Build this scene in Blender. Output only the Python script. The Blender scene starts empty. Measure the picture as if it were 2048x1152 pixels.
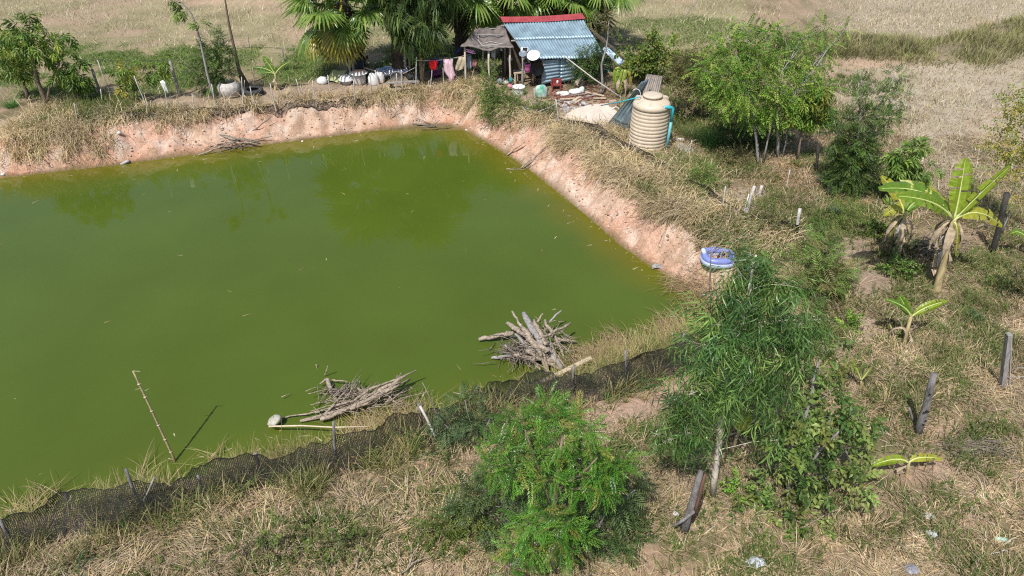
import bpy, math, random
import numpy as np
from mathutils import Vector, Matrix

rng = np.random.default_rng(11)
random.seed(11)
scene = bpy.context.scene
COL = scene.collection
R = math.radians

# ------------------------------------------------------------------ camera, sky, sun, exposure
CAM_H, PITCH, FPX = 10.0, R(35.0), 1384.0          # metres, down-tilt, focal length in photo pixels (2048 wide)
cam_d = bpy.data.cameras.new('camera')
cam_d.lens = FPX / 2048 * 36.0
cam_d.sensor_width = 36.0
cam_d.clip_end = 3000
cam = bpy.data.objects.new('camera', cam_d)
COL.objects.link(cam)
cam.location = (0, 0, CAM_H)
cam.rotation_euler = (R(90) - PITCH, 0, 0)
scene.camera = cam

SUN_EL, SHADOW_AZ = R(57), R(27)                    # shadows fall away from the camera and to the right
SD = Vector((math.sin(SHADOW_AZ) * math.cos(SUN_EL), math.cos(SHADOW_AZ) * math.cos(SUN_EL), -math.sin(SUN_EL)))
world = bpy.data.worlds.new('World')
scene.world = world
world.use_nodes = True
wn = world.node_tree.nodes
sky = wn.new('ShaderNodeTexSky')
sky.sky_type = 'NISHITA'
sky.sun_disc = False
sky.sun_elevation = SUN_EL
sky.sun_rotation = SHADOW_AZ + math.pi
sky.air_density = 1.0
sky.dust_density = 2.2
world.node_tree.links.new(sky.outputs[0], wn['Background'].inputs[0])
wn['Background'].inputs[1].default_value = 0.125
sun_d = bpy.data.lights.new('sun', 'SUN')
sun_d.energy = 4.85
sun_d.angle = R(0.53)
sun_d.color = (1.0, 0.955, 0.89)
sun = bpy.data.objects.new('sun', sun_d)
COL.objects.link(sun)
sun.location = (-20, -30, 60)
sun.rotation_euler = SD.to_track_quat('-Z', 'Y').to_euler()
scene.view_settings.view_transform = 'Standard'
scene.view_settings.look = 'None'
scene.view_settings.gamma = 1.0
scene.view_settings.exposure = 0.0
scene.view_settings.use_curve_mapping = False
scene.cycles.use_denoising = False
scene.cycles.filter_width = 1.15
scene.cycles.max_bounces = 6
scene.cycles.diffuse_bounces = 3
scene.cycles.transmission_bounces = 4
scene.cycles.transparent_max_bounces = 8
scene.cycles.caustics_reflective = False
scene.cycles.caustics_refractive = False

# ------------------------------------------------------------------ pixel <-> world helpers (photo pixels, 2048 x 1152)
CT, ST = math.cos(PITCH), math.sin(PITCH)

def ray(px, py):
    u = (px - 1024) / FPX
    v = (py - 576) / FPX
    return u, CT - v * ST, -ST - v * CT             # world x, y, z per unit of depth

def G(px, py, z=0.0):                               # where the sight line meets height z
    a, b, c = ray(px, py)
    t = (z - CAM_H) / c
    return Vector((a * t, b * t, z))

def at(px, py, Y):                                  # where the sight line meets the upright plane y = Y
    a, b, c = ray(px, py)
    t = Y / b
    return Vector((a * t, Y, CAM_H + c * t))

def proj(x, y, z):
    dz = z - CAM_H
    dep = y * CT - dz * ST
    dep = np.where(np.abs(dep) < 1e-3, 1e-3, dep)
    up = y * ST + dz * CT
    return 1024 + FPX * x / dep, 576 - FPX * up / dep

# ------------------------------------------------------------------ noise in numpy
_lat = rng.random((256, 256))
def vnoise(x, y):
    xi = np.floor(x).astype(int); yi = np.floor(y).astype(int)
    fx = x - xi; fy = y - yi
    fx = fx * fx * (3 - 2 * fx); fy = fy * fy * (3 - 2 * fy)
    a = _lat[xi & 255, yi & 255]; b = _lat[(xi + 1) & 255, yi & 255]
    c = _lat[xi & 255, (yi + 1) & 255]; d = _lat[(xi + 1) & 255, (yi + 1) & 255]
    return (a * (1 - fx) + b * fx) * (1 - fy) + (c * (1 - fx) + d * fx) * fy

def fbm(x, y, o=4):
    s = 0; a = .5; tot = 0
    for i in range(o):
        s = s + a * vnoise(x * 2 ** i + 17.3 * i, y * 2 ** i + 9.1 * i); tot += a; a *= .5
    return s / tot

def ss(x, a=0.0, b=1.0):
    t = np.clip((x - a) / (b - a), 0, 1)
    return t * t * (3 - 2 * t)

def mixc(c0, c1, m):
    return np.asarray(c0) * (1 - m)[..., None] + np.asarray(c1) * m[..., None]

# ------------------------------------------------------------------ the pond outline and the lie of the land
WATER_Z = -1.0
FAR = [(0, 357), (120, 343), (250, 328), (400, 308), (470, 297), (600, 281), (700, 268), (800, 256), (860, 249), (905, 251),
       (935, 263), (1000, 300), (1060, 340), (1130, 395), (1190, 445), (1240, 490), (1290, 524)]
MID = [(1350, 562), (1412, 602)]
NEAR = [(1402, 634), (1345, 668), (1250, 703), (1150, 738), (1080, 766), (960, 808), (820, 850), (700, 882), (560, 914), (430, 946),
        (300, 975), (150, 1012), (0, 1054), (-200, 1110)]
poly = [(-30.0, 21.5)] + [tuple(G(x, y, WATER_Z)[:2]) for x, y in FAR + MID + NEAR] + [(-12.0, 6.2), (-30.0, 2.5)]
near_w = [0.0] + [0.0] * len(FAR) + [.45, .7] + [1.0] * len(NEAR) + [1.0, 1.0]
poly = np.array(poly); near_w = np.array(near_w)
GX0, GX1, GY0, GY1, GS = -32.0, 24.0, 1.0, 46.0, 0.1
gx = np.arange(GX0, GX1 + 1e-6, GS); gy = np.arange(GY0, GY1 + 1e-6, GS)

def pond_dist(X, Y):
    best = np.full(X.shape, 1e9); nw = np.zeros(X.shape); inside = np.zeros(X.shape, bool)
    n = len(poly)
    for i in range(n):
        ax, ay = poly[i]; bx, by = poly[(i + 1) % n]
        dx, dy = bx - ax, by - ay
        t = np.clip(((X - ax) * dx + (Y - ay) * dy) / (dx * dx + dy * dy), 0, 1)
        d = np.hypot(X - ax - t * dx, Y - ay - t * dy)
        m = d < best
        best = np.where(m, d, best)
        nw = np.where(m, near_w[i] * (1 - t) + near_w[(i + 1) % n] * t, nw)
        inside ^= ((ay > Y) != (by > Y)) & (X < (bx - ax) * (Y - ay) / (by - ay + 1e-12) + ax)
    return np.where(inside, -best, best), nw

MX, MY = np.meshgrid(gx, gy, indexing='ij')
D0, NW0 = pond_dist(MX, MY)

def bil(A, x, y):
    fx = np.clip((np.asarray(x) - GX0) / GS, 0, len(gx) - 1.001); fy = np.clip((np.asarray(y) - GY0) / GS, 0, len(gy) - 1.001)
    i = fx.astype(int); j = fy.astype(int); fx = fx - i; fy = fy - j
    return (A[i, j] * (1 - fx) + A[i + 1, j] * fx) * (1 - fy) + (A[i, j + 1] * (1 - fx) + A[i + 1, j + 1] * fx) * fy

DIKE_A, DIKE_B = G(1340, 150), G(2060, 85)
def dike(x, y):
    ax, ay = DIKE_A.x - 3, DIKE_A.y - .8
    dx, dy = DIKE_B.x - DIKE_A.x, DIKE_B.y - DIKE_A.y
    L = math.hypot(dx, dy); dx /= L; dy /= L
    s = (x - ax) * dx + (y - ay) * dy
    o = -(x - ax) * dy + (y - ay) * dx + 1.1 * np.sin(s * .45) * ss(s, 3, 9)
    return np.exp(-(o / 1.9) ** 2) * ss(s, -1.0, 3.0), s, o

def height(x, y):
    x = np.asarray(x, float); y = np.asarray(y, float)
    d = bil(D0, x, y); w = bil(NW0, x, y)
    jag = (fbm(x * 1.3 + 40, y * 1.3, 3) - .5) * .7
    wf = 1.25 * (1 + jag)
    t = np.clip(d / wf, 0, 1)
    far = WATER_Z + 1.0 * (0.75 * t ** .8 + .25 * ss(t))
    near = WATER_Z + .55 * ss(d / .9) + .45 * ss((d - .9) / 2.6)
    z = far * (1 - w) + near * w
    land = ss(d, .5, 2.0)
    z = z + land * ((fbm(x * .35 + 5, y * .35, 3) - .5) * .22 + (fbm(x * 1.7, y * 1.7 + 31, 2) - .5) * .07)
    bank = ss(d, .02, .25) * (1 - ss(d, .9, 1.7))
    gul = np.abs(vnoise(x * 2.6 + 3, y * 1.1) - .5) * np.abs(vnoise(y * 2.2, x * .7) - .3)
    z = z + bank * (-(.09 - np.minimum(gul, .09)) * .9 + (fbm(x * 1.6 + 7, y * 1.6, 2) - .5) * .5 + (fbm(x * 4.1, y * 4.1, 3) - .5) * .34 + (vnoise(x * 9.5, y * 9.5) - .5) * .10)
    z = np.maximum(z, WATER_Z + np.minimum(.05, d * .6))
    under = WATER_Z - np.minimum(1.1, -d * .55)
    z = np.where(d < 0, under, z)
    dk, s, o = dike(x, y)
    z = z + dk * (.55 + .25 * (fbm(x * .8, y * .8, 2) - .5))
    return z

def hz(x, y):
    return float(height(np.array([x]), np.array([y]))[0])

_T = np.linspace(5, 90, 4000)
def g(px, py, lift=0.0):                            # where the sight line meets the land
    a, b, c = ray(px, py)
    x, y, z = a * _T, b * _T, CAM_H + c * _T
    below = np.maximum(height(x, y), WATER_Z) + lift > z
    i = int(np.argmax(below)) if below.any() else len(_T) - 1
    return Vector((x[i], y[i], max(hz(x[i], y[i]), WATER_Z)))

# ------------------------------------------------------------------ materials
def S(r, g_, b):                                    # sRGB 0..255 -> linear
    f = lambda c: (c / 255) / 12.92 if c <= 10 else (((c / 255) + .055) / 1.055) ** 2.4
    return (f(r), f(g_), f(b))

def _mat(name):
    m = bpy.data.materials.new(name); m.use_nodes = True
    nt = m.node_tree
    return m, nt, nt.nodes, nt.links, nt.nodes['Principled BSDF']

def pm(name, c, rough=.75, var=.25, scale=9.0, bump=.25, metal=0.0, stretch=(1, 1, 1), spec=.4, c2=None, transl=0.0, dist=.01):
    m, nt, N, L, bs = _mat(name)
    tc = N.new('ShaderNodeTexCoord'); mp = N.new('ShaderNodeMapping'); mp.inputs['Scale'].default_value = stretch
    L.new(tc.outputs['Object'], mp.inputs[0])
    n1 = N.new('ShaderNodeTexNoise'); n1.inputs['Scale'].default_value = scale; n1.inputs['Detail'].default_value = 6; n1.inputs['Roughness'].default_value = .65
    L.new(mp.outputs[0], n1.inputs['Vector'])
    rp = N.new('ShaderNodeValToRGB')
    lo = c2 if c2 else tuple(v * (1 - var) for v in c)
    hi = tuple(min(1, v * (1 + var * .6)) for v in c) if not c2 else c
    rp.color_ramp.elements[0].position = .33; rp.color_ramp.elements[0].color = (*lo, 1)
    rp.color_ramp.elements[1].position = .66; rp.color_ramp.elements[1].color = (*hi, 1)
    L.new(n1.outputs[0], rp.inputs[0]); L.new(rp.outputs[0], bs.inputs['Base Color'])
    bs.inputs['Roughness'].default_value = rough; bs.inputs['Metallic'].default_value = metal; bs.inputs['Specular IOR Level'].default_value = spec
    n2 = N.new('ShaderNodeTexNoise'); n2.inputs['Scale'].default_value = scale * 4; n2.inputs['Detail'].default_value = 4
    L.new(mp.outputs[0], n2.inputs['Vector'])
    bp = N.new('ShaderNodeBump'); bp.inputs['Strength'].default_value = bump; bp.inputs['Distance'].default_value = dist
    L.new(n2.outputs[0], bp.inputs['Height']); L.new(bp.outputs[0], bs.inputs['Normal'])
    return m

def leafmat(name, transl=.3, rough=.5, spec=.3, sat=1.0):
    m, nt, N, L, bs = _mat(name)
    at_ = N.new('ShaderNodeAttribute'); at_.attribute_name = 'Col'
    tc = N.new('ShaderNodeTexCoord'); no = N.new('ShaderNodeTexNoise'); no.inputs['Scale'].default_value = 14; no.inputs['Detail'].default_value = 3
    L.new(tc.outputs['Object'], no.inputs['Vector'])
    hs = N.new('ShaderNodeHueSaturation')
    mr = N.new('ShaderNodeMapRange'); mr.inputs['From Min'].default_value = .3; mr.inputs['From Max'].default_value = .7
    mr.inputs['To Min'].default_value = .8; mr.inputs['To Max'].default_value = 1.18
    L.new(no.outputs[0], mr.inputs[0]); L.new(mr.outputs[0], hs.inputs['Value']); L.new(at_.outputs['Color'], hs.inputs['Color'])
    L.new(hs.outputs[0], bs.inputs['Base Color'])
    bs.inputs['Roughness'].default_value = rough; bs.inputs['Specular IOR Level'].default_value = spec
    if transl > 0:
        tr = N.new('ShaderNodeBsdfTranslucent'); mx = N.new('ShaderNodeMixShader'); mx.inputs[0].default_value = transl
        L.new(hs.outputs[0], tr.inputs[0]); L.new(bs.outputs[0], mx.inputs[1]); L.new(tr.outputs[0], mx.inputs[2])
        L.new(mx.outputs[0], N['Material Output'].inputs['Surface'])
    return m

def ground_mat():
    m, nt, N, L, bs = _mat('soil_and_straw')
    at_ = N.new('ShaderNodeAttribute'); at_.attribute_name = 'Col'
    tc = N.new('ShaderNodeTexCoord')
    n1 = N.new('ShaderNodeTexNoise'); n1.inputs['Scale'].default_value = 9; n1.inputs['Detail'].default_value = 8; n1.inputs['Roughness'].default_value = .7
    n3 = N.new('ShaderNodeTexNoise'); n3.inputs['Scale'].default_value = 34; n3.inputs['Detail'].default_value = 5
    vo = N.new('ShaderNodeTexVoronoi'); vo.feature = 'DISTANCE_TO_EDGE'; vo.inputs['Scale'].default_value = 4.3
    for n in (n1, n3): L.new(tc.outputs['Object'], n.inputs['Vector'])
    ds = N.new('ShaderNodeVectorMath'); ds.operation = 'ADD'
    sc_ = N.new('ShaderNodeVectorMath'); sc_.operation = 'SCALE'; sc_.inputs['Scale'].default_value = .6
    L.new(n1.outputs['Color'], sc_.inputs[0]); L.new(tc.outputs['Object'], ds.inputs[0]); L.new(sc_.outputs[0], ds.inputs[1]); L.new(ds.outputs[0], vo.inputs['Vector'])
    hs = N.new('ShaderNodeHueSaturation')
    mr = N.new('ShaderNodeMapRange'); mr.inputs['From Min'].default_value = .3; mr.inputs['From Max'].default_value = .7
    mr.inputs['To Min'].default_value = .58; mr.inputs['To Max'].default_value = 1.3
    ad = N.new('ShaderNodeMath'); ad.operation = 'MULTIPLY_ADD'; ad.inputs[1].default_value = .5
    hf = N.new('ShaderNodeMath'); hf.operation = 'MULTIPLY'; hf.inputs[1].default_value = .5
    L.new(n3.outputs[0], hf.inputs[0]); L.new(n1.outputs[0], ad.inputs[0]); L.new(hf.outputs[0], ad.inputs[2])
    L.new(ad.outputs[0], mr.inputs[0]); L.new(mr.outputs[0], hs.inputs['Value']); L.new(at_.outputs['Color'], hs.inputs['Color'])
    L.new(hs.outputs[0], bs.inputs['Base Color'])
    bs.inputs['Roughness'].default_value = .95; bs.inputs['Specular IOR Level'].default_value = .15
    cr = N.new('ShaderNodeMapRange'); cr.inputs['From Max'].default_value = .05; cr.inputs['To Max'].default_value = .22
    L.new(vo.outputs['Distance'], cr.inputs[0])
    sm = N.new('ShaderNodeMath'); sm.operation = 'MULTIPLY_ADD'; sm.inputs[1].default_value = 1.6
    L.new(ad.outputs[0], sm.inputs[0]); L.new(cr.outputs[0], sm.inputs[2])
    bp = N.new('ShaderNodeBump'); bp.inputs['Strength'].default_value = .75; bp.inputs['Distance'].default_value = .035
    L.new(sm.outputs[0], bp.inputs['Height']); L.new(bp.outputs[0], bs.inputs['Normal'])
    return m

def water_mat():
    m, nt, N, L, bs = _mat('green_pond_water')
    at_ = N.new('ShaderNodeAttribute'); at_.attribute_name = 'Col'
    tc = N.new('ShaderNodeTexCoord')
    n0 = N.new('ShaderNodeTexNoise'); n0.inputs['Scale'].default_value = .35; n0.inputs['Detail'].default_value = 4
    L.new(tc.outputs['Object'], n0.inputs['Vector'])
    hs = N.new('ShaderNodeHueSaturation'); mr = N.new('ShaderNodeMapRange')
    mr.inputs['From Min'].default_value = .3; mr.inputs['From Max'].default_value = .7; mr.inputs['To Min'].default_value = .92; mr.inputs['To Max'].default_value = 1.07
    L.new(n0.outputs[0], mr.inputs[0]); L.new(mr.outputs[0], hs.inputs['Value']); L.new(at_.outputs['Color'], hs.inputs['Color'])
    L.new(hs.outputs[0], bs.inputs['Base Color'])
    bs.inputs['Roughness'].default_value = .008; bs.inputs['IOR'].default_value = 1.333
    n1 = N.new('ShaderNodeTexNoise'); n1.inputs['Scale'].default_value = 5; n1.inputs['Detail'].default_value = 3
    n2 = N.new('ShaderNodeTexNoise'); n2.inputs['Scale'].default_value = 1.1; n2.inputs['Detail'].default_value = 2
    for n in (n1, n2): L.new(tc.outputs['Object'], n.inputs['Vector'])
    ad = N.new('ShaderNodeMath'); ad.operation = 'MULTIPLY_ADD'; ad.inputs[1].default_value = 3
    L.new(n2.outputs[0], ad.inputs[0]); L.new(n1.outputs[0], ad.inputs[2])
    bp = N.new('ShaderNodeBump'); bp.inputs['Strength'].default_value = .009; bp.inputs['Distance'].default_value = .02
    L.new(ad.outputs[0], bp.inputs['Height']); L.new(bp.outputs[0], bs.inputs['Normal'])
    return m

M = {}
M['ground'] = ground_mat()
M['water'] = water_mat()
M['leaf'] = leafmat('foliage_leaf', .34, .45, .35)
M['glossleaf'] = leafmat('glossy_leaf', .36, .32, .5)
M['grass'] = leafmat('grass_blade', .3, .6, .2)
M['straw'] = leafmat('dry_straw', .2, .7, .15)
M['bark'] = pm('grey_brown_bark', (.20, .155, .115), .9, .4, 14, .8, stretch=(1, 1, .3), dist=.02)
M['palebark'] = pm('pale_bark', (.56, .50, .42), .85, .35, 12, .6, stretch=(1, 1, .3), dist=.015)
M['darkbark'] = pm('dark_palm_bark', (.075, .062, .05), .95, .4, 18, .9, dist=.03)
M['drift'] = pm('weathered_driftwood', (.34, .28, .22), .9, .6, 20, .7, stretch=(1, 1, .25), dist=.012)
M['driftdark'] = pm('wet_dark_driftwood', (.20, .165, .135), .9, .45, 20, .7, dist=.012)
M['greywood'] = pm('grey_weathered_timber', (.30, .285, .275), .9, .45, 16, .8, stretch=(1, 1, .2), dist=.015)
M['burnt'] = pm('burnt_dark_wood', (.06, .055, .05), .9, .5, 15, .9, stretch=(1, 1, .3), dist=.02)
M['char'] = pm('charred_grey_wood', (.20, .19, .19), .9, .55, 15, .9, stretch=(1, 1, .3), dist=.02)
M['stake'] = pm('pale_stake_wood', (.50, .48, .45), .8, .3, 14, .4)
M['plank'] = pm('sun_bleached_plank', (.55, .45, .33), .85, .25, 12, .5, stretch=(.3, 3, 3))
M['bamboo'] = pm('dry_bamboo', (.36, .29, .17), .6, .35, 14, .3)
def rusty(m, thr=.64, col=(.20, .10, .07), sc=5.0):
    nt = m.node_tree; N, L = nt.nodes, nt.links; bs = N['Principled BSDF']
    src = bs.inputs['Base Color'].links[0].from_socket
    tc = N.new('ShaderNodeTexCoord'); mp = N.new('ShaderNodeMapping'); mp.inputs['Scale'].default_value = (2.2, .55, .55); L.new(tc.outputs['Object'], mp.inputs[0])
    no = N.new('ShaderNodeTexNoise'); no.inputs['Scale'].default_value = sc; no.inputs['Detail'].default_value = 7; no.inputs['Roughness'].default_value = .7; L.new(mp.outputs[0], no.inputs['Vector'])
    mr = N.new('ShaderNodeMapRange'); mr.inputs['From Min'].default_value = thr; mr.inputs['From Max'].default_value = thr + .07; mr.inputs['To Max'].default_value = .8; L.new(no.outputs[0], mr.inputs[0])
    mx = N.new('ShaderNodeMix'); mx.data_type = 'RGBA'; L.new(mr.outputs[0], mx.inputs[0]); L.new(src, mx.inputs[6]); mx.inputs[7].default_value = (*col, 1); L.new(mx.outputs[2], bs.inputs['Base Color'])
    return m
M['tin'] = pm('blue_grey_roof_tin', (.24, .345, .415), .42, .3, 2.2, .15, metal=.3, spec=.5)
rusty(M['tin'], .63)
M['tinold'] = pm('old_dull_tin', (.21, .26, .30), .55, .35, 3, .2, metal=.35)
rusty(M['tinold'], .56)
M['tinwhite'] = pm('faded_white_blue_tin', (.5, .58, .66), .5, .3, 3, .2, c2=(.22, .36, .5))
M['ridge'] = pm('faded_red_ridge_metal', (.33, .055, .065), .5, .25, 4, .15)
M['rust'] = pm('rusty_steel', (.24, .095, .07), .8, .4, 14, .4)
M['tank'] = pm('beige_tank_plastic', (.58, .495, .39), .42, .12, 3.5, .05, spec=.45, stretch=(1.6, 1.6, .5))
M['bluepvc'] = pm('turquoise_pvc', (.035, .42, .52), .4, .12, 4, .05)
M['pvcpatch'] = pm('faded_turquoise_pvc', (.05, .42, .50), .5, .3, 16, .1, c2=(.22, .42, .44))
M['whitep'] = pm('white_plastic', (.74, .75, .76), .45, .1, 6, .1)
M['pot'] = pm('whitewashed_clay', (.62, .59, .55), .8, .35, 9, .4, c2=(.33, .31, .30))
M['rubber'] = pm('black_rubber', (.04, .042, .047), .7, .4, 10, .3)
M['black'] = pm('black_metal', (.012, .012, .013), .5, .3, 8, .2)
M['net'] = pm('black_netting', (.022, .022, .024), .85, .35, 6, .2)
M['greennet'] = pm('green_shade_net', (.02, .13, .105), .8, .35, 6, .2)
M['shade'] = pm('grey_brown_shade_cloth', (.175, .15, .14), .9, .4, 4, .5)
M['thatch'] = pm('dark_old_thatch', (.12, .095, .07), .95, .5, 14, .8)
M['concrete'] = pm('pale_concrete', (.66, .57, .49), .85, .16, 3.5, .25)
M['cgrey'] = pm('grey_concrete', (.42, .41, .40), .85, .25, 6, .3)
M['mesh_l'] = pm('worn_green_mat', (.40, .44, .24), .9, .25, 8, .3)

def cloth(name, c, var=.15):
    return pm(name, c, .9, var, 7, .3)

# ------------------------------------------------------------------ mesh building
def link(o, parent=None, wloc=None):
    COL.objects.link(o)
    if parent is not None:
        o.parent = parent
    return o

def tag(o, label=None, cat=None, group=None, kind=None):
    if label: o['label'] = label
    if cat: o['category'] = cat
    if group: o['group'] = group
    if kind: o['kind'] = kind
    return o

def thing(name, label, cat, loc, group=None):
    o = bpy.data.objects.new(name, None)
    o.empty_display_size = .2
    o.location = loc
    COL.objects.link(o)
    return tag(o, label, cat, group)

def wpos(o):
    v = Vector(o.location)
    while o.parent is not None:
        o = o.parent; v = v + Vector(o.location)
    return v

def npmesh(name, V, F, col=None, mat=None, smooth=False):
    V = np.ascontiguousarray(V, np.float32)
    F = np.ascontiguousarray(F, np.int32)
    me = bpy.data.meshes.new(name)
    k = F.shape[1]
    me.vertices.add(len(V)); me.vertices.foreach_set('co', V.ravel())
    me.loops.add(F.size); me.loops.foreach_set('vertex_index', F.ravel())
    me.polygons.add(len(F))
    me.polygons.foreach_set('loop_start', np.arange(0, F.size, k, dtype=np.int32))
    me.polygons.foreach_set('loop_total', np.full(len(F), k, np.int32))
    me.polygons.foreach_set('use_smooth', np.full(len(F), smooth))
    me.update(calc_edges=True)
    if col is not None:
        ca = me.color_attributes.new('Col', 'FLOAT_COLOR', 'POINT')
        c4 = np.ones((len(V), 4), np.float32); c4[:, :3] = np.clip(col, 0, 1)
        ca.data.foreach_set('color', c4.ravel())
    if mat: me.materials.append(mat)
    return me

class MB:
    def __init__(self): self.v = []; self.f = []
    def add(self, V, F):
        o = len(self.v)
        self.v += [tuple(p) for p in V]
        self.f += [tuple(i + o for i in f) for f in F]
        return self
    def box(self, c, size, rot=None):
        sx, sy, sz = (s / 2 for s in size)
        V = [Vector((x, y, z)) for x in (-sx, sx) for y in (-sy, sy) for z in (-sz, sz)]
        if rot is not None: V = [rot @ p for p in V]
        c = Vector(c)
        return self.add([p + c for p in V], [(0, 1, 3, 2), (4, 6, 7, 5), (0, 4, 5, 1), (2, 3, 7, 6), (0, 2, 6, 4), (1, 5, 7, 3)])
    def beam(self, a, b, w, h):                     # a rectangular bar from a to b
        a, b = Vector(a), Vector(b)
        q = (b - a).to_track_quat('X', 'Z').to_matrix()
        return self.box((a + b) / 2, ((b - a).length, w, h), q)
    def tube(self, pts, rad, n=7, cap=True):
        pts = [Vector(p) for p in pts]
        if not hasattr(rad, '__len__'): rad = [rad] * len(pts)
        V = []; F = []
        up = Vector((.13, .21, 1)).normalized()
        for i, p in enumerate(pts):
            d = (pts[min(i + 1, len(pts) - 1)] - pts[max(i - 1, 0)])
            d = d.normalized() if d.length > 1e-9 else Vector((0, 0, 1))
            a = d.cross(up)
            if a.length < .05: a = d.cross(Vector((1, 0, 0)))
            a.normalize(); b = d.cross(a)
            for k in range(n):
                t = 2 * math.pi * k / n
                V.append(p + (a * math.cos(t) + b * math.sin(t)) * rad[i])
        for i in range(len(pts) - 1):
            for k in range(n):
                k2 = (k + 1) % n
                F.append((i * n + k, i * n + k2, (i + 1) * n + k2, (i + 1) * n + k))
        if cap:
            F.append(tuple(range(n - 1, -1, -1))); F.append(tuple((len(pts) - 1) * n + k for k in range(n)))
        return self.add(V, F)
    def lathe(self, prof, n=32, c=(0, 0, 0), close_top=False, close_bot=True):
        c = Vector(c); V = []; F = []
        for r, z in prof:
            for k in range(n):
                t = 2 * math.pi * k / n
                V.append(c + Vector((r * math.cos(t), r * math.sin(t), z)))
        for i in range(len(prof) - 1):
            for k in range(n):
                k2 = (k + 1) % n
                F.append((i * n + k, i * n + k2, (i + 1) * n + k2, (i + 1) * n + k))
        if close_bot: F.append(tuple(range(n - 1, -1, -1)))
        if close_top: F.append(tuple((len(prof) - 1) * n + k for k in range(n)))
        return self.add(V, F)
    def grid(self, P):                              # P: rows of points
        n = len(P[0]); V = [p for r in P for p in r]
        F = [(i * n + j, i * n + j + 1, (i + 1) * n + j + 1, (i + 1) * n + j) for i in range(len(P) - 1) for j in range(n - 1)]
        return self.add(V, F)
    def build(self, name, mat, parent=None, org=None, smooth=False, solid=0.0, label=None, cat=None, group=None, kind=None):
        if parent is not None: o0 = wpos(parent)
        else: o0 = Vector(org) if org is not None else Vector((0, 0, 0))
        me = bpy.data.meshes.new(name)
        me.from_pydata([tuple(Vector(p) - o0) for p in self.v], [], self.f)
        if smooth:
            me.polygons.foreach_set('use_smooth', [True] * len(me.polygons))
        me.materials.append(mat)
        me.update()
        o = bpy.data.objects.new(name, me)
        if parent is None: o.location = o0
        link(o, parent)
        if solid:
            md = o.modifiers.new('thickness', 'SOLIDIFY'); md.thickness = solid; md.offset = 0
        return tag(o, label, cat, group, kind)

def npobj(name, V, F, col, mat, parent=None, kind=None, label=None, cat=None, group=None, smooth=False):
    o0 = wpos(parent) if parent is not None else Vector((0, 0, 0))
    me = npmesh(name, np.asarray(V) - np.array(o0[:]), F, col, mat, smooth)
    o = bpy.data.objects.new(name, me)
    link(o, parent)
    return tag(o, label, cat, group, kind)

def jit(a): return random.uniform(-a, a)

def crooked(a, b, n=5, k=.05):                      # a slightly crooked line from a to b
    a, b = Vector(a), Vector(b); L = (b - a).length
    out = [a]
    for i in range(1, n):
        p = a.lerp(b, i / n) + Vector((jit(k), jit(k), jit(k))) * L
        out.append(p)
    return out + [b]

def copy_thing(o, loc=None, rot=None, scl=None, label=None):
    c = o.copy(); COL.objects.link(c)
    for ch in o.children:
        d = ch.copy(); COL.objects.link(d); d.parent = c
        for gch in ch.children:
            e = gch.copy(); COL.objects.link(e); e.parent = d
    if loc is not None: c.location = loc
    if rot is not None: c.rotation_euler = rot
    if scl is not None: c.scale = scl
    if label: c['label'] = label
    return c
# ------------------------------------------------------------------ ground sheet
def axis(lo, hi, f0, f1, fine, grow=1.16, far=900):
    a = list(np.arange(f0, f1 + 1e-6, fine))
    s = fine; x = f1
    while x < hi: s = min(s * grow, far); x += s; a.append(x)
    s = fine; x = f0
    while x > lo: s = min(s * grow, far); x -= s; a.insert(0, x)
    return np.array(a)

ax_x = axis(-700, 700, -19, 17, .125); ax_y = axis(-40, 1500, 4.5, 36, .125)
TX, TY = np.meshgrid(ax_x, ax_y, indexing='ij')
TZ = height(TX, TY)
PX, PY = proj(TX, TY, TZ)
inb = (TX > GX0) & (TX < GX1) & (TY > GY0) & (TY < GY1)
TD = np.where(inb, bil(D0, TX, TY), 20.0); TW = np.where(inb, bil(NW0, TX, TY), 0.0)

def zone(px, py, lst):                              # soft ellipses on the ground, given where the photo shows them
    m = np.zeros(np.shape(px))
    for cx, cy, rx, ry, a in lst:
        e = ((px - cx) / rx) ** 2 + ((py - cy) / ry) ** 2
        m = np.maximum(m, a * (1 - ss(e, .35, 1.25)))
    return m

PATHZ = [(560, 190, 190, 17, 1), (760, 178, 190, 15, 1), (900, 165, 120, 14, .9), (380, 205, 120, 15, .8), (180, 235, 160, 17, .75), (40, 250, 90, 14, .6),
         (1350, 320, 40, 22, .9), (1420, 352, 50, 18, .9), (1485, 390, 60, 18, .85), (1570, 440, 60, 26, .35), (1690, 500, 66, 36, .9), (1745, 560, 56, 46, 1),
         (1725, 640, 46, 60, .8), (1700, 700, 40, 40, .6), (1130, 215, 90, 26, .8), (1060, 195, 60, 20, .6)]
BAREZ = [(1260, 800, 130, 60, 1), (1190, 850, 60, 50, .95), (890, 930, 80, 46, .9), (1340, 760, 70, 40, .9), (1650, 720, 50, 40, .6), (1600, 1110, 70, 26, .6), (240, 1100, 120, 40, .35), (1700, 770, 30, 30, .7), (1880, 855, 60, 26, .9), (1820, 935, 90, 40, .5),
         (1940, 1045, 50, 28, .7), (1420, 1085, 80, 40, .6), (1330, 1130, 90, 40, .5), (440, 1020, 120, 40, .3), (1560, 300, 60, 20, .6), (1900, 95, 70, 26, .9),
         (1700, 125, 120, 16, .8), (1980, 60, 60, 24, .9), (1600, 150, 120, 14, .5), (1360, 280, 50, 20, .5), (1980, 250, 60, 40, .3), (1880, 600, 60, 30, .4),
         (470, 5, 140, 10, .9), (640, 60, 90, 40, .35)]
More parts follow.
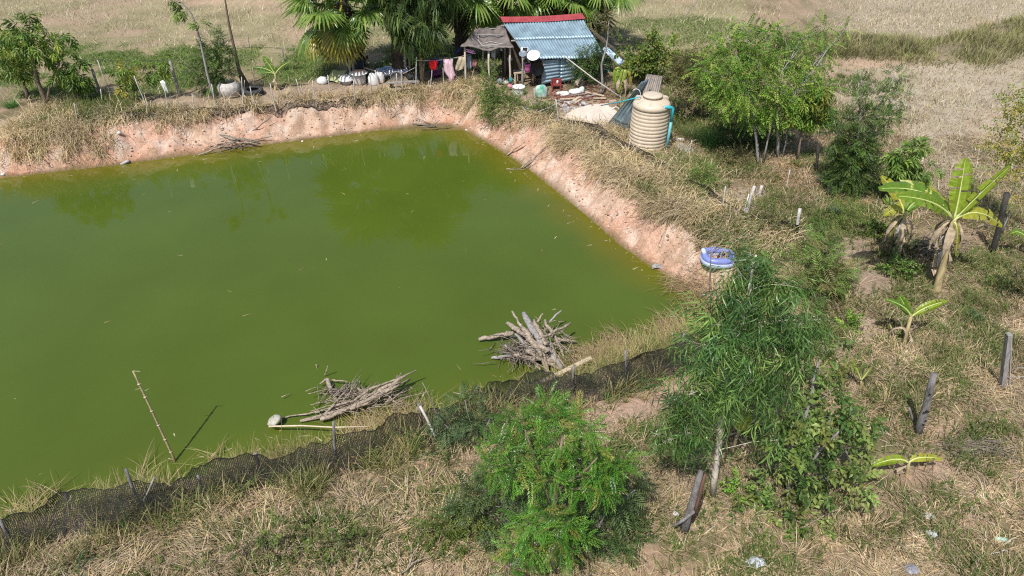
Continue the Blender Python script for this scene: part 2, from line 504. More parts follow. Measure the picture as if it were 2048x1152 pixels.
GREENZ = [(250, 130, 420, 42, .95), (560, 130, 130, 40, .9), (860, 118, 150, 30, .9), (100, 160, 220, 40, .8), (300, 165, 170, 28, .6), (1330, 50, 160, 22, .45), (1450, 75, 200, 18, .5),
          (1000, 62, 260, 30, .5), (1400, 235, 90, 40, .8), (1560, 380, 80, 30, .5), (1700, 420, 90, 40, .5), (1640, 560, 60, 60, .5), (1860, 620, 120, 60, .45), (1930, 560, 110, 60, .4),
          (1720, 860, 120, 130, .45), (640, 1090, 260, 70, .28), (860, 1040, 130, 90, .5), (1280, 930, 100, 70, .45), (1500, 1120, 160, 40, .35), (1980, 1100, 120, 50, .35), (1950, 690, 110, 60, .5), (1520, 430, 110, 60, .85), (1640, 520, 90, 110, .8), (1700, 440, 90, 50, .9), (1800, 600, 120, 60, .6), (1450, 560, 60, 40, .6), (1650, 690, 80, 60, .6), (1780, 820, 60, 60, .5), (1960, 830, 90, 70, .5), (1900, 740, 90, 40, .4), (1470, 330, 60, 40, .6)]

n1 = fbm(TX * .6, TY * .6, 4); n2 = fbm(TX * 2.2 + 50, TY * 2.2, 4); n3 = fbm(TX * .12 + 9, TY * .12, 3)
col = mixc((.30, .235, .15), (.17, .145, .08), ss(n1, .35, .65))
col = mixc(col, (.42, .30, .215), ss(n2, .5, .72) * .75)
fieldm = ss(TY, 30, 36) * (PX < 1500)
col = mixc(col, mixc((.36, .31, .185), (.27, .24, .135), ss(fbm(TX * .9, TY * .9, 3), .3, .7)), fieldm)
rows_ = .5 + .5 * np.sin((TY * .97 + TX * .22) * 4.2 + 3 * (n3 - .5) + 2 * (n1 - .5))
col = np.where((fieldm > .05)[..., None], col * (1 - .16 * fieldm * rows_ * ss(n1, .3, .6))[..., None], col)
worn = fieldm * ss(fbm(TX * .28 + 3, TY * .5 + 8, 4), .56, .68)
col = mixc(col, (.40, .29, .21), worn * .7)
rightf = ss(PX, 1560, 1800) * (1 - ss(PY, 300, 470)) * ss(TY, 17, 20)
col = mixc(col, mixc((.44, .375, .285), (.36, .30, .215), ss(n2, .3, .7)), rightf)
gm = zone(PX, PY, GREENZ) * ss(n1 * .5 + n2 * .5, .28, .6)
col = mixc(col, mixc((.12, .16, .05), (.17, .20, .075), ss(n2, .3, .7)), gm * .85)
bm = zone(PX, PY, BAREZ) * ss(n2, .2, .55)
col = mixc(col, mixc((.52, .37, .27), (.46, .31, .22), ss(n1, .3, .7)), bm)
pm_ = zone(PX, PY, PATHZ)
col = mixc(col, mixc((.33, .245, .185), (.40, .31, .235), ss(n2, .3, .7)), pm_ * .9)
dk, ds_, do_ = dike(TX, TY)
col = mixc(col, (.24, .20, .13), ss(dk, .2, .7))
wide = 1.35 + .9 * (n1 - .5)
clay = ss(TD, 0, .05) * (1 - ss(TD, wide * .75, wide * 1.25)) * (1 - ss(TW, .5, .95) * .8)
cc = mixc((.575, .405, .305), (.56, .345, .25), ss(n1 + .5 * (n2 - .5), .3, .62))
cc = mixc(cc, (.60, .47, .37), ss(n2, .58, .8))
red = (1 - ss(TD, .05, .55)) * ss(fbm(TX * .9 + 80, TY * .9, 3), .4, .6)
cc = mixc(cc, (.50, .265, .165), red * .8)
cc = mixc(cc, (.37, .24, .16), ss(fbm(TX * 3.3 + 30, TY * 3.3, 4), .52, .68) * .75)
cc = mixc(cc, (.66, .54, .45), ss(fbm(TX * 2.4, TY * 2.4 + 70, 4), .55, .7) * .7)
cc = mixc(cc, (.22, .14, .08), (1 - ss(TD, .03, .20)) * .9)
col = mixc(col, cc, clay)
mud = (TD < .02)
col = np.where(mud[..., None], np.array((.16, .13, .05)), col)
V = np.stack([TX, TY, TZ], -1).reshape(-1, 3)
nx, ny = TX.shape
ii, jj = np.meshgrid(np.arange(nx - 1), np.arange(ny - 1), indexing='ij')
base_i = (ii * ny + jj).ravel()
F = np.stack([base_i, base_i + ny, base_i + ny + 1, base_i + 1], -1)
npobj('ground', V, F, col.reshape(-1, 3), M['ground'], kind='structure', smooth=True)

# ------------------------------------------------------------------ pond water: greener and clearer-brown only where it is shallow
wx = np.arange(-30, 12.01, .25); wy = np.arange(3, 27.01, .25)
WX, WY = np.meshgrid(wx, wy, indexing='ij')
WD = bil(D0, WX, WY)
keep = WD < .45
deep = np.maximum(bil(NW0, WX, WY) * .8, 0) + (1 - .8 * bil(NW0, WX, WY)) * ss(-WD + .8 * (fbm(WX * 1.0, WY * 1.0, 3) - .5), 0, 1.7)
wc = mixc((.118, .112, .010), (.068, .103, .013), deep)
idx = -np.ones(WX.shape, int); idx[keep] = np.arange(keep.sum())
q = np.stack([idx[:-1, :-1], idx[1:, :-1], idx[1:, 1:], idx[:-1, 1:]], -1).reshape(-1, 4)
q = q[(q >= 0).all(1)]
npobj('pond_water', np.stack([WX[keep], WY[keep], np.full(keep.sum(), WATER_Z)], -1), q, wc[keep], M['water'], kind='structure', smooth=True)

# ------------------------------------------------------------------ grass, straw and weeds: masses nobody could count
def blades(base, h, az, L, Vv, droop, w, c0, c1, seg=3):
    n = len(base)
    d = np.stack([np.cos(az), np.sin(az), np.zeros(n)], -1)
    tw = az + rng.uniform(-.9, .9, n)
    s = np.stack([-np.sin(tw), np.cos(tw), rng.uniform(-.3, .3, n)], -1)
    ts = np.linspace(0, 1, seg + 1)
    rows = []; cols = []
    for k, t in enumerate(ts):
        c = base + d * (h * L * t)[:, None]
        c[:, 2] += h * Vv * (t - droop * t * t)
        ww = (w * (1 - .75 * t) * .5)[:, None]
        cc = c0 * (1 - t) + c1 * t
        if k < seg:
            rows += [c - s * ww, c + s * ww]; cols += [cc, cc]
        else:
            rows += [c]; cols += [cc]
    m = 2 * seg + 1
    V = np.stack(rows, 1).reshape(-1, 3); C = np.stack(cols, 1).reshape(-1, 3)
    f = []
    for k in range(seg - 1):
        f += [(2 * k, 2 * k + 1, 2 * k + 3), (2 * k, 2 * k + 3, 2 * k + 2)]
    f += [(2 * seg - 2, 2 * seg - 1, 2 * seg)]
    F = (np.arange(n) * m)[:, None, None] + np.array(f)[None]
    return V, F.reshape(-1, 3), C

def pick(pal, n, j=.16):
    pal = np.array(pal)
    c = pal[rng.integers(0, len(pal), n)]
    return np.clip(c * rng.uniform(1 - j, 1 + j, (n, 1)) * rng.uniform(1 - j * .4, 1 + j * .4, (n, 3)), 0, 1)

STRAW = [(.62, .49, .31), (.54, .41, .25), (.64, .53, .38), (.46, .35, .23), (.58, .49, .38), (.34, .26, .17), (.66, .53, .33), (.34, .27, .17)]
GOLD = [(.60, .46, .24), (.52, .40, .21), (.70, .57, .34), (.40, .31, .17), (.30, .25, .12), (.46, .35, .21)]
GREYG = [(.40, .35, .29), (.46, .41, .35), (.34, .29, .24)]
GREENS = [(.10, .20, .035), (.14, .24, .05), (.08, .16, .035), (.19, .25, .07)]
OLIVE = [(.17, .18, .06), (.22, .21, .08), (.13, .15, .05), (.28, .25, .12)]
REED = [(.22, .27, .06), (.36, .34, .12), (.52, .43, .20), (.15, .22, .05), (.66, .56, .32), (.40, .28, .16), (.27, .25, .09)]

def scatter_pts(n, x0, x1, y0, y1, wfun):           # rejection sampling over a rectangle of ground
    out = []
    got = 0
    for _ in range(40):
        x = rng.uniform(x0, x1, n * 2); y = rng.uniform(y0, y1, n * 2)
        z = height(x, y); px, py = proj(x, y, z)
        d = np.where((x > GX0) & (x < GX1) & (y > GY0) & (y < GY1), bil(D0, x, y), 20); w = bil(NW0, x, y)
        vis = (px > -420) & (px < 2480) & (py > -140) & (py < 1560) & (y > 1)
        ok = rng.random(n * 2) < wfun(x, y, px, py, d, w) * vis
        out.append(np.stack([x, y, z, px, py, d, w], -1)[ok]); got += ok.sum()
        if got >= n: break
    return np.concatenate(out)[:n]

def grad_dir(x, y):                                 # the way down to the pond
    e = .25
    return np.arctan2(bil(D0, x, y - e) - bil(D0, x, y + e), bil(D0, x - e, y) - bil(D0, x + e, y))

HUTZ = [(1120, 195, 110, 34, 1), (720, 172, 150, 14, 1), (1190, 232, 60, 26, 1.0), (460, 192, 50, 12, 1), (1434, 526, 46, 34, 1)]
# 1 flattened straw lying over the near and right-hand land
def w_straw(x, y, px, py, d, w):
    a = ss(d, .9, 1.7) * (1 - .97 * zone(px, py, PATHZ)) * (1 - .93 * zone(px, py, BAREZ)) * (1 - .6 * zone(px, py, GREENZ)) * (1 - zone(px, py, HUTZ))
    a = a * (.25 + .75 * ss(fbm(x * .8 + 3, y * .8, 3), .33, .6))
    front = np.where(py > 600, np.where(px > 1250, .62, 1.0), .5)
    return a * front * (y < 24) * (1 - .85 * ((px < 1000) & (py < 330)))
P = scatter_pts(108000, -11, 22, 3.0, 26, w_straw)
n = len(P); clump = fbm(P[:, 0] * 1.5, P[:, 1] * 1.5, 2) * 14
c = pick(STRAW, n) * (.45 + .75 * fbm(P[:, 0] * 1.9, P[:, 1] * 1.9 + 11, 4))[:, None] * [1, .99, .94]
V, F, C = blades(P[:, :3] + [0, 0, .01], rng.uniform(.15, .55, n), clump + rng.normal(0, .8, n), rng.uniform(.8, 1, n), rng.uniform(.1, .55, n), rng.uniform(.5, 1.0, n), rng.uniform(.010, .021, n), c, c * rng.uniform(.9, 1.15, (n, 1)), 2)
npobj('straw_litter', V, F, C, M['straw'], kind='stuff')

# 2 upright dry tufts, scattered
def tufts(P, per, hlo, hhi, spread, pal, wlo, whi, leanlo=.15, leanhi=.9, droop=(.1, .7), bias=None, pull=0.0, seg=3, tip=1.15, pal2=None):
    n = len(P)
    rep = np.repeat(np.arange(n), per)
    m = len(rep)
    th = rng.uniform(hlo, hhi, n)[rep] * rng.uniform(.55, 1.1, m)
    az = rng.uniform(0, 2 * math.pi, m)
    b = P[rep, :3].copy()
    r = np.abs(rng.normal(0, spread, m))
    b[:, 0] += np.cos(az) * r; b[:, 1] += np.sin(az) * r
    b[:, 2] = np.maximum(height(b[:, 0], b[:, 1]), WATER_Z - .05)
    if bias is not None:
        bz = bias[rep] + rng.normal(0, .45, m)
        use = rng.random(m) < pull
        az = np.where(use, bz, az)
    L = rng.uniform(leanlo, leanhi, m)
    tc_ = pick(pal, n, .12)[rep]
    c = np.clip(tc_ * .6 + pick(pal2 or pal, m, .12) * .4, 0, 1) * (.55 + .75 * fbm(b[:, 0] * 1.4 + 60, b[:, 1] * 1.4, 3))[:, None]
    return blades(b, th, az, L, np.sqrt(np.maximum(.15, 1 - L * L * .6)), rng.uniform(*droop, m), rng.uniform(wlo, whi, m), c * .85, np.clip(c * tip, 0, 1), seg)

BANKT = [(120, 235, 190, 30, .8), (80, 275, 150, 42, 1), (150, 310, 110, 26, .7), (20, 320, 60, 26, .7), (320, 235, 110, 20, .6), (430, 225, 60, 14, .35), (540, 210, 120, 12, .3), (700, 200, 140, 12, .4),
         (850, 190, 110, 18, .8), (930, 185, 60, 34, 1), (900, 225, 80, 18, .7), (1010, 235, 110, 26, .9), (1110, 258, 60, 16, .5), (1190, 285, 90, 30, 1), (1260, 330, 90, 40, 1), (1330, 380, 80, 40, 1),
         (1260, 290, 120, 24, 1), (1330, 420, 60, 36, .8), (1420, 430, 70, 40, .9), (1440, 480, 80, 40, .7), (1390, 340, 80, 40, .9), (1520, 470, 100, 50, .7), (1200, 260, 80, 14, .7)]
def w_bank(x, y, px, py, d, w): return zone(px, py, BANKT) * ss(d, np.where(px < 420, .2, .5), np.where(px < 420, .7, 1.0)) * (1 - ss(d, 3.2, 5)) * (1 - ss(w, .6, .9)) * (1 - zone(px, py, HUTZ)) * (.12 + .88 * ss(fbm(x * 1.5 + 33, y * 1.5, 3), .38, .56))
P = scatter_pts(1750, -19, 8, 11, 30, w_bank)
V, F, C = tufts(P, 23, .5, 1.3, .12, [(.74, .60, .36), (.66, .53, .32), (.80, .68, .46), (.56, .44, .27), (.44, .35, .21), (.62, .53, .40), (.62, .48, .28), (.40, .36, .15)], .013, .026, .2, 1.0, (.4, 1.3), grad_dir(P[:, 0], P[:, 1]), .6)
npobj('dry_bank_grass', V, F, C, M['straw'], kind='stuff')
P = scatter_pts(260, -18, 9, 12, 30, lambda x, y, px, py, d, w: zone(px, py, [(1385, 365, 55, 50, .8), (1290, 400, 30, 26, .5), (1450, 470, 70, 40, .7), (1350, 330, 50, 24, .5), (930, 190, 30, 20, .5), (1500, 520, 60, 30, .6), (130, 225, 160, 30, 1), (40, 260, 70, 30, 1), (190, 215, 60, 22, 1), (300, 240, 60, 16, .6)]) * ss(d, .6, 1.0))
V, F, C = tufts(P, 34, .45, .9, .07, GREENS + OLIVE, .014, .022, .1, .7, (.1, .6))
npobj('green_bank_grass', V, F, C, M['grass'], kind='stuff')

# 3 loose mixed grass on the right-hand land and along paths
def w_mix(x, y, px, py, d, w):
    return ss(d, .9, 1.6) * (1 - .95 * zone(px, py, PATHZ)) * (1 - .93 * zone(px, py, BAREZ)) * (1 - zone(px, py, HUTZ)) * ss(fbm(x * .9 + 70, y * .9 + 4, 3), .38, .62) * ((px > 1000) | (py > 880)) * (y < 27) * (1 - ss(px, 1750, 1900) * (1 - ss(py, 330, 420)))
P = scatter_pts(2500, -11, 22, 3.0, 28, w_mix)
V, F, C = tufts(P, 22, .2, .6, .12, GOLD + STRAW, .010, .020, .2, 1.0, (.2, .9), seg=2)
npobj('dry_tuft_grass', V, F, C, M['straw'], kind='stuff')
def w_green(x, y, px, py, d, w):
    return (zone(px, py, GREENZ) * .9 + np.where(px > 1150, .34, .10)) * ss(d, .9, 1.5) * (1 - zone(px, py, PATHZ)) * (1 - .92 * zone(px, py, BAREZ)) * (1 - zone(px, py, HUTZ)) * ss(fbm(x * 1.1 + 20, y * 1.1, 3), .34, .6) * ((py > 330) | (px > 1230)) * (1 - ss(px, 1700, 1850) * (1 - ss(py, 330, 420)))
P = scatter_pts(7600, -11, 22, 3.0, 32, w_green)
V, F, C = tufts(P, 16, .14, .42, .13, GREENS + OLIVE, .012, .024, .15, .9, (.1, .7), seg=2)
npobj('green_tuft_grass', V, F, C, M['grass'], kind='stuff')

# 4 reeds and grass along the near shore, arching over water and net
def w_shore(x, y, px, py, d, w): return ss(w, .6, .98) * ss(d, -.02, .15) * (1 - ss(d, .75, 1.25)) * (.25 + .75 * ss(fbm(x * 1.2, y * 1.2 + 8, 3), .35, .6))
P = scatter_pts(1000, -12, 7, 5.5, 18, w_shore)
V, F, C = tufts(P, 12, .2, .95, .18, REED, .007, .015, .1, .9, (.15, .95), grad_dir(P[:, 0], P[:, 1]), .35)
npobj('shore_reed_grass', V, F, C, M['grass'], kind='stuff')
def w_outer(x, y, px, py, d, w): return ss(w, .5, .9) * ss(d, .7, 1.0) * (1 - ss(d, 1.4, 2.2)) * ss(fbm(x * 1.3 + 9, y * 1.3 + 8, 3), .38, .58)
P = scatter_pts(480, -12, 7, 5, 18, w_outer)
V, F, C = tufts(P, 26, .3, .85, .13, GREENS + REED[:4] + OLIVE + GOLD[:3], .009, .017, .1, .8, (.1, .7))
npobj('fence_foot_grass', V, F, C, M['grass'], kind='stuff')
# dead runners trailing into the water
def w_trail(x, y, px, py, d, w): return zone(px, py, [(180, 930, 150, 50, .9), (40, 1000, 80, 40, .7), (700, 840, 160, 40, .8), (1360, 610, 70, 50, .4), (1390, 570, 60, 30, .6), (1180, 700, 90, 40, .8), (420, 910, 90, 30, .5), (1340, 660, 60, 24, .6)]) * ss(d, -.5, -.1) * (1 - ss(d, .4, .9))
P = scatter_pts(250, -10, 7, 6, 19, w_trail)
n = len(P); rep = np.repeat(np.arange(n), 9); m = len(rep)
b = P[rep, :3] + rng.normal(0, .14, (m, 3)) * [1, 1, 0]; b[:, 2] = np.maximum(height(b[:, 0], b[:, 1]), WATER_Z) + .02
c = pick([(.36, .25, .15), (.42, .31, .2), (.30, .22, .12), (.40, .35, .16)], m)
V, F, C = blades(b, rng.uniform(.3, 1.0, m), grad_dir(b[:, 0], b[:, 1]) + rng.normal(0, 1.0, m), rng.uniform(.7, 1, m), rng.uniform(.2, .6, m), rng.uniform(.6, 1.0, m), rng.uniform(.009, .016, m), c, c, 4)
npobj('trailing_dead_grass', V, F, C, M['straw'], kind='stuff')

# 5 stubble of the far fields
def w_field(x, y, px, py, d, w):
    left = (py < 205) & (px < 1560); right = (px > 1560) & (py < 480)
    dkk, _, _ = dike(x, y)
    return ((left * .5) + right * (1 - ss(py, 330, 480)) * ss(px, 1560, 1760)) * (1 - zone(px, py, BAREZ) * .7) * (1 - .8 * zone(px, py, GREENZ)) * (1 - ss(dkk, .15, .4)) * (1 - zone(px, py, HUTZ)) * (1 - zone(px, py, PATHZ)) * (.35 + .65 * ss(fbm(x * .5, y * .5, 3), .3, .6)) * ss(d, 2, 3.4)
P = scatter_pts(88000, -42, 42, 17, 62, w_field)
n = len(P)
c = pick([(.50, .44, .28), (.60, .54, .40), (.42, .37, .23), (.49, .45, .34), (.33, .30, .17), (.53, .48, .32)], n) * (.7 + .55 * fbm(P[:, 0] * .35, P[:, 1] * .35 + 5, 4))[:, None]
V, F, C = blades(P[:, :3], rng.uniform(.15, .50, n), rng.uniform(0, 6.28, n), rng.uniform(.1, .8, n), rng.uniform(.5, 1.0, n), rng.uniform(0, .6, n), rng.uniform(.017, .033, n), c, c * 1.1, 2)
npobj('field_stubble', V, F, C, M['straw'], kind='stuff')
def w_fgreen(x, y, px, py, d, w): return zone(px, py, GREENZ) * ((py < 205) & (px < 1560)) * (1 - zone(px, py, HUTZ)) * (1 - zone(px, py, PATHZ)) * ss(fbm(x * .6, y * .6, 3), .3, .6) * ss(d, 1.8, 2.6)
P = scatter_pts(46000, -30, 20, 26, 46, w_fgreen)
n = len(P); c = pick(GREENS + [(.22, .25, .08)], n)
V, F, C = blades(P[:, :3], rng.uniform(.08, .26, n), rng.uniform(0, 6.28, n), rng.uniform(.3, 1, n), rng.uniform(.4, .9, n), rng.uniform(0, .7, n), rng.uniform(.018, .034, n), c, c * 1.15, 2)
npobj('field_grass', V, F, C, M['grass'], kind='stuff')

# 6 rank weeds over the dike at the far right
def w_dike(x, y, px, py, d, w):
    dkk, s, o = dike(x, y)
    return ss(dkk, .25, .7) * (.3 + .7 * ss(fbm(x * .7, y * .7, 3), .32, .55)) * (1 - zone(px, py, BAREZ) * .9)
P = scatter_pts(3400, 2, 36, 24, 48, w_dike)
V, F, C = tufts(P, 17, .25, .75, .28, [(.36, .34, .15), (.29, .31, .11), (.43, .38, .23), (.25, .28, .10), (.42, .35, .24), (.48, .43, .26)], .018, .042, .1, .7, (0, .5), seg=2, pal2=[(.36, .33, .16), (.27, .29, .09), (.22, .24, .08), (.44, .40, .22)])
npobj('dike_weeds', V, F, C, M['grass'], kind='stuff')

# clods of dry clay lying on the cut bank
def w_clod(x, y, px, py, d, w): return ss(d, .05, .2) * (1 - ss(d, 1.1, 1.7)) * (1 - ss(w, .5, .8)) * (.25 + .75 * ss(fbm(x * 1.8, y * 1.8, 3), .4, .6))
P = scatter_pts(3600, -19, 8, 11, 30, w_clod)
n = len(P)
oct_v = np.array([(1, 0, 0), (-1, 0, 0), (0, 1, 0), (0, -1, 0), (0, 0, .8), (0, 0, -.6)], float)
oct_f = np.array([(0, 2, 4), (2, 1, 4), (1, 3, 4), (3, 0, 4), (2, 0, 5), (1, 2, 5), (3, 1, 5), (0, 3, 5)])
sz = .012 + .05 * rng.random(n) ** 3
V = oct_v[None] * sz[:, None, None] * rng.uniform(.6, 1.3, (n, 6, 1))
a = rng.uniform(0, 6.28, n); ca, sa = np.cos(a)[:, None], np.sin(a)[:, None]
V = np.stack([V[..., 0] * ca - V[..., 1] * sa, V[..., 0] * sa + V[..., 1] * ca, V[..., 2]], -1) + P[:, None, :3] + [0, 0, .008]
F = oct_f[None] + (np.arange(n) * 6)[:, None, None]
c = pick([(.58, .42, .33), (.62, .48, .39), (.50, .33, .24), (.40, .27, .19), (.66, .55, .46)], n)
npobj('clay_clods', V.reshape(-1, 3), F.reshape(-1, 3), np.repeat(c, 6, 0), M['straw'], kind='stuff')
# leaves and bits of straw floating by the edges
P = scatter_pts(420, -18, 7, 7, 27, lambda x, y, px, py, d, w: ss(d, -1.6, -.05) ** 2 * (d < -.03) + .01 * (d < -.05))
n = len(P); b = P[:, :3].copy(); b[:, 2] = WATER_Z + .006
c = pick([(.45, .38, .20), (.30, .30, .08), (.52, .46, .3), (.25, .18, .1)], n)
V, F, C = blades(b, rng.uniform(.05, .28, n), rng.uniform(0, 6.28, n), np.ones(n), np.full(n, .02), np.ones(n), rng.uniform(.012, .035, n), c, c, 2)
npobj('floating_leaf_litter', V, F, C, M['straw'], kind='stuff')
# ------------------------------------------------------------------ foliage: spray templates and trees
def leafquad(a, d, w, up=(0, 0, 1), fold=.25, cut=.45):
    a = np.array(a, float); d = np.array(d, float); L = np.linalg.norm(d); u = d / L
    up = np.array(up, float); s = np.cross(u, up); s /= (np.linalg.norm(s) + 1e-9); nrm = np.cross(s, u)
    mid = a + d * cut
    V = [a, mid + s * w / 2 + nrm * w * fold, a + d - nrm * L * .12, mid - s * w / 2 + nrm * w * fold, mid]
    return V, [(0, 1, 4), (1, 2, 4), (0, 4, 3), (4, 2, 3)]

def tmpl(parts):
    V = []; F = []; Sd = []
    for v, f, s in parts:
        o = len(V); V += list(v); F += [tuple(i + o for i in t) for t in f]; Sd += [s] * len(v)
    return np.array(V, float), np.array(F, int), np.array(Sd, float)

def t_pinnate(k=8, L=.42, ll=.13, w=.034, droop=.25):
    r = random.Random(5); P = []
    for i in range(k):
        t = (i + 1.3) / (k + .6)
        p = (L * t, 0, -droop * L * t * t)
        for sgn in (-1, 1):
            a = sgn * R(62 - 22 * t + r.uniform(-8, 8))
            q = ll * (1 - .35 * abs(t - .45)) * r.uniform(.85, 1.1)
            v, f = leafquad(p, (math.cos(a) * q, math.sin(a) * q, -q * r.uniform(.15, .5)), w)
            P.append((v, f, r.uniform(.85, 1.12)))
    v, f = leafquad((L, 0, -droop * L), (ll, 0, -ll * .4), w); P.append((v, f, 1.1))
    return tmpl(P)

def t_broad(k=9, L=.3, ll=.17, w=.07, droop=.35):
    r = random.Random(9); P = []
    for i in range(k):
        t = (i + .8) / k; a = i * 2.4; p = (L * t, 0, 0)
        q = ll * r.uniform(.75, 1.1); op = R(60 - 25 * t)
        v, f = leafquad(p, (math.cos(op) * q, math.sin(op) * math.cos(a) * q, math.sin(op) * math.sin(a) * q - droop * q), w * r.uniform(.85, 1.1))
        P.append((v, f, r.uniform(.8, 1.15)))
    return tmpl(P)

def t_lance(k=16, L=.42, ll=.21, w=.019):
    r = random.Random(3); P = []
    for i in range(k):
        t = (i + .5) / k; a = i * 2.4; p = (L * t, 0, -.15 * L * t * t)
        q = ll * r.uniform(.7, 1.15); op = R(50)
        v, f = leafquad(p, (math.cos(op) * q * .7, math.sin(op) * math.cos(a) * q * .75, math.sin(op) * math.sin(a) * q * .5 - q * .6), w, up=(r.uniform(-1, 1), r.uniform(-1, 1), .6), fold=.15)
        P.append((v, f, r.uniform(.8, 1.15)))
    return tmpl(P)

def t_feather(k=7, L=.36, ll=.15):
    r = random.Random(4); P = []
    for i in range(k):
        t = (i + 1) / k
        for sgn in (-1, 1):
            a = sgn * R(60 - 15 * t); q = ll * (1 - .4 * abs(t - .5)) * r.uniform(.8, 1.15)
            v, f = leafquad((L * t, 0, -.2 * L * t * t), (math.cos(a) * q, math.sin(a) * q, -q * r.uniform(.0, .4)), .030, fold=.15)
            P.append((v, f, r.uniform(.75, 1.2)))
    return tmpl(P)
def t_feather_fine(k=6, L=.34, ll=.15):
    r = random.Random(4); P = []
    for i in range(k):
        t = (i + 1) / k
        for sgn in (-1, 1):
            a = sgn * R(58)
            for j in range(6):
                u = (j + 1) / 6
                p = (L * t + math.cos(a) * ll * u, math.sin(a) * ll * u, -.2 * L * t * t - .2 * ll * u * u)
                for s2 in (-1, 1):
                    b = a + s2 * R(75)
                    q = .032
                    V = [p, (p[0] + math.cos(b) * q + .006, p[1] + math.sin(b) * q, p[2] - .006), (p[0] + .012, p[1] + .010 * sgn, p[2] + .003)]
                    P.append((V, [(0, 1, 2)], r.uniform(.8, 1.15)))
    return tmpl(P)

def t_small(k=14, L=.26, ll=.05, w=.026):
    r = random.Random(8); P = []
    for i in range(k):
        t = (i + .6) / k; a = i * 2.4; p = (L * t, 0, 0); q = ll * r.uniform(.7, 1.2)
        d = (q * .5, math.cos(a) * q, math.sin(a) * q * .7)
        v, f = leafquad(p, d, w * r.uniform(.8, 1.1)); P.append((v, [f[0], f[1], f[2], f[3]], r.uniform(.8, 1.15)))
    return tmpl(P)

def t_drape(k=8, L=.55):
    r = random.Random(2); P = []
    for i in range(k):
        o = (r.uniform(0, .2), r.uniform(-.08, .08), r.uniform(-.05, .05)); q = L * r.uniform(.6, 1.1)
        a = r.uniform(-.9, .9); s = .011
        pts = [(o[0] + math.cos(a) * q * .3 * t, o[1] + math.sin(a) * q * .35 * t, o[2] - q * t ** 1.3) for t in (0, .4, .75, 1)]
        V = []
        for (x, y, z), ww in zip(pts[:3], (1, 1, .7)): V += [(x, y - s * ww, z), (x, y + s * ww, z)]
        V.append(pts[3])
        P.append((V, [(0, 1, 3), (0, 3, 2), (2, 3, 5), (2, 5, 4), (4, 5, 6)], r.uniform(.75, 1.2)))
    return tmpl(P)

T_PIN, T_BROAD, T_LANCE, T_FEA, T_SML, T_DRAPE = t_pinnate(), t_broad(), t_lance(), t_feather(), t_small(), t_drape()
T_MANGO = t_broad(11, .24, .24, .062, .45)
T_OVAL = t_broad(10, .34, .13, .075, .15)
T_NEEM = t_pinnate(10, .46, .115, .027, .25)
T_MORI = t_pinnate(7, .30, .055, .030, .45)

def norm(a): return a / (np.linalg.norm(a, axis=-1, keepdims=True) + 1e-9)

def replicate(T, pos, dirs, scl, col, roll=.5):
    tv, tf, sh = T; n = len(pos)
    x = norm(dirs); up = np.tile(np.array([0, 0, 1.0]), (n, 1)) + rng.normal(0, .15, (n, 3))
    z = norm(up - (up * x).sum(1, keepdims=True) * x); y = np.cross(z, x)
    ro = rng.normal(0, roll, n)[:, None]
    y2 = y * np.cos(ro) + z * np.sin(ro); z2 = np.cross(x, y2)
    Rm = np.stack([x, y2, z2], 1)                    # rows are the axes
    V = np.einsum('kj,njl->nkl', tv, Rm) * scl[:, None, None] + pos[:, None]
    C = col[:, None] * sh[None, :, None]
    F = tf[None] + (np.arange(n) * len(tv))[:, None, None]
    return V.reshape(-1, 3), F.reshape(-1, 3), C.reshape(-1, 3)

def cluster_sprays(clusters, T, scale, pal, droop, shell=.45, base=None, cj=.14, roll=.5):
    pos = []; dr = []; co = []
    for c, r, n in clusters:
        c = np.array(c[:]); r3 = np.array(r if hasattr(r, '__len__') else (r, r, r * .8))
        v = norm(rng.normal(0, 1, (n, 3))); q = rng.random(n) ** shell
        lump = .75 + .5 * rng.random((5, 1)); k = rng.integers(0, 5, n)
        axes = norm(rng.normal(0, 1, (5, 3)))
        sd = axes[k] * .45
        p = c + (v * q[:, None] * .75 + sd * rng.random((n, 1))) * r3
        pos.append(p); d = v * .8 + rng.normal(0, .35, (n, 3)); d[:, 2] -= droop; dr.append(d)
        tone = random.uniform(.8, 1.2)
        co.append(pick(pal, n, cj) * tone * lump[k] ** .35)
    pos = np.concatenate(pos); dr = np.concatenate(dr); co = np.clip(np.concatenate(co), 0, 1)
    if base is not None:
        lo = height(pos[:, 0], pos[:, 1]) + .05
        pos[:, 2] = np.maximum(pos[:, 2], lo)
    return replicate(T, pos, dr, scale * rng.uniform(.75, 1.25, len(pos)), co, roll)

def branch_lines(trunk, clusters, rad, twigs=3):
    mb = MB()
    for p, rr in trunk: mb.tube(p, rr, 8)
    paths = [Vector(q) for p, _ in trunk for q in p]
    for c, r, n in clusters:
        c = Vector(c)
        cand = [q for q in paths if q.z < c.z - .05] or paths[:1]
        s = min(cand, key=lambda q: (q - c).length + .6 * max(0, c.z - q.z - .9))
        L = (c - s).length
        mid = s.lerp(c, .5) + Vector((jit(.08), jit(.08), .10)) * L
        rb = max(.006, rad * min(1, .25 + .35 * L / 2))
        mb.tube([s, s.lerp(mid, .5) + Vector((jit(.03), jit(.03), jit(.03))) * L, mid, c], [rb, rb * .85, rb * .65, rb * .35], 5, False)
        rr = max(r) if hasattr(r, '__len__') else r
        for _ in range(twigs):
            e = c + Vector((jit(1), jit(1), random.uniform(-.4, .9))) * rr * .8
            mb.tube([mid.lerp(c, random.uniform(.4, 1)), (c + e) / 2, e], [rb * .35, rb * .25, .003], 4, False)
    return mb

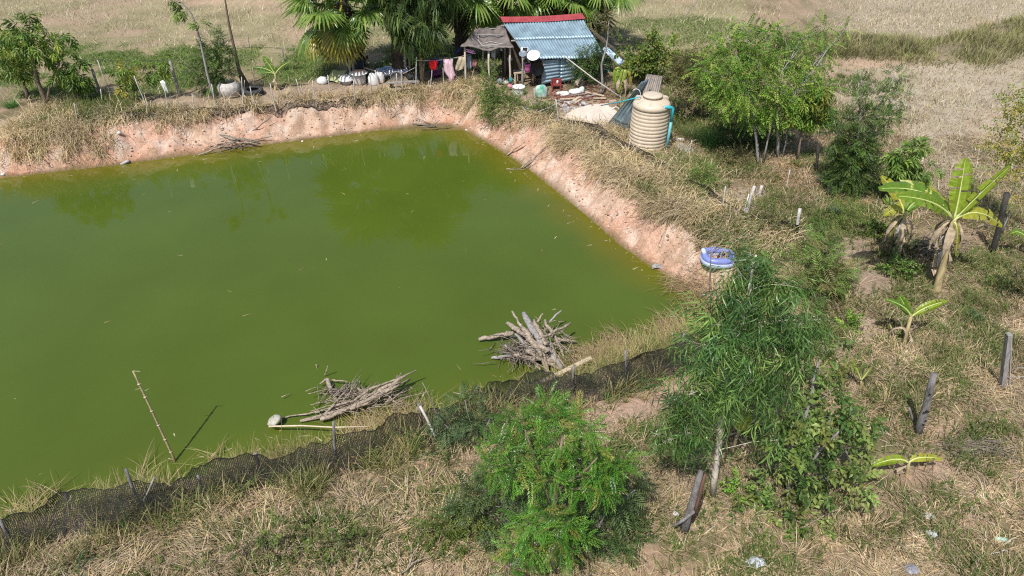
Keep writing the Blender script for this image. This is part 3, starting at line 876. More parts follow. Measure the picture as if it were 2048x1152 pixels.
def tree(name, label, cat, base, trunk, clusters, T, scale, pal, droop=.2, bark='bark', rad=.03, group=None, leaf='leaf', shell=.45, twigs=3, kind='stuff', cj=.14, roll=.5):
    root = thing(name, label, cat, base, group)
    branch_lines(trunk, clusters, rad, twigs).build('trunk', M[bark], root, smooth=True)
    V, F, C = cluster_sprays(clusters, T, scale, pal, droop, shell, base, cj, roll)
    npobj('crown', V, F, C, M[leaf], root, kind=kind)
    return root

def stem(px_pts, Y, r0, r1, dy=0.0):                 # a trunk along photo points at depth Y (drifting by dy)
    k = len(px_pts)
    P = [at(x, y, Y + dy * i / max(1, k - 1)) for i, (x, y) in enumerate(px_pts)]
    out = []
    for i in range(len(P) - 1):
        out += [P[i], P[i].lerp(P[i + 1], .5) + Vector((jit(.03), jit(.03), jit(.01)))]
    out.append(P[-1])
    return out, list(np.linspace(r0, r1, len(out)))

def lobes(lst, Y, rpx):                              # crown lobes: (px, py, radius in px, sprays, depth offset)
    out = []
    for px, py, r, n, dy in lst:
        c = at(px, py, Y + dy)
        rr = r * (c - Vector((0, 0, CAM_H))).length / FPX
        out.append((c, (rr, rr, rr * .85), n))
    return out

YG = [(.20, .32, .05), (.15, .26, .045), (.28, .36, .06), (.09, .17, .035)]
BRIGHT = [(.17, .32, .045), (.24, .39, .06), (.12, .24, .04), (.32, .42, .08)]
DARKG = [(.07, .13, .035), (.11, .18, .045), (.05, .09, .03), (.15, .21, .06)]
MIDG = [(.11, .20, .04), (.17, .27, .06), (.07, .14, .03), (.23, .31, .08)]
NEEM = [(.09, .25, .025), (.13, .33, .035), (.06, .17, .022), (.19, .35, .05), (.10, .22, .03), (.12, .29, .03), (.08, .21, .03), (.27, .27, .06), (.15, .30, .04)]
EUC = [(.095, .20, .055), (.145, .28, .065), (.06, .135, .04), (.22, .35, .085), (.11, .225, .06)]
YEL = [(.34, .32, .05), (.42, .36, .06), (.24, .27, .05)]

# -- palms (fan fronds, each a part)
def frond_mesh(pal, n=34, rad=1.0, pet=1.1, hang=.25, ragged=.0, seed=1):
    r = random.Random(seed); V = []; F = []; C = []
    def q(v, f, c):
        o = len(V); V.extend(v); F.extend([tuple(i + o for i in t) for t in f]); C.extend([c] * len(v))
    pc = np.array(pal[0]) * [1.3, 1.2, 1.2]
    pts = [(pet * t, 0, .10 * pet * math.sin(t * 2.0) - hang * pet * t * t) for t in (0, .35, .7, 1)]
    for i in range(3):
        w0, w1 = .035 * (1 - i * .2), .035 * (1 - (i + 1) * .2)
        a, b = pts[i], pts[i + 1]
        q([(a[0], -w0, a[2]), (a[0], w0, a[2]), (b[0], w1, b[2]), (b[0], -w1, b[2]), (a[0], 0, a[2] - .03), (b[0], 0, b[2] - .03)], [(0, 1, 2), (0, 2, 3), (0, 3, 5), (0, 5, 4)], pc)
    hx, hz_ = pts[-1][0], pts[-1][2]
    for i in range(n):
        a = R(-148 + 296 * i / (n - 1)); da = R(148 / n) * 1.05
        L = rad * (1 - .22 * (abs(a) / R(148)) ** 2) * r.uniform(.92, 1.05)
        if r.random() < ragged: L *= r.uniform(.4, .8)
        c = np.array(pal[r.randrange(len(pal))]) * r.uniform(.85, 1.15)
        cup = .18
        def P(t, o, lift):
            rr = L * t; th = a + o
            dz = cup * rr - (hang + .25) * rr * rr - (r.uniform(.0, .10) * rr if t > .8 else 0)
            return (hx + rr * math.cos(th), rr * math.sin(th), hz_ + dz + lift)
        k = .55
        q([(hx, 0, hz_), P(k, -da, -.01), P(k, 0, .03), P(k, da, -.01), P(.82, -da * .45, -.005), P(.82, da * .45, -.005), P(1.0, 0, -.04)],
          [(0, 1, 2), (0, 2, 3), (1, 4, 2), (2, 4, 5), (2, 5, 3), (4, 6, 5)], c)
    return npmesh('frond', np.array(V), np.array(F), np.array(C), M['glossleaf'])

PALG = [(.13, .24, .04), (.19, .31, .06), (.25, .36, .08), (.09, .17, .035)]
PALY = [(.34, .33, .05), (.26, .29, .05), (.40, .34, .06), (.20, .26, .05)]
PALB = [(.20, .13, .075), (.15, .10, .06), (.26, .18, .10), (.12, .085, .05)]
FG = [frond_mesh(PALG, 36, 1.05, 1.15, .22, 0, 1), frond_mesh(PALG, 34, 1.0, 1.0, .38, 0, 2), frond_mesh(PALG, 36, 1.1, 1.3, .30, .05, 3)]
FY = [frond_mesh(PALY, 34, .95, 1.0, .5, .1, 4)]
FB = [frond_mesh(PALB, 26, .85, .9, .8, .4, 5), frond_mesh(PALB, 24, .8, .8, 1.0, .5, 6)]

def palm(label, base, top, r0, nf, seed, lean=(0, 0), nb=9, ny=2, scl=1.12):
    r = random.Random(seed)
    root = thing('sugar_palm', label, 'palm tree', base, 'sugar palms behind the yard')
    H = top
    mb = MB(); pts = []; rads = []
    for i in range(13):
        t = i / 12
        pts.append(base + Vector((lean[0] * t * t, lean[1] * t * t, -.1 + (H + .1) * t))); rads.append(r0 * (1.35 - .5 * t) * (1.12 if i % 2 else .95))
    mb.tube(pts, rads, 12)
    for i in range(60):                               # cut leaf bases standing off the trunk
        t = r.uniform(.08, .95); a = i * 2.4; p = base + Vector((lean[0] * t * t, lean[1] * t * t, H * t)); rr = r0 * (1.3 - .5 * t)
        d = Vector((math.cos(a), math.sin(a), .55))
        mb.beam(p + d * rr * .7, p + d * (rr + .14), .09, .045)
    mb.build('trunk', M['darkbark'], root)
    c = Vector((lean[0], lean[1], H))
    for i in range(nf + nb + ny):
        az = i * 2.39996 + r.uniform(-.3, .3)
        if i < nf: el = R(82 - 105 * (i / nf) ** .9 + r.uniform(-8, 8)); me = FG[r.randrange(3)]; s = r.uniform(.8, 1.15)
        elif i < nf + ny: el = R(r.uniform(-38, -20)); me = FY[0]; s = r.uniform(.85, 1.05); az = r.uniform(math.pi * .9, math.pi * 1.6)
        else: el = R(r.uniform(-78, -48)); me = FB[r.randrange(2)]; s = r.uniform(.8, 1.05)
        o = bpy.data.objects.new('frond', me)
        link(o, root)
        o.location = c + Vector((0, 0, r.uniform(-.25, .1)))
        o.rotation_euler = (r.uniform(-.35, .35), -el, az)
        o.scale = (s * scl,) * 3
        if i >= nf + ny: o['label'] = 'dead brown frond hanging down'
        elif i >= nf: o['label'] = 'yellowing frond'
    return root

yp = g(718, 153)
palm('sugar palm with sunlit green and yellow fronds behind the timber posts', Vector((yp.x, yp.y, 0)), 3.2, .30, 26, 1, (-.35, 0), 9, 8, 1.28)
yp = g(803, 150)
palm('tall sugar palm whose notched trunk stands behind the silver-covered bench', Vector((yp.x, yp.y + .2, 0)), 4.5, .32, 26, 2, (.25, .2), 12, 0)
for px, Y, h, lab in ((925, 33.8, 3.3, 'sugar palm with a skirt of dead fronds just behind the grey canopy'),
                      (1015, 34.2, 2.9, 'sugar palm whose fronds hang over the left end of the red ridge'),
                      (1105, 34.6, 3.0, 'sugar palm standing behind the middle of the tin roof'),
                      (1185, 34.8, 3.1, 'sugar palm at the right-hand end of the row behind the tin roof')):
    b = at(px, 100, Y)
    palm(lab, Vector((b.x, Y, 0)), h, .28, 22, int(px), (jit(.2), 0), 10, 1)

# -- bananas (each leaf a part, its midrib a sub-part)
def bez(p0, p1, p2, t): return p0 * (1 - t) ** 2 + p1 * (2 * t * (1 - t)) + p2 * t * t

BANL = [(.26, .36, .035), (.20, .33, .03)]
M['banana'] = leafmat('banana_leaf', .42, .35, .5)
M['midrib'] = pm('banana_midrib', (.50, .55, .20), .5, .15, 6, .1)
M['banstem'] = pm('banana_stem', (.54, .44, .22), .7, .4, 9, .5, stretch=(1, 1, .35), c2=(.24, .19, .11))
M['deadleaf'] = pm('dry_banana_leaf', (.40, .32, .22), .9, .35, 9, .5)

def banana_leaf(root, p0, p1, p2, width, nrm, col=(.23, .34, .035), pet=.14, tears=0, fold=.22, seed=0):
    p0, p1, p2 = Vector(p0), Vector(p1), Vector(p2); nrm = Vector(nrm).normalized()
    r = random.Random(seed + int(width * 1000)); n = 30; V = []; F = []; C = []
    tear = {(r.randrange(6, n - 2), r.choice((-1, 1))) for _ in range(tears)}
    off = {-1: 0.0, 1: 0.0}
    for sd in (-1, 1):
        prev = None
        for i in range(n + 1):
            t = pet + (1 - pet) * i / n
            c = bez(p0, p1, p2, t); d = (bez(p0, p1, p2, min(1, t + .01)) - bez(p0, p1, p2, t - .01)).normalized()
            s = d.cross(nrm).normalized() * sd; up = s.cross(d).normalized() * (-sd if True else 1)
            if up.dot(nrm) < 0: up = -up
            u = i / n
            w = width * .45 * (math.sin(math.pi * min(1, u * .9 + .06)) ** .55) * (1 if u < .93 else .75)
            if (i, sd) in tear: off[sd] = r.uniform(-.35, .14); prev = None
            elif r.random() < .12: off[sd] *= .6
            wav = .02 * math.sin(i * 1.9 + sd) + off[sd] * .5
            row = [c, c + s * w * .5 + up * (w * fold), c + s * w * .97 + up * (w * fold * 1.2 + wav * w * 2 - w * .22)]
            o = len(V); V += [tuple(p) for p in row]
            cc = np.array(col) * r.uniform(.9, 1.1)
            yellow = np.array(r.choice(((.42, .40, .06), (.34, .22, .09), (.30, .18, .08)))) if r.random() < .22 else cc
            C += [cc, cc, cc * .4 + yellow * .6]
            if prev is not None:
                for k in (0, 1): F += [(prev + k, prev + k + 1, o + k + 1), (prev + k, o + k + 1, o + k)]
            prev = o
    lf = npobj('leaf', np.array(V), np.array(F), np.array(C), M['banana'], root, smooth=False)
    mb = MB(); L = (p2 - p0).length
    mb.tube([bez(p0, p1, p2, t) - nrm * .004 for t in np.linspace(0, .97, 12)], list(np.linspace(.030, .006, 12) * min(1.3, .5 + L * .4)), 6)
    o = mb.build('midrib', M['midrib'], root, smooth=True)
    o.parent = lf
    return lf

def banana(label, base, tops, r0, leaves, Y, dead=0, group='banana plants'):
    root = thing('banana_plant', label, 'banana plant', base, group)
    P = [at(x, y, Y + dy) for x, y, dy in tops]
    P[0] = Vector(base)
    MB().tube([P[0] - Vector((0, 0, .08))] + P[:-1] + [P[-1]], list(np.linspace(r0, r0 * .5, len(P) + 1)), 10).build('stem', M['banstem'], root, smooth=True)
    for i, (a, b, c, w, nr, cl, tr) in enumerate(leaves):
        banana_leaf(root, at(*a), at(*b), at(*c), w, nr, cl, tears=tr + 4, seed=i)
    for i in range(dead):
        t = random.uniform(.25, .95); a = P[0].lerp(P[-1], t); an = random.uniform(0, 6.28); L = random.uniform(.25, .6)
        d = Vector((math.cos(an) * .16, math.sin(an) * .16, 0)); s = Vector((-math.sin(an), math.cos(an), 0)) * random.uniform(.04, .08) * min(1, r0 / .09); L *= min(1, r0 / .08)
        rows = [[a + d * (r0 / .16) * .8 - s * .4, a + d * (r0 / .16) * .8 + s * .4], [a + d * 1.1 + Vector((0, 0, -L * .4)) - s, a + d * 1.25 + Vector((0, 0, -L * .45)) + s], [a + d * .9 + Vector((jit(.06), 0, -L)) - s * .5, a + d * .8 + Vector((0, jit(.06), -L * .95)) + s * .6]]
        for rw in rows:
            for p in rw: p.z = max(p.z, hz(p.x, p.y) + .01)
        MB().grid(rows).build('dead_sheath', M['deadleaf'] if (i % 3 or r0 < .08) else M['cgrey'], root)
    for i in range(6 if r0 > .08 else 0):               # withered leaves hanging under the crown
        an = i * 1.05 + jit(.3); top = P[-1] - Vector((0, 0, .12)); L = random.uniform(.5, .95)
        d = Vector((math.cos(an), math.sin(an), 0)); s = Vector((-d.y, d.x, 0))
        rows = []
        for v in np.linspace(0, 1, 7):
            c = top + d * (.10 + .22 * math.sin(2.2 * v)) + Vector((0, 0, .05 - L * v ** 1.2)); w_ = .09 * math.sin(math.pi * min(1, v * .9 + .12)) * random.uniform(.7, 1.2)
            rows.append([c - s * w_, c + d * .03, c + s * w_])
        MB().grid(rows).build('withered_leaf', M['deadleaf'], root)
    return root

BG, BD, BY_ = (.27, .38, .035), (.15, .28, .03), (.40, .42, .05)
b = g(1873, 580); Y = b.y
banana('tall banana plant with one upright leaf and drooping side leaves on the right', b, [(1873, 580, 0), (1888, 525, .05), (1900, 470, .1), (1908, 438, .12)], .105, [
    ((1908, 440, Y + .12), (1921, 385, Y + .25), (1931, 316, Y + .5), .62, (.05, -1, .35), BG, 1),
    ((1905, 440, Y + .12), (1870, 365, Y + .1), (1757, 378, Y - .1), .55, (0, -.5, .9), BD, 2),
    ((1903, 438, Y + .1), (1880, 395, Y - .25), (1792, 392, Y - .45), .46, (-.1, -.6, .8), (.20, .33, .03), 1),
    ((1908, 440, Y + .14), (1945, 400, Y + .2), (2020, 332, Y + .15), .42, (.35, -.75, .5), BG, 4),
    ((1908, 440, Y + .1), (1955, 405, Y + .35), (2004, 452, Y + .25), .48, (.2, -.5, .85), BY_, 6),
    ((1906, 440, Y + .2), (1880, 380, Y + .6), (1800, 362, Y + 1.0), .44, (0, -.5, .85), BY_, 2),
    ((1908, 445, Y), (1918, 445, Y - .1), (1912, 512, Y - .1), .18, (0, -1, .2), (.36, .33, .08), 5)], Y, 12)
b = g(1796, 515); Y = b.y
banana('smaller banana plant with a yellow stem behind the tall one', b, [(1796, 515, 0), (1804, 470, 0), (1810, 430, 0)], .085, [
    ((1810, 432, Y), (1795, 405, Y - .1), (1768, 432, Y - .15), .30, (0, -.6, .8), BY_, 3),
    ((1810, 432, Y), (1820, 400, Y + .1), (1852, 398, Y + .2), .36, (.2, -.5, .8), BD, 2),
    ((1810, 432, Y), (1800, 385, Y + .3), (1762, 352, Y + .5), .34, (-.1, -.7, .6), BY_, 2),
    ((1810, 434, Y), (1790, 430, Y), (1778, 478, Y), .24, (-.3, -.9, .3), (.30, .29, .09), 5)], Y, 9)
b = g(1808, 688); Y = b.y
banana('young banana plant with three short leaves and a dry brown sheath', b, [(1808, 688, 0), (1815, 660, 0), (1822, 632, 0)], .06, [
    ((1822, 634, Y), (1815, 610, Y), (1770, 598, Y), .17, (-.2, -.5, .8), (.12, .25, .03), 0),
    ((1822, 634, Y), (1812, 615, Y + .1), (1798, 590, Y + .15), .24, (-.3, -.8, .5), BD, 0),
    ((1823, 634, Y), (1845, 612, Y), (1894, 602, Y + .05), .25, (.1, -.7, .7), BG, 1)], Y, 5)
b = g(1722, 776); Y = b.y
banana('banana sucker with one upright leaf beside the broad-leaved bush', b, [(1722, 776, 0), (1722, 768, 0), (1722, 758, 0)], .03, [
    ((1722, 760, Y), (1714, 738, Y), (1702, 716, Y), .14, (.7, -.6, .4), BG, 0),
    ((1723, 760, Y), (1732, 748, Y), (1743, 734, Y), .09, (-.4, -.8, .4), (.30, .34, .12), 0),
    ((1722, 762, Y), (1726, 768, Y), (1724, 780, Y), .06, (0, -.9, .4), (.50, .38, .05), 0)], Y)
b = g(1813, 952); Y = b.y
banana('tiny banana plant with two level leaves on bare straw', b, [(1813, 952, 0), (1816, 938, 0), (1818, 924, 0)], .045, [
    ((1817, 926, Y), (1800, 908, Y), (1742, 932, Y - .1), .19, (-.05, -.6, .8), BG, 1),
    ((1818, 926, Y), (1830, 908, Y + .05), (1886, 918, Y + .05), .17, (.05, -.6, .8), BY_, 4)], Y, 3)
b = g(1462, 905); Y = b.y
banana('half-dead banana plant with one yellow leaf under the narrow-leaved tree', b, [(1462, 905, 0), (1470, 885, 0), (1478, 862, 0)], .05, [
    ((1476, 866, Y), (1484, 845, Y), (1470, 812, Y), .22, (.2, -.8, .5), (.42, .42, .05), 1),
    ((1476, 866, Y), (1495, 850, Y), (1500, 815, Y), .20, (-.2, -.8, .5), (.30, .36, .05), 1)], Y, 2)
b = g(550, 180); Y = b.y
banana('banana plant with dark leaves between the tyre and the left palm', b, [(556, 182, 0), (552, 160, 0), (550, 146, 0)], .07, [
    ((550, 148, Y), (538, 128, Y), (526, 112, Y + .1), .34, (-.2, -.8, .5), BD, 1),
    ((550, 148, Y), (530, 132, Y), (507, 136, Y), .26, (0, -.6, .8), (.08, .19, .03), 1),
    ((550, 148, Y), (532, 142, Y - .2), (512, 145, Y - .3), .24, (0, -.6, .8), (.09, .2, .03), 1),
    ((551, 148, Y), (560, 130, Y), (584, 122, Y), .20, (.1, -.7, .6), (.12, .2, .04), 1)], Y, 5)
b = g(1240, 190); Y = b.y
banana('banana clump with hanging leaves between the hut and the tank', b, [(1248, 192, 0), (1246, 170, 0), (1244, 145, 0)], .09, [
    ((1243, 148, Y), (1233, 126, Y - .1), (1230, 168, Y - .2), .36, (-.3, -.9, .3), (.22, .34, .04), 2),
    ((1244, 148, Y), (1256, 120, Y - .1), (1237, 186, Y - .3), .34, (.2, -.95, .2), (.26, .36, .05), 2),
    ((1245, 148, Y), (1262, 130, Y), (1262, 170, Y), .22, (.3, -.9, .2), (.40, .36, .06), 4)], Y, 5)
b = g(2052, 512); Y = b.y
banana('banana leaf reaching in from beyond the right edge', b, [(2062, 520, 0), (2060, 495, 0), (2056, 478, 0)], .06, [
    ((2056, 480, Y), (2040, 455, Y), (2020, 468, Y), .22, (0, -.6, .8), BD, 0),
    ((2056, 480, Y), (2075, 455, Y), (2100, 470, Y), .24, (0, -.6, .8), BD, 0)], Y)

# -- trees and bushes
# top left saplings
b = g(94, 210); Y = b.y
tree('mango_tree', 'bushy green mango tree with a forked dark trunk at the upper left', 'tree', b,
     [stem([(94, 210), (82, 180), (72, 148), (66, 110)], Y, .11, .05), stem([(94, 205), (100, 165), (112, 140)], Y, .05, .03)],
     lobes([(45, 60, 26, 27, 0), (15, 75, 25, 21, .3), (75, 75, 25, 24, -.2), (110, 72, 13, 6, 0), (30, 110, 28, 27, -.2), (85, 112, 28, 27, .2), (120, 128, 19, 15, 0), (60, 42, 17, 10, .2), (140, 75, 6, 3, 0), (10, 130, 19, 15, .1), (100, 95, 21, 15, -.4), (60, 90, 23, 12, -.5)], Y, 1),
     T_MANGO, 1.1, YG + MIDG[1:2], .35, rad=.045)
b = g(57, 198); Y = b.y
tree('mango_tree', 'slim leaning mango tree left of the forked one', 'tree', b, [stem([(57, 198), (48, 170), (42, 145), (36, 110)], Y, .08, .035)],
     lobes([(30, 100, 26, 36, .2), (8, 95, 24, 34, 0), (50, 135, 20, 22, 0), (20, 145, 20, 24, 0)], Y, 1), T_MANGO, 1.1, YG, .35, rad=.03)
b = g(153, 212); Y = b.y
tree('mango_tree', 'small mango tree with drooping dark leaves right of the forked one', 'tree', b, [stem([(153, 212), (148, 190), (146, 170)], Y, .05, .03), stem([(158, 210), (156, 190), (152, 176)], Y, .04, .02)],
     lobes([(145, 150, 20, 26, 0), (165, 160, 16, 18, 0), (128, 152, 16, 18, 0), (150, 128, 14, 14, 0)], Y, 1), T_MANGO, 1.1, YG + MIDG[:2], .6, rad=.02)
b = g(262, 205); Y = b.y
tree('sapling', 'yellowing sapling among the fence sticks on the left', 'sapling', b, [stem([(262, 205), (252, 180), (246, 152)], Y, .03, .012), stem([(252, 200), (240, 170), (234, 148)], Y, .02, .01)],
     lobes([(255, 140, 14, 12, 0), (240, 155, 14, 14, 0), (262, 160, 12, 12, 0), (255, 185, 14, 12, 0)], Y, 1), T_MANGO, 1.0, YEL + YG, .5, rad=.01)
b = g(318, 200); Y = b.y
tree('sapling', 'thin green sapling left of the hanging white shirt', 'sapling', b, [stem([(305, 200), (298, 175), (296, 155)], Y, .02, .01)],
     lobes([(298, 150, 13, 11, 0), (314, 145, 13, 11, 0), (328, 122, 8, 5, 0), (290, 128, 10, 6, 0)], Y, 1), T_MANGO, .95, YG, .6, rad=.01)
b = g(432, 190); Y = b.y
tree('feathery_shrub', 'rounded dark feathery shrub behind the white jar', 'shrub', b, [stem([(432, 190), (432, 150), (434, 100)], Y, .05, .02)],
     lobes([(430, 85, 22, 54, 0), (415, 110, 24, 72, 0), (445, 110, 22, 63, 0), (430, 140, 30, 90, .2), (405, 150, 24, 63, 0), (452, 145, 20, 54, 0), (425, 170, 28, 72, 0), (390, 140, 14, 22, 0), (440, 70, 10, 13, 0)], Y, 1), T_FEA, .95, DARKG + MIDG[:2], .0, rad=.02)
b = g(432, 205); Y = b.y
tree('slender_tree', 'slender bare tree curving left with a leaf tuft at its tip', 'tree', b, [stem([(431, 203), (415, 150), (400, 80), (384, 30), (362, 4), (352, -6)], Y, .055, .015)],
     lobes([(360, 22, 7, 5, 0), (352, 2, 7, 5, 0), (402, 50, 6, 3, 0)], Y, 1), T_MANGO, 1.0, MIDG, .8, bark='greywood', rad=.012)
b = g(490, 172); Y = b.y
tree('slender_tree', 'bare-stemmed slender tree with a thick dark foot by the tyre', 'tree', b, [([at(492, 172, Y), at(478, 140, Y), at(468, 95, Y), at(458, 50, Y), at(450, 0, Y), at(445, -40, Y)], [.17, .085, .06, .05, .035, .02])],
     lobes([(446, -44, 12, 8, 0)], Y, 1), T_MANGO, 1.0, MIDG, .8, rad=.012)
# dark drooping tree in front of the second palm
b = g(848, 170); Y = b.y - .3
tree('bamboo_clump', 'dense dark tree with fine drooping foliage in front of the tall palm', 'tree', Vector((b.x, Y, 0)), [stem([(846, 168), (842, 120), (836, 60), (830, 0)], Y, .09, .04), stem([(846, 168), (850, 110), (858, 40)], Y, .05, .03)],
     lobes([(800, 12, 32, 90, 0), (840, 2, 34, 102, .2), (880, 17, 28, 72, .2), (810, 52, 34, 90, -.2), (850, 52, 34, 96, 0), (790, 37, 22, 48, 0), (870, 67, 22, 48, 0), (820, 80, 22, 48, 0), (845, -38, 38, 72, 0), (800, -38, 32, 60, 0), (890, -23, 28, 54, 0), (850, 92, 15, 18, 0)], Y, 1),
     T_DRAPE, 1.15, DARKG, .2, rad=.03)
# hut side shrubs
b = g(1165, 168); Y = b.y - .4
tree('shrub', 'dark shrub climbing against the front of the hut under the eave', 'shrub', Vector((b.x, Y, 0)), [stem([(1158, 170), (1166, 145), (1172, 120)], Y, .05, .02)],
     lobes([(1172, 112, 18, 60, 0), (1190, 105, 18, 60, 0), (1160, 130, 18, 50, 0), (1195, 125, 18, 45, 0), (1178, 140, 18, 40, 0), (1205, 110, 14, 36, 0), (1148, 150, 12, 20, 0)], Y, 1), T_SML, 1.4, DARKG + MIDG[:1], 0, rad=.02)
b = g(1200, 190); Y = b.y
tree('bare_tree', 'thin leaning tree with a bare crooked trunk in front of the green net', 'tree', b, [stem([(1200, 190), (1205, 165), (1203, 130), (1212, 100), (1216, 70), (1218, 40)], Y, .06, .02)],
     lobes([(1205, 45, 18, 26, 0), (1185, 45, 14, 18, 0), (1225, 60, 12, 10, 0), (1215, 30, 14, 14, 0)], Y, 1), T_SML, 1.4, OLIVE, 0, rad=.02, bark='greywood')
b = g(1300, 190); Y = b.y + 1.2
tree('yellow_green_tree', 'yellow-green leafy tree behind the leaning tin sheets', 'tree', Vector((b.x, Y, 0)), [stem([(1310, 180), (1302, 150), (1300, 120)], Y, .07, .03), stem([(1300, 178), (1285, 150), (1272, 120)], Y, .05, .02)],
     lobes([(1300, 95, 20, 34, 0), (1275, 112, 22, 36, 0), (1320, 115, 22, 36, 0), (1300, 128, 22, 34, -.2), (1338, 100, 16, 20, 0), (1262, 130, 16, 20, 0), (1310, 80, 10, 10, 0), (1245, 85, 12, 8, 0), (1345, 128, 14, 16, 0)], Y, 1), T_OVAL, 1.25, YEL[2:] + YG + OLIVE[:1], .2, rad=.025)
b = g(1375, 250); Y = b.y + .4
tree('olive_bush', 'tall olive thicket right behind the tank', 'shrub', Vector((b.x, Y, 0)), [stem([(1373, 240), (1376, 200), (1380, 150)], Y, .07, .03), stem([(1380, 240), (1400, 190), (1410, 140)], Y, .04, .02)],
     lobes([(1370, 130, 26, 110, .3), (1400, 150, 28, 120, 0), (1360, 165, 24, 80, 0), (1385, 185, 26, 100, 0), (1410, 195, 26, 90, 0), (1395, 120, 22, 80, .3), (1350, 140, 18, 50, .5), (1420, 170, 20, 60, 0), (1378, 215, 20, 40, 0)], Y, 1), T_SML, 1.5, OLIVE + [(.14, .17, .06)], 0, rad=.02)
# the bright feathery trees on the right of the tank
TR = [((1518, 330), [(1518, 330), (1514, 290), (1508, 250), (1500, 190)], [(1470, 110, 28, 124, .6), (1500, 90, 23, 83, .8), (1520, 130, 28, 124, .2), (1460, 160, 28, 124, 0), (1440, 180, 26, 114, .3), (1430, 120, 18, 52, .8), (1490, 190, 28, 114, -.3), (1540, 170, 23, 83, 0), (1450, 205, 23, 83, -.2), (1500, 60, 14, 26, 1), (1405, 140, 14, 31, .4), (1414, 175, 16, 39, .9), (1480, 45, 8, 10, 1.4), (1540, 65, 14, 28, 1), (1435, 90, 12, 20, .8), (1450, 70, 10, 15, 1)],
       'bright green feathery tree with its trunk nearest the tank', BRIGHT),
      ((1556, 318), [(1556, 318), (1556, 270), (1552, 220), (1560, 150)], [(1560, 110, 24, 93, .8), (1590, 130, 23, 83, .5), (1550, 200, 26, 114, -.2), (1590, 180, 24, 93, 0), (1530, 220, 23, 93, -.4), (1575, 225, 21, 72, -.2), (1570, 75, 17, 41, 1.2), (1610, 80, 17, 41, 1.4), (1620, 150, 15, 31, .6), (1645, 55, 9, 14, 2), (1660, 90, 14, 23, 2), (1690, 60, 10, 13, 3), (1640, 110, 16, 31, 1.4), (1650, 175, 16, 31, .6), (1618, 200, 18, 39, .2), (1632, 130, 16, 31, 1), (1500, 235, 18, 52, -.4)],
       'bright green feathery tree standing second from the tank', BRIGHT + MIDG[:1])]
for bp_, tr_, lb_, lab, pal in TR:
    b = g(*bp_); Y = b.y
    tree('feathery_tree', lab, 'tree', b, [stem(tr_, Y, .06, .025), stem([(bp_[0] + 8, bp_[1] - 4), (bp_[0] + 20, bp_[1] - 60), (bp_[0] + 34, bp_[1] - 130)], Y, .035, .015)], lobes(lb_, Y, 1), T_MORI, 1.35, pal, .1, rad=.025, bark='greywood')
b = g(1596, 322); Y = b.y
tree('yellow_green_tree', 'thin tree hung with long yellowing leaves beside the dark post', 'tree', b, [stem([(1596, 322), (1600, 285), (1604, 245), (1612, 215)], Y, .045, .02)],
     lobes([(1610, 205, 22, 34, 0), (1635, 200, 20, 30, 0), (1650, 215, 18, 26, 0), (1590, 225, 18, 24, 0), (1640, 180, 16, 18, .2), (1625, 235, 16, 18, 0), (1660, 235, 12, 14, 0)], Y, 1), T_MANGO, 1.05, BRIGHT + YEL[2:], .7, rad=.02)
b = g(1478, 300); Y = b.y + .3
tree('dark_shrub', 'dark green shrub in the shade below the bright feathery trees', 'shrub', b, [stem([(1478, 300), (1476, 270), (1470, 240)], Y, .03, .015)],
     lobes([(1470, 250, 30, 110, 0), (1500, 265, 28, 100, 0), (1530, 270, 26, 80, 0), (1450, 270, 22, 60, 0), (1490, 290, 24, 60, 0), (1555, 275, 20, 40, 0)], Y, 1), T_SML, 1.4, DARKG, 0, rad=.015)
b = g(1705, 385); Y = b.y
tree('feathery_shrub', 'dark dense shrub with open feathery branches against the pale field', 'shrub', b, [stem([(1705, 385), (1712, 320), (1720, 240), (1722, 170), (1720, 140)], Y, .05, .012), stem([(1712, 380), (1735, 300), (1760, 210), (1790, 150)], Y, .04, .012), stem([(1700, 380), (1680, 310), (1668, 240)], Y, .03, .01)],
     lobes([(1705, 340, 44, 296, 0), (1690, 310, 32, 171, 0), (1730, 310, 34, 182, .1), (1715, 280, 34, 125, 0), (1670, 270, 24, 57, 0), (1745, 265, 26, 68, 0), (1725, 235, 26, 57, 0), (1690, 240, 20, 38, 0), (1775, 235, 22, 38, 0), (1760, 195, 22, 38, 0), (1790, 190, 20, 28, 0), (1722, 170, 14, 17, 0), (1785, 155, 16, 19, 0), (1805, 210, 16, 17, 0), (1720, 195, 16, 19, 0), (1740, 360, 26, 79, -.1), (1672, 360, 24, 79, 0)], Y, 1), T_FEA, .78, MIDG[:3] + DARKG, 0, rad=.018, bark='greywood')
b = g(1830, 425); Y = b.y + .6
tree('mango_tree', 'small mango tree right behind the leaning banana leaves', 'tree', Vector((b.x, Y, 0)), [stem([(1828, 425), (1822, 385), (1815, 345)], Y, .04, .02)],
     lobes([(1800, 320, 18, 24, 0), (1825, 305, 18, 24, 0), (1840, 295, 14, 16, 0), (1810, 345, 22, 30, 0), (1838, 340, 22, 30, 0), (1790, 345, 16, 18, 0), (1850, 365, 16, 18, 0), (1785, 315, 10, 8, 0), (1800, 440, 20, 26, -.4), (1775, 430, 16, 18, -.4)], Y, 1), T_MANGO, .85, MIDG + YG[:2], .45, rad=.015)
b = g(2075, 470); Y = b.y
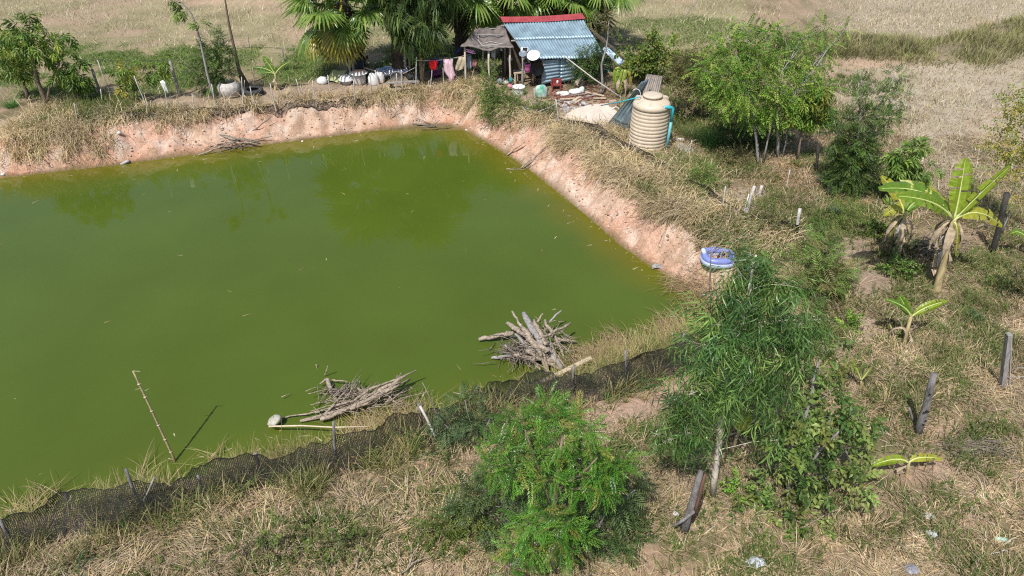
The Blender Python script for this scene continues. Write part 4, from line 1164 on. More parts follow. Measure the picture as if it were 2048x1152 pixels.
tree('yellow_tree', 'airy yellow-leaved tree reaching in at the right edge', 'tree', b, [stem([(2085, 470), (2080, 400), (2075, 320), (2070, 240)], Y, .06, .02), stem([(2005, 470), (2018, 430), (2035, 390)], Y, .03, .012)],
     lobes([(2020, 300, 22, 22, .5), (1990, 290, 16, 14, .5), (2040, 250, 24, 30, .4), (2030, 215, 20, 22, .6), (2050, 330, 24, 26, .2), (2010, 340, 18, 16, .2), (1985, 320, 12, 9, .4), (2060, 290, 26, 30, 0), (2045, 385, 18, 18, 0), (2080, 230, 30, 40, .2), (2000, 262, 10, 8, .8), (2040, 205, 16, 14, .8)], Y, 1), T_SML, 1.6, YEL + YG[:1], .05, rad=.015, bark='greywood')
b = g(2030, 590); Y = b.y
tree('dark_shrub', 'dark shrub with dry orange leaves at the right edge beyond the square post', 'shrub', b, [stem([(2040, 600), (2035, 560), (2030, 520)], Y, .03, .015)],
     lobes([(2035, 600, 26, 60, 0), (2025, 560, 20, 30, 0), (2050, 560, 26, 50, 0), (2015, 620, 18, 26, 0), (2046, 635, 16, 20, 0), (2060, 610, 24, 40, 0)], Y, 1), T_SML, 1.1, DARKG + OLIVE[:2] + [(.34, .26, .05)], 0, rad=.012)
# green bank bush beside the clothes
b = g(1000, 235); Y = b.y
tree('creeper_bush', 'bright green creeping bush tumbling down the bank below the hut', 'shrub', b, [stem([(1000, 238), (985, 205), (978, 165)], Y, .03, .015)],
     lobes([(978, 150, 14, 50, .2), (980, 175, 18, 80, .1), (990, 200, 24, 120, 0), (1010, 215, 26, 130, 0), (1030, 210, 22, 90, 0), (985, 225, 22, 90, -.2), (1020, 235, 20, 70, -.3), (1045, 195, 16, 40, .2), (975, 205, 16, 50, 0), (1005, 185, 16, 50, .1)], Y, 1), T_SML, 1.15, BRIGHT[:1] + MIDG + BRIGHT[2:3], 0, rad=.012)
b = g(1085, 232); Y = b.y
tree('creeper_bush', 'round green bush between two leaning white sticks below the scrap pile', 'shrub', b, [stem([(1085, 235), (1083, 215)], Y, .02, .01)],
     lobes([(1080, 212, 16, 60, 0), (1090, 225, 16, 60, 0), (1070, 222, 14, 40, 0), (1098, 215, 10, 20, 0)], Y, 1), T_SML, 1.15, MIDG + DARKG[:1], 0, rad=.01)
# narrow-leaved tree, hero of the right foreground
b = g(1425, 992); Y = b.y
tree('narrow_leaved_tree', 'drooping tree with long narrow blue-green leaves and a pale slim trunk', 'tree', b, [stem([(1425, 992), (1437, 900), (1443, 820), (1458, 740), (1480, 660), (1500, 580), (1512, 510)], Y, .062, .016, .5)],
     lobes([(1500, 505, 12, 6, .7), (1530, 520, 20, 16, .6), (1480, 545, 23, 19, .5), (1530, 560, 32, 35, .5), (1575, 570, 32, 35, .4), (1455, 590, 26, 25, .3), (1500, 620, 37, 46, .3), (1560, 640, 37, 46, .3), (1605, 650, 28, 28, .2), (1430, 650, 30, 33, .1), (1475, 690, 37, 46, 0), (1540, 700, 37, 46, .1), (1590, 715, 26, 25, .1), (1410, 730, 32, 35, 0), (1375, 790, 30, 32, -.2), (1345, 830, 20, 16, -.2), (1430, 790, 32, 33, -.1), (1490, 765, 33, 35, -.1), (1550, 770, 30, 28, 0), (1365, 870, 25, 20, -.3), (1400, 850, 26, 23, -.2), (1335, 880, 17, 10, -.3), (1540, 830, 20, 14, 0), (1630, 640, 13, 9, .2), (1400, 690, 20, 16, 0), (1560, 880, 17, 10, 0), (1310, 870, 12, 5, -.3)], Y, 1),
     T_LANCE, 1.05, EUC, .5, bark='palebark', rad=.022, leaf='glossleaf', twigs=5)
# broad-leaved bush right of it
b = g(1580, 985); Y = b.y
tree('broad_leaved_bush', 'spreading bush of rounded light green leaves with a grey trunk in the right foreground', 'shrub', b, [stem([(1575, 985), (1585, 930), (1605, 850), (1625, 780), (1640, 715)], Y, .05, .015, .4), stem([(1590, 980), (1640, 900), (1690, 850)], Y, .035, .012), stem([(1600, 985), (1650, 960), (1700, 940)], Y, .03, .012)],
     lobes([(1650, 705, 15, 5, .5), (1680, 690, 8, 3, .6), (1620, 760, 23, 13, .4), (1670, 770, 24, 14, .4), (1600, 830, 27, 18, .1), (1660, 830, 30, 22, .2), (1715, 840, 24, 14, .3), (1570, 890, 26, 17, -.1), (1630, 900, 31, 23, -.1), (1690, 900, 30, 22, 0), (1735, 890, 18, 9, .2), (1600, 960, 29, 17, -.3), (1660, 970, 31, 22, -.3), (1720, 960, 24, 13, -.1), (1560, 1010, 27, 14, -.4), (1600, 1050, 27, 14, -.5), (1570, 1090, 19, 9, -.6), (1680, 1020, 19, 8, -.4), (1500, 1040, 18, 6, -.4), (1455, 1040, 14, 5, -.4), (1550, 940, 15, 6, -.1)], Y, 1), T_OVAL, .95, [(.13, .22, .05), (.19, .29, .07), (.08, .15, .04), (.26, .34, .10), (.16, .25, .07), (.22, .25, .07)], .05, bark='greywood', rad=.02)
# front neem-like tree
b = at(1108, 1215, 7.0); b.z = hz(b.x, b.y); b.y = 6.35; b = Vector((at(1108, 1180, 6.4).x, 6.4, hz(.4, 6.4))); Y = b.y
tree('neem_tree', 'vivid green feather-leaved tree in the middle foreground with a straight grey trunk', 'tree', b, [([b, at(1108, 1120, Y), at(1105, 1060, Y + .05), at(1110, 1000, Y + .1), at(1118, 930, Y + .2), at(1125, 870, Y + .3)], [.05, .048, .042, .036, .03, .014]), stem([(1105, 1020), (1075, 930), (1050, 860)], Y + .1, .025, .01), stem([(1112, 985), (1160, 950), (1195, 915)], Y + .15, .025, .01)],
     lobes([(1105, 955, 24, 28, .0), (1160, 975, 20, 21, .1), (1065, 945, 20, 21, .1), (1080, 916, 28, 41, .25), (1185, 896, 22, 24, .35), (1020, 876, 24, 29, .35), (1040, 836, 24, 36, .5), (1090, 826, 32, 56, .6), (1140, 841, 32, 56, .5), (1060, 866, 36, 67, .4), (1120, 874, 38, 70, .4), (1170, 861, 22, 36, .4), (1000, 896, 28, 46, .2), (1040, 911, 34, 59, .2), (985, 931, 24, 36, .1), (1020, 941, 28, 42, .1), (1225, 931, 26, 39, .3), (1195, 951, 30, 49, .2), (1240, 916, 19, 24, .3), (1205, 981, 22, 33, .1), (1140, 916, 22, 30, .3), (1090, 1026, 28, 46, 0), (1050, 1046, 28, 46, -.1), (1130, 1046, 30, 49, -.1), (1070, 1086, 28, 42, -.2), (1130, 1096, 30, 46, -.2), (1030, 1096, 22, 30, -.2), (1060, 1146, 24, 33, -.3), (1120, 1076, 19, 30, -.3), (1155, 1066, 19, 24, 0), (1015, 1136, 17, 18, -.2)], Y, 1),
     T_NEEM, .52, NEEM, .12, bark='bark', rad=.02, leaf='glossleaf', twigs=4)
b2 = Vector((at(1190, 1150, 7.2).x, 7.2, hz(.9, 7.2))); Y = 7.2
tree('feathery_bush', 'dark feathery bush surrounding the foot of the vivid green tree', 'shrub', b2, [([b2, at(1150, 1060, Y), at(1145, 960, Y + .2)], [.035, .03, .012]), stem([(1180, 1090), (1220, 1010), (1270, 980)], Y, .03, .012), stem([(1120, 1080), (1050, 980), (1000, 960)], Y, .025, .01)],
     lobes([(1000, 960, 38, 64, .2), (1060, 960, 38, 64, .2), (960, 980, 32, 43, .2), (1180, 980, 38, 64, .1), (1230, 1000, 38, 64, 0), (1260, 970, 24, 28, .2), (1200, 1050, 41, 79, -.1), (1250, 1060, 34, 50, -.1), (1160, 1100, 43, 79, -.3), (1220, 1110, 38, 64, -.3), (980, 1030, 34, 50, 0), (1000, 1080, 32, 43, -.2), (1170, 930, 28, 36, .3), (1110, 945, 32, 43, .3), (930, 1010, 24, 25, .1), (1270, 1020, 22, 23, 0), (1080, 1150, 28, 36, -.4), (1240, 1140, 28, 36, -.4)], Y, 1), T_FEA, .72, [(.09, .15, .05), (.10, .17, .055), (.06, .10, .035), (.13, .18, .06)], .1, bark='greywood', rad=.016)
b = g(905, 880); Y = b.y
tree('feathery_bush', 'thin grey-green feathery bush on the net fence left of the vivid tree', 'shrub', b, [stem([(930, 900), (900, 860), (870, 820), (845, 765)], Y, .014, .006), stem([(940, 900), (945, 860), (930, 800)], Y, .012, .006), stem([(925, 905), (960, 870), (980, 840)], Y, .012, .006)],
     lobes([(900, 850, 34, 40, 0), (950, 850, 30, 36, 0), (880, 890, 34, 36, -.2), (940, 890, 36, 40, -.1), (930, 810, 22, 16, .1), (980, 880, 26, 26, 0), (860, 930, 30, 22, -.3), (915, 925, 30, 24, -.3), (980, 835, 16, 12, .1)], Y, 1), T_FEA, .8, [(.10, .16, .07), (.13, .19, .08), (.08, .13, .05)], .1, bark='greywood', rad=.006, twigs=2)
# loose shrubs on the right slope
for (bx, by), lst, T, pal, sc_, lab in [
    ((1530, 455), [(1520, 425, 28, 60, .1), (1495, 450, 22, 36, 0), (1550, 465, 26, 50, 0), (1470, 462, 20, 30, 0)], T_SML, MIDG[:2] + OLIVE, 1.0, 'mixed green scrub at the feet of the white leaning posts'),
    ((1640, 520), [(1630, 500, 30, 60, 0), (1655, 480, 26, 46, .1), (1610, 515, 24, 40, 0)], T_FEA, MIDG + OLIVE[:1], .8, 'soft green scrub right of the black-footed short post'),
    ((1690, 620), [(1665, 610, 26, 40, 0), (1640, 640, 26, 40, -.1), (1625, 620, 24, 40, 0)], T_SML, OLIVE + MIDG[:1], .9, 'olive weeds spilling from behind the narrow-leaved tree'),
    ((1930, 570), [(1920, 560, 24, 34, 0), (1950, 570, 22, 30, 0), (1900, 565, 16, 20, 0)], T_SML, MIDG[:2] + OLIVE, .8, 'low green weeds at the foot of the tall banana'),
    ((1760, 470), [(1750, 450, 22, 40, .1), (1775, 470, 20, 34, 0), (1740, 475, 18, 26, 0)], T_OVAL, YG + MIDG[:1], .6, 'yellow-green weeds against the smaller banana stem'),
    ((1640, 590), [(1640, 560, 40, 110, 0), (1610, 580, 30, 70, 0), (1670, 550, 30, 60, .1), (1650, 520, 26, 46, .2)], T_FEA, MIDG[:2] + OLIVE, .95, 'hazy grey-green shrub on the slope right of the narrow-leaved tree'),
    ((1560, 470), [(1555, 440, 34, 70, .2), (1590, 460, 26, 46, 0), (1530, 430, 26, 40, .2)], T_SML, OLIVE + MIDG[:1], 1.1, 'olive scrub between the white stakes and the short grey stake'),
    ((1420, 375), [(1410, 350, 24, 70, 0), (1430, 375, 24, 70, 0), (1400, 335, 14, 30, 0)], T_SML, MIDG, 1.15, 'green scrub hiding the netting below the water tank'),
    ((1700, 450), [(1690, 430, 32, 60, 0), (1720, 450, 28, 50, 0), (1680, 455, 22, 36, 0)], T_SML, [(.20, .27, .06), (.15, .21, .05)], 1.0, 'low yellow-green bush left of the smaller yellow banana stem'),
    ((1800, 545), [(1790, 535, 26, 50, 0), (1812, 550, 24, 40, 0), (1780, 552, 14, 20, 0)], T_OVAL, MIDG, .7, 'leafy green weed at the foot of the smaller banana'),
    ((1645, 470), [(1640, 450, 20, 34, 0), (1655, 465, 16, 20, 0)], T_SML, MIDG, 1.0, 'small green bush right of the short grey stake'),
    ((1490, 330), [(1480, 315, 28, 60, 0), (1455, 320, 20, 40, 0), (1500, 330, 18, 26, 0)], T_SML, OLIVE + GOLD[4:5], 1.1, 'dry brushy bush at the front of the bright trees'),
    ((1700, 655), [(1698, 652, 14, 22, 0), (1706, 645, 9, 12, 0)], T_OVAL, BRIGHT[:2], .6, 'small bright weed left of the young banana with a dry sheath'),
    ((1560, 500), [(1540, 500, 30, 60, 0), (1500, 505, 26, 50, .1), (1470, 520, 18, 26, .1)], T_SML, BRIGHT[:1] + MIDG, 1.0, 'green scrub right above the blue inflatable ring'),
    ((900, 1080), [(880, 1060, 40, 50, 0), (920, 1100, 40, 50, 0), (850, 1110, 30, 34, 0), (940, 1050, 26, 26, 0), (900, 1140, 34, 36, 0)], T_SML, [(.17, .24, .05), (.22, .27, .06), (.12, .18, .04)], .9, 'low yellow-green weed patch left of the dark feathery bush'),
    ((500, 1120), [(480, 1085, 26, 14, 0), (530, 1100, 30, 18, 0), (560, 1060, 26, 14, 0), (600, 1110, 30, 20, 0), (640, 1070, 26, 16, 0), (690, 1090, 30, 20, 0)], T_OVAL, [(.16, .21, .05), (.12, .17, .045), (.2, .23, .07)], .42, 'sparse small-leaved bush in the straw at the bottom left'),
    ((150, 1140), [(150, 1140, 12, 10, 0), (168, 1150, 12, 10, 0)], T_FEA, [(.06, .16, .07)], .7, 'tiny fern-like weed at the bottom left corner'),
    ((1510, 1000), [(1480, 985, 24, 20, 0), (1520, 1000, 24, 18, 0)], T_OVAL, BRIGHT[:2] + MIDG[:1], .55, 'light green seedling bush right of the charred stump')]:
    b = g(bx, by)
    tree('low_bush', lab, 'bush', b, [stem([(bx, by), (lst[0][0], lst[0][1])], b.y, .014, .006)], lobes(lst, b.y, 1), T, sc_, pal, 0, bark='bark', rad=.007, twigs=2)

# small broad weeds spread over the near straw
def w_weed(x, y, px, py, d, w): return ss(d, 1.2, 2) * (zone(px, py, [(620, 1085, 260, 80, .55), (1500, 1060, 200, 90, .5), (880, 1040, 120, 90, 1), (1700, 800, 200, 200, .25), (1750, 560, 160, 160, .2), (330, 1120, 120, 50, .3), (1500, 420, 160, 90, .3)]) + .02) * (1 - .7 * zone(px, py, BAREZ))
P = scatter_pts(1600, -9, 16, 5, 22, w_weed)
n = len(P); dr = rng.normal(0, .5, (n, 3)); dr[:, 2] = np.abs(dr[:, 2]) + .5
V, F, C = replicate(T_OVAL, P[:, :3], dr, rng.uniform(.25, .5, n), pick([(.13, .19, .045), (.18, .24, .06), (.10, .15, .04), (.24, .27, .08)], n))
npobj('ground_weeds', V, F, C, M['leaf'], kind='stuff')

# clumps of long grass one can tell apart
def clump(name, label, px, py, nb, hgt, spread, pal, lean=(.1, .8), droop=(.1, .7), w=(.010, .02)):
    b = g(px, py); P = np.array([[b.x, b.y, b.z]])
    V, F, C = tufts(P, nb, hgt * .55, hgt * 1.1, spread, pal, w[0], w[1], lean[0], lean[1], droop)
    npobj(name, V, F, C, M['grass'], label=label, cat='grass clump')
LEM = [(.12, .30, .07), (.16, .36, .09), (.09, .22, .06), (.22, .38, .10)]
clump('lemongrass_clump', 'big bright green grass clump right of the water tank', 1420, 290, 700, .95, .28, LEM)
clump('lemongrass_clump', 'looser green grass clump hard against the tank pipe', 1375, 275, 420, .75, .3, LEM + OLIVE[:2])
clump('lemongrass_clump', 'blue-green grass clump right of the young banana', 1945, 640, 260, .55, .09, [(.13, .22, .10), (.17, .26, .12), (.10, .18, .07)])
clump('lemongrass_clump', 'blue-green grass clump left of the yellow banana stems', 1668, 430, 140, .55, .05, [(.13, .22, .12), (.17, .26, .14)])
clump('lemongrass_clump', 'green grass clump between the two banana stems', 1830, 500, 200, .6, .08, [(.10, .2, .06), (.15, .24, .08)])
clump('lemongrass_clump', 'spiky green grass clump in front of the dead palm fan', 25, 215, 220, .8, .12, LEM)
for i, (px, py) in enumerate([(1250, 805), (1290, 800), (1245, 845), (1280, 850)]):
    clump('grass_tuft', ['sparse tuft on the bare slope beside the net fence, upper left of four', 'sparse tuft on the bare slope beside the net fence, upper right of four', 'sparse tuft on the bare slope beside the net fence, lower left of four', 'sparse tuft on the bare slope beside the net fence, lower right of four'][i], px, py, 40, .32, .05, REED, w=(.007, .012))
# ------------------------------------------------------------------ the hut
def wave_sheet(A, B, C_, D, pitch=.125, amp=.021, along='u', nu=None, nv=6, sag=0.0, lift=0.0):
    """corrugated sheet: A-B top edge, D-C bottom edge; ridges run from top to bottom ('u') or side to side ('v')."""
    A, B, C_, D = map(Vector, (A, B, C_, D))
    n = (B - A).cross(D - A).normalized()
    if n.z < 0: n = -n
    if along == 'u':
        L = (B - A).length; ku = max(4, int(L / pitch * 6)); kv = nv
    else:
        L = (D - A).length; ku = nv; kv = max(4, int(L / pitch * 6))
    rows = []
    for j in range(kv + 1):
        v = j / kv; r = []
        for i in range(ku + 1):
            u = i / ku
            p = A.lerp(B, u).lerp(D.lerp(C_, u), v)
            w = (u if along == 'u' else v) * L / pitch * 2 * math.pi
            r.append(p + n * (amp * math.sin(w) + lift) - Vector((0, 0, sag * math.sin(math.pi * v) )))
        rows.append(r)
    return rows

EL, ER = at(1056, 118, 29.0), at(1212, 116, 29.9)
RL, RR = at(1003, 40, 31.2), at(1162, 33, 32.1)
HB = Vector(((RL.x + RR.x) / 2, 30.5, 0))
hut = thing('tin_roofed_hut', 'low hut with a blue-grey corrugated roof and red ridge beyond the pond', 'hut', HB)
def rp(u, v): return RL.lerp(RR, u).lerp(EL.lerp(ER, u), v)
for k in range(4):
    for half in (0, 1):
        u0, u1 = k / 4 - .003, (k + 1) / 4 + .012
        v0, v1 = ((0, .53) if half == 0 else (.48, 1.0))
        v1 = v1 + (jit(.012) if half else 0)
        lift = .010 * (k % 2) + (.014 if half == 0 else 0)
        MB().grid(wave_sheet(rp(u0, v0), rp(u1, v0), rp(u1, v1), rp(u0, v1), sag=.035, lift=lift)).build('roof_sheet', M['tin'], hut, smooth=True, solid=.004)
# red ridge cap, folded
d = (RR - RL).normalized(); f = (EL - RL).normalized()
a, b2_ = RL - d * .06, RR + d * .05
rows = []
for i in range(9):
    t = i / 8; p = a.lerp(b2_, t) + Vector((0, 0, .07 - .05 * math.sin(math.pi * t)))
    rows.append([p + f * .30 + Vector((0, 0, .012)), p + f * .05 + Vector((0, 0, .05)), p + Vector((0, 0, .07)), p - f * .1 - Vector((0, 0, .06)), p + Vector((0, .28, -.16))])
MB().grid(rows).build('ridge_cap', M['ridge'], hut, solid=.006)
# back slope of the roof (dark thatch)
bk = Vector((.35, 1.7, -.95))
MB().grid([[RL.lerp(RR, u) + bk * v - Vector((0, 0, .05)) + Vector((jit(.02), jit(.02), jit(.03))) for u in np.linspace(0, 1, 9)] for v in np.linspace(0, 1, 5)]).build('back_roof', M['thatch'], hut, solid=.08)
# posts
def ground_under(p): return Vector((p.x, p.y, hz(p.x, p.y) - .1))
posts = [at(1046, 110, 29.35), rp(.22, .93), rp(.60, .93), rp(.98, .93), rp(.02, .06), rp(.5, .06), rp(.98, .06)]
for p in posts:
    p = p - Vector((0, 0, .05))
    q = ground_under(p)
    MB().tube(crooked(q, p, 3, .01), .055, 7).build('post', M['greywood'], hut, smooth=True)
for v in (.1, .5, .92):
    MB().tube(crooked(rp(-.04, v) - Vector((0, 0, .07)), rp(1.03, v) - Vector((0, 0, .07)), 5, .004), .035, 6).build('beam', M['greywood'], hut, smooth=True)
for u in (0.02, .5, .98):
    MB().tube([rp(u, 0) - Vector((0, 0, .13)), rp(u, 1) - Vector((0, 0, .13))], .03, 6).build('rafter', M['greywood'], hut, smooth=True)
# front wall: two tin sheets laid sideways
WL, WR = rp(.20, .93), rp(.64, .93)
def wall(p, z): return Vector((p.x, p.y, z))
ztop = min(WL.z, WR.z) - .08
wm = WL.lerp(WR, .52)
for p, q, lab in ((WL, wm + (WR - WL) * .02, None), (wm, WR, None)):
    o = Vector((0, -.02 if p is WL else 0, 0))
    MB().grid(wave_sheet(wall(p, ztop) + o, wall(q, ztop) + o, wall(q, .22) + o + Vector((0, -.04, 0)), wall(p, .13) + o + Vector((0, -.04, 0)), pitch=.15, amp=.026, along='v')).build('wall_sheet', M['tin'], hut, smooth=True, solid=.004)
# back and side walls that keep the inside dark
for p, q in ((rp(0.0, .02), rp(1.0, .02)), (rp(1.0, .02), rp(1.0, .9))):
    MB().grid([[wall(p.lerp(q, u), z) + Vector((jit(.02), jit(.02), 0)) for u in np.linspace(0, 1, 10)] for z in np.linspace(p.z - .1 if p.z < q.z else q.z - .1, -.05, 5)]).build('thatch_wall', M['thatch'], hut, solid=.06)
# green shade-net wall at the right, woven strands with gaps
NL, NR = at(1148, 150, 29.7), at(1222, 135, 30.9)
NL.z = NR.z = 0
mb = MB()
for i in range(15):
    z = .12 + i * .075
    mb.grid([[Vector((NL.x + (NR.x - NL.x) * u, NL.y + (NR.y - NL.y) * u, z + h + .02 * math.sin(u * 9 + i) )) - Vector((0, .04 * math.sin(i * 1.7 + u * 6), 0)) for u in np.linspace(0, 1, 12)] for h in (0, .062)])
mb.build('net_wall', M['greennet'], hut, solid=.006)
# loose lower sheet at the right, white and blue
A, B_, C2, D2 = at(1203, 97, 30.6), at(1213, 92, 30.8), at(1250, 122, 30.0), at(1240, 132, 29.8)
MB().grid(wave_sheet(A, B_, C2, D2, sag=.02)).build('side_sheet', M['tinwhite'], hut, smooth=True, solid=.004)
MB().grid([[at(1180 + 55 * u + 10 * v, 55 + 48 * u + 14 * v, 32.2 - .6 * v) + Vector((jit(.03), 0, jit(.03))) for u in np.linspace(0, 1, 7)] for v in np.linspace(0, 1, 4)]).build('side_thatch', M['thatch'], hut, solid=.08)

# canopy of grey shade cloth on poles at the left
can = thing('cloth_canopy', 'sagging grey-brown cloth canopy on poles at the left of the hut', 'canopy', Vector((at(970, 80, 30.2).x, 30.2, 0)))
def cp(u, v):
    l = at(934, 92, 29.3).lerp(at(966, 53, 31.4), v); r = at(1024, 92, 29.4).lerp(at(1003, 50, 31.5), v)
    if v < .12: l = l
    p = l.lerp(r, u)
    p.z -= .14 * math.sin(math.pi * u) * (1 - .5 * v) - .05 * math.sin(u * 11 + v * 5) - .04 * math.sin(v * 9 + 2)
    return p
rows = [[cp(u, v) + Vector((jit(.015), jit(.015), jit(.02))) for u in np.linspace(-.12, 1.02, 22)] for v in np.linspace(-.06, 1, 14)]
MB().grid(rows).build('cloth', M['shade'], can, solid=.03, smooth=True)
for u, v in ((-.06, .02), (.48, .0), (.97, .05), (.05, .9), (.6, .6)):
    p = cp(u, v) - Vector((0, 0, .03)); MB().tube(crooked(ground_under(p), p, 3, .012), .045, 7).build('pole', M['palebark'], can, smooth=True)
for v in (.03, .5, .95):
    MB().tube(crooked(cp(-.1, v) - Vector((0, 0, .05)), cp(1, v) - Vector((0, 0, .05)), 4, .006), .03, 6).build('crossbar', M['greywood'], can, smooth=True)
MB().tube([cp(u, v) + Vector((0, 0, .05)) for u, v in ((.08, .6), (.15, .35), (.3, .15), (.55, .12), (.78, .1))], .014, 6).build('rope', M['stake'], can, smooth=True)
MB().tube([cp(u, v) + Vector((0, 0, .05)) for u, v in ((.3, .28), (.5, .3), (.78, .12), (.92, .2))], .012, 6).build('rope', M['stake'], can, smooth=True)

# things on and in the hut
dish = thing('satellite_dish', 'white satellite dish on the lower left corner of the tin roof', 'satellite dish', rp(.10, .93))
def dish_mesh(c, nrm, r, mat, root):
    q = Vector(nrm).normalized().to_track_quat('Z', 'Y').to_matrix()
    mb = MB(); prof = [(r * t, .18 * r * t * t) for t in (0.02, .3, .55, .8, 1.0)]
    m0 = MB().lathe(prof, 28); m0.v = [tuple(q @ Vector(p) + Vector(c)) for p in m0.v]
    m0.build('reflector', mat, root, smooth=True, solid=.008)
c = at(1067, 112, 28.85)
dish_mesh(c, (-.15, -.55, .85), .27, M['whitep'], dish)
MB().tube([c + Vector((0, -.02, 0)), c + Vector((-.05, -.26, .16))], .010, 6).build('feed_arm', M['cgrey'], dish)
MB().tube([c, c + Vector((.02, .12, -.2))], .018, 6).build('mount', M['cgrey'], dish)
d2 = thing('satellite_dish', 'dull grey dish pan left of the white satellite dish', 'satellite dish', at(1046, 108, 28.95))
dish_mesh(at(1046, 108, 28.95), (-.1, -.5, .9), .17, M['tinold'], d2)
MB().tube([at(1046, 108, 28.95), at(1046, 112, 29.1)], .014, 6).build('mount', M['cgrey'], d2)
sp = thing('solar_panel', 'small dark solar panel in a white frame on the roof corner', 'solar panel', at(1049, 99, 29.3))
q = Vector((-.05, -.45, .9)).to_track_quat('Z', 'Y').to_matrix()
MB().box(at(1049, 99, 29.3), (.30, .22, .02), q).build('frame', M['whitep'], sp)
MB().box(at(1050, 98.6, 29.27), (.20, .17, .016), q).build('cell', M['black'], sp)

wok = thing('wok', 'big black round pan hung on the front wall under the eave', 'pan', at(1075, 138, 29.1))
m0 = MB().lathe([(.02, .10), (.14, .085), (.22, .05), (.27, 0), (.285, 0)], 26); qq = Vector((0, -1, .1)).to_track_quat('Z', 'Y').to_matrix()
cc_ = at(1075, 138, 29.12); m0.v = [tuple(qq @ Vector((x, y, -z)) + cc_) for x, y, z in m0.v]
m0.build('bowl', M['black'], wok, smooth=True, solid=.008)
MB().tube([cc_ + Vector((.27 * math.cos(t), -.01, .29 + .03 * math.sin(t * 2))) for t in np.linspace(1.2, 1.9, 5)], .012, 6).build('handle', M['black'], wok)
def bucket(name, label, c, r, h, mat, cat='bucket', handle=True, taper=.82):
    root = thing(name, label, cat, c)
    MB().lathe([(r * taper, 0), (r * (taper + .09), h * .5), (r * .97, h * .96), (r * 1.06, h * .97), (r * 1.06, h), (r * .94, h), (r * taper * .95, .03), (.01, .03)], 24, c).build('body', mat, root, smooth=True)
    if handle:
        MB().tube([Vector(c) + Vector((r * math.cos(t), -.01, h + r * .9 * math.sin(t))) for t in np.linspace(0, math.pi, 12)], .008, 5).build('handle', M['cgrey'], root)
    return root
M['pinkp'] = pm('pink_plastic', (.50, .13, .34), .5, .12, 5, .1)
bucket('bucket', 'pink bucket hanging from the post beside the black pan', at(1055, 144, 29.15), .135, .30, M['pinkp'])
wb = g(1037, 190)
bucket('pot', 'big white enamel pot on the bank edge in front of the hut', Vector((wb.x, wb.y, wb.z)), .27, .36, M['whitep'], 'pot', False, .96)
tb = thing('bench_table', 'rough timber table frame in the open end of the hut', 'table', g(1047, 168))
pA, pB = g(1030, 170), g(1066, 166)
for p in (pA, pB, pA + Vector((.1, .45, 0)), pB + Vector((.1, .45, 0))):
    MB().beam(p - Vector((0, 0, .05)), p + Vector((0, 0, .45)), .06, .06).build('leg', M['plank'], tb)
MB().beam(pA + Vector((-.05, .06, .48)), pB + Vector((-.15, .06, .48)), .13, .05).build('top_board', M['plank'], tb)
MB().beam(pA + Vector((-.05, .40, .48)), pB + Vector((.05, .40, .48)), .13, .05).build('top_board', M['greywood'], tb)
# dim goods inside
for (px, py, Y, sx, sy, sz, c, nm, lab) in [(1020, 118, 30.8, .25, .06, .18, (.32, .36, .40), 'tin_box', 'pale tin box in the dark inside of the hut'),
                                            (1000, 162, 29.6, .22, .2, .22, (.20, .24, .30), 'crate', 'grey-blue crate on the ground under the canopy'),
                                            (1012, 165, 29.3, .2, .15, .15, (.55, .52, .52), 'plastic_bag', 'crumpled white bag on the ground under the canopy'),
                                            (1020, 172, 29.0, .22, .18, .14, (.62, .22, .32), 'cloth_bundle', 'pink and white cloth bundle left of the white pot'),
                                            (1022, 160, 29.4, .16, .16, .2, (.05, .25, .27), 'jug', 'teal jug left of the timber table')]:
    c0 = at(px, py, Y); c0.z = max(c0.z, hz(c0.x, c0.y) + sz / 2) if py > 150 else c0.z
    m0 = MB(); n_ = 14
    m0.lathe([(sx * .35, -sz / 2), (sx * .55, -sz * .2), (sx * .52, sz * .2), (sx * .3, sz * .42), (sx * .18, sz * .5)], n_, c0, True)
    m0.v = [(x + jit(.012), c0.y + (y - c0.y) * max(.35, sy / sx) + jit(.012), z + jit(.012)) for x, y, z in m0.v]
    m0.build(nm, cloth(nm + '_skin', c), None, c0, smooth=True, label=lab, cat=nm.replace('_', ' '))
for px, py, h in ((985, 100, .30), (988, 105, .22), (1003, 92, .2)):
    p = at(px, py, 29.45)
    m0 = MB().grid([[p + Vector((.07 * (u - .5) * (1 + .5 * v) + .01 * math.sin(5 * u), .02 * math.sin(u * 7), -h * v)) for u in np.linspace(0, 1, 6)] for v in np.linspace(0, 1, 6)])
    m0.build('hanging_bag', cloth('hanging_bag_skin', (.34, .40, .46)), None, p, True, .01, label={985: 'pale blue bag hung on the front canopy pole, longer one', 988: 'pale blue bag hung on the front canopy pole, shorter one', 1003: 'small bag hung under the canopy near the tin roof'}[px], cat='bag')

# yard in front of the hut: sacks, scrap, chair
def sack(name, label, px, py, w, h, c, c2=None, cat='sack', lean=0.0):
    b = g(px, py); mat = pm(name + '_weave', c, .85, .2, 3.0, .3, c2=c2)
    m0 = MB(); r = random.Random(px)
    prof = [(.42, 0), (.52, .12), (.55, .4), (.5, .7), (.36, .92), (.12, 1.0)]
    m0.lathe([(w * a, h * z) for a, z in prof], 16, b, True)
    m0.v = [(x + r.uniform(-.02, .02) + lean * (z - b.z), b.y + (y - b.y) * .75 + r.uniform(-.02, .02), z + r.uniform(-.015, .015) + (0 if z < b.z + h * .8 else .03 * math.sin(9 * x))) for x, y, z in m0.v]
    return m0.build(name, mat, None, b, smooth=True, label=label, cat=cat)
sack('woven_sack', 'green and white woven sack standing right of the white pot', 1084, 195, .46, .55, (.70, .72, .70), (.02, .30, .19), lean=-.12)
sack('plastic_sack', 'white plastic sack lying in the rusty scrap', 1150, 188, .50, .22, (.80, .80, .80), (.62, .63, .66))
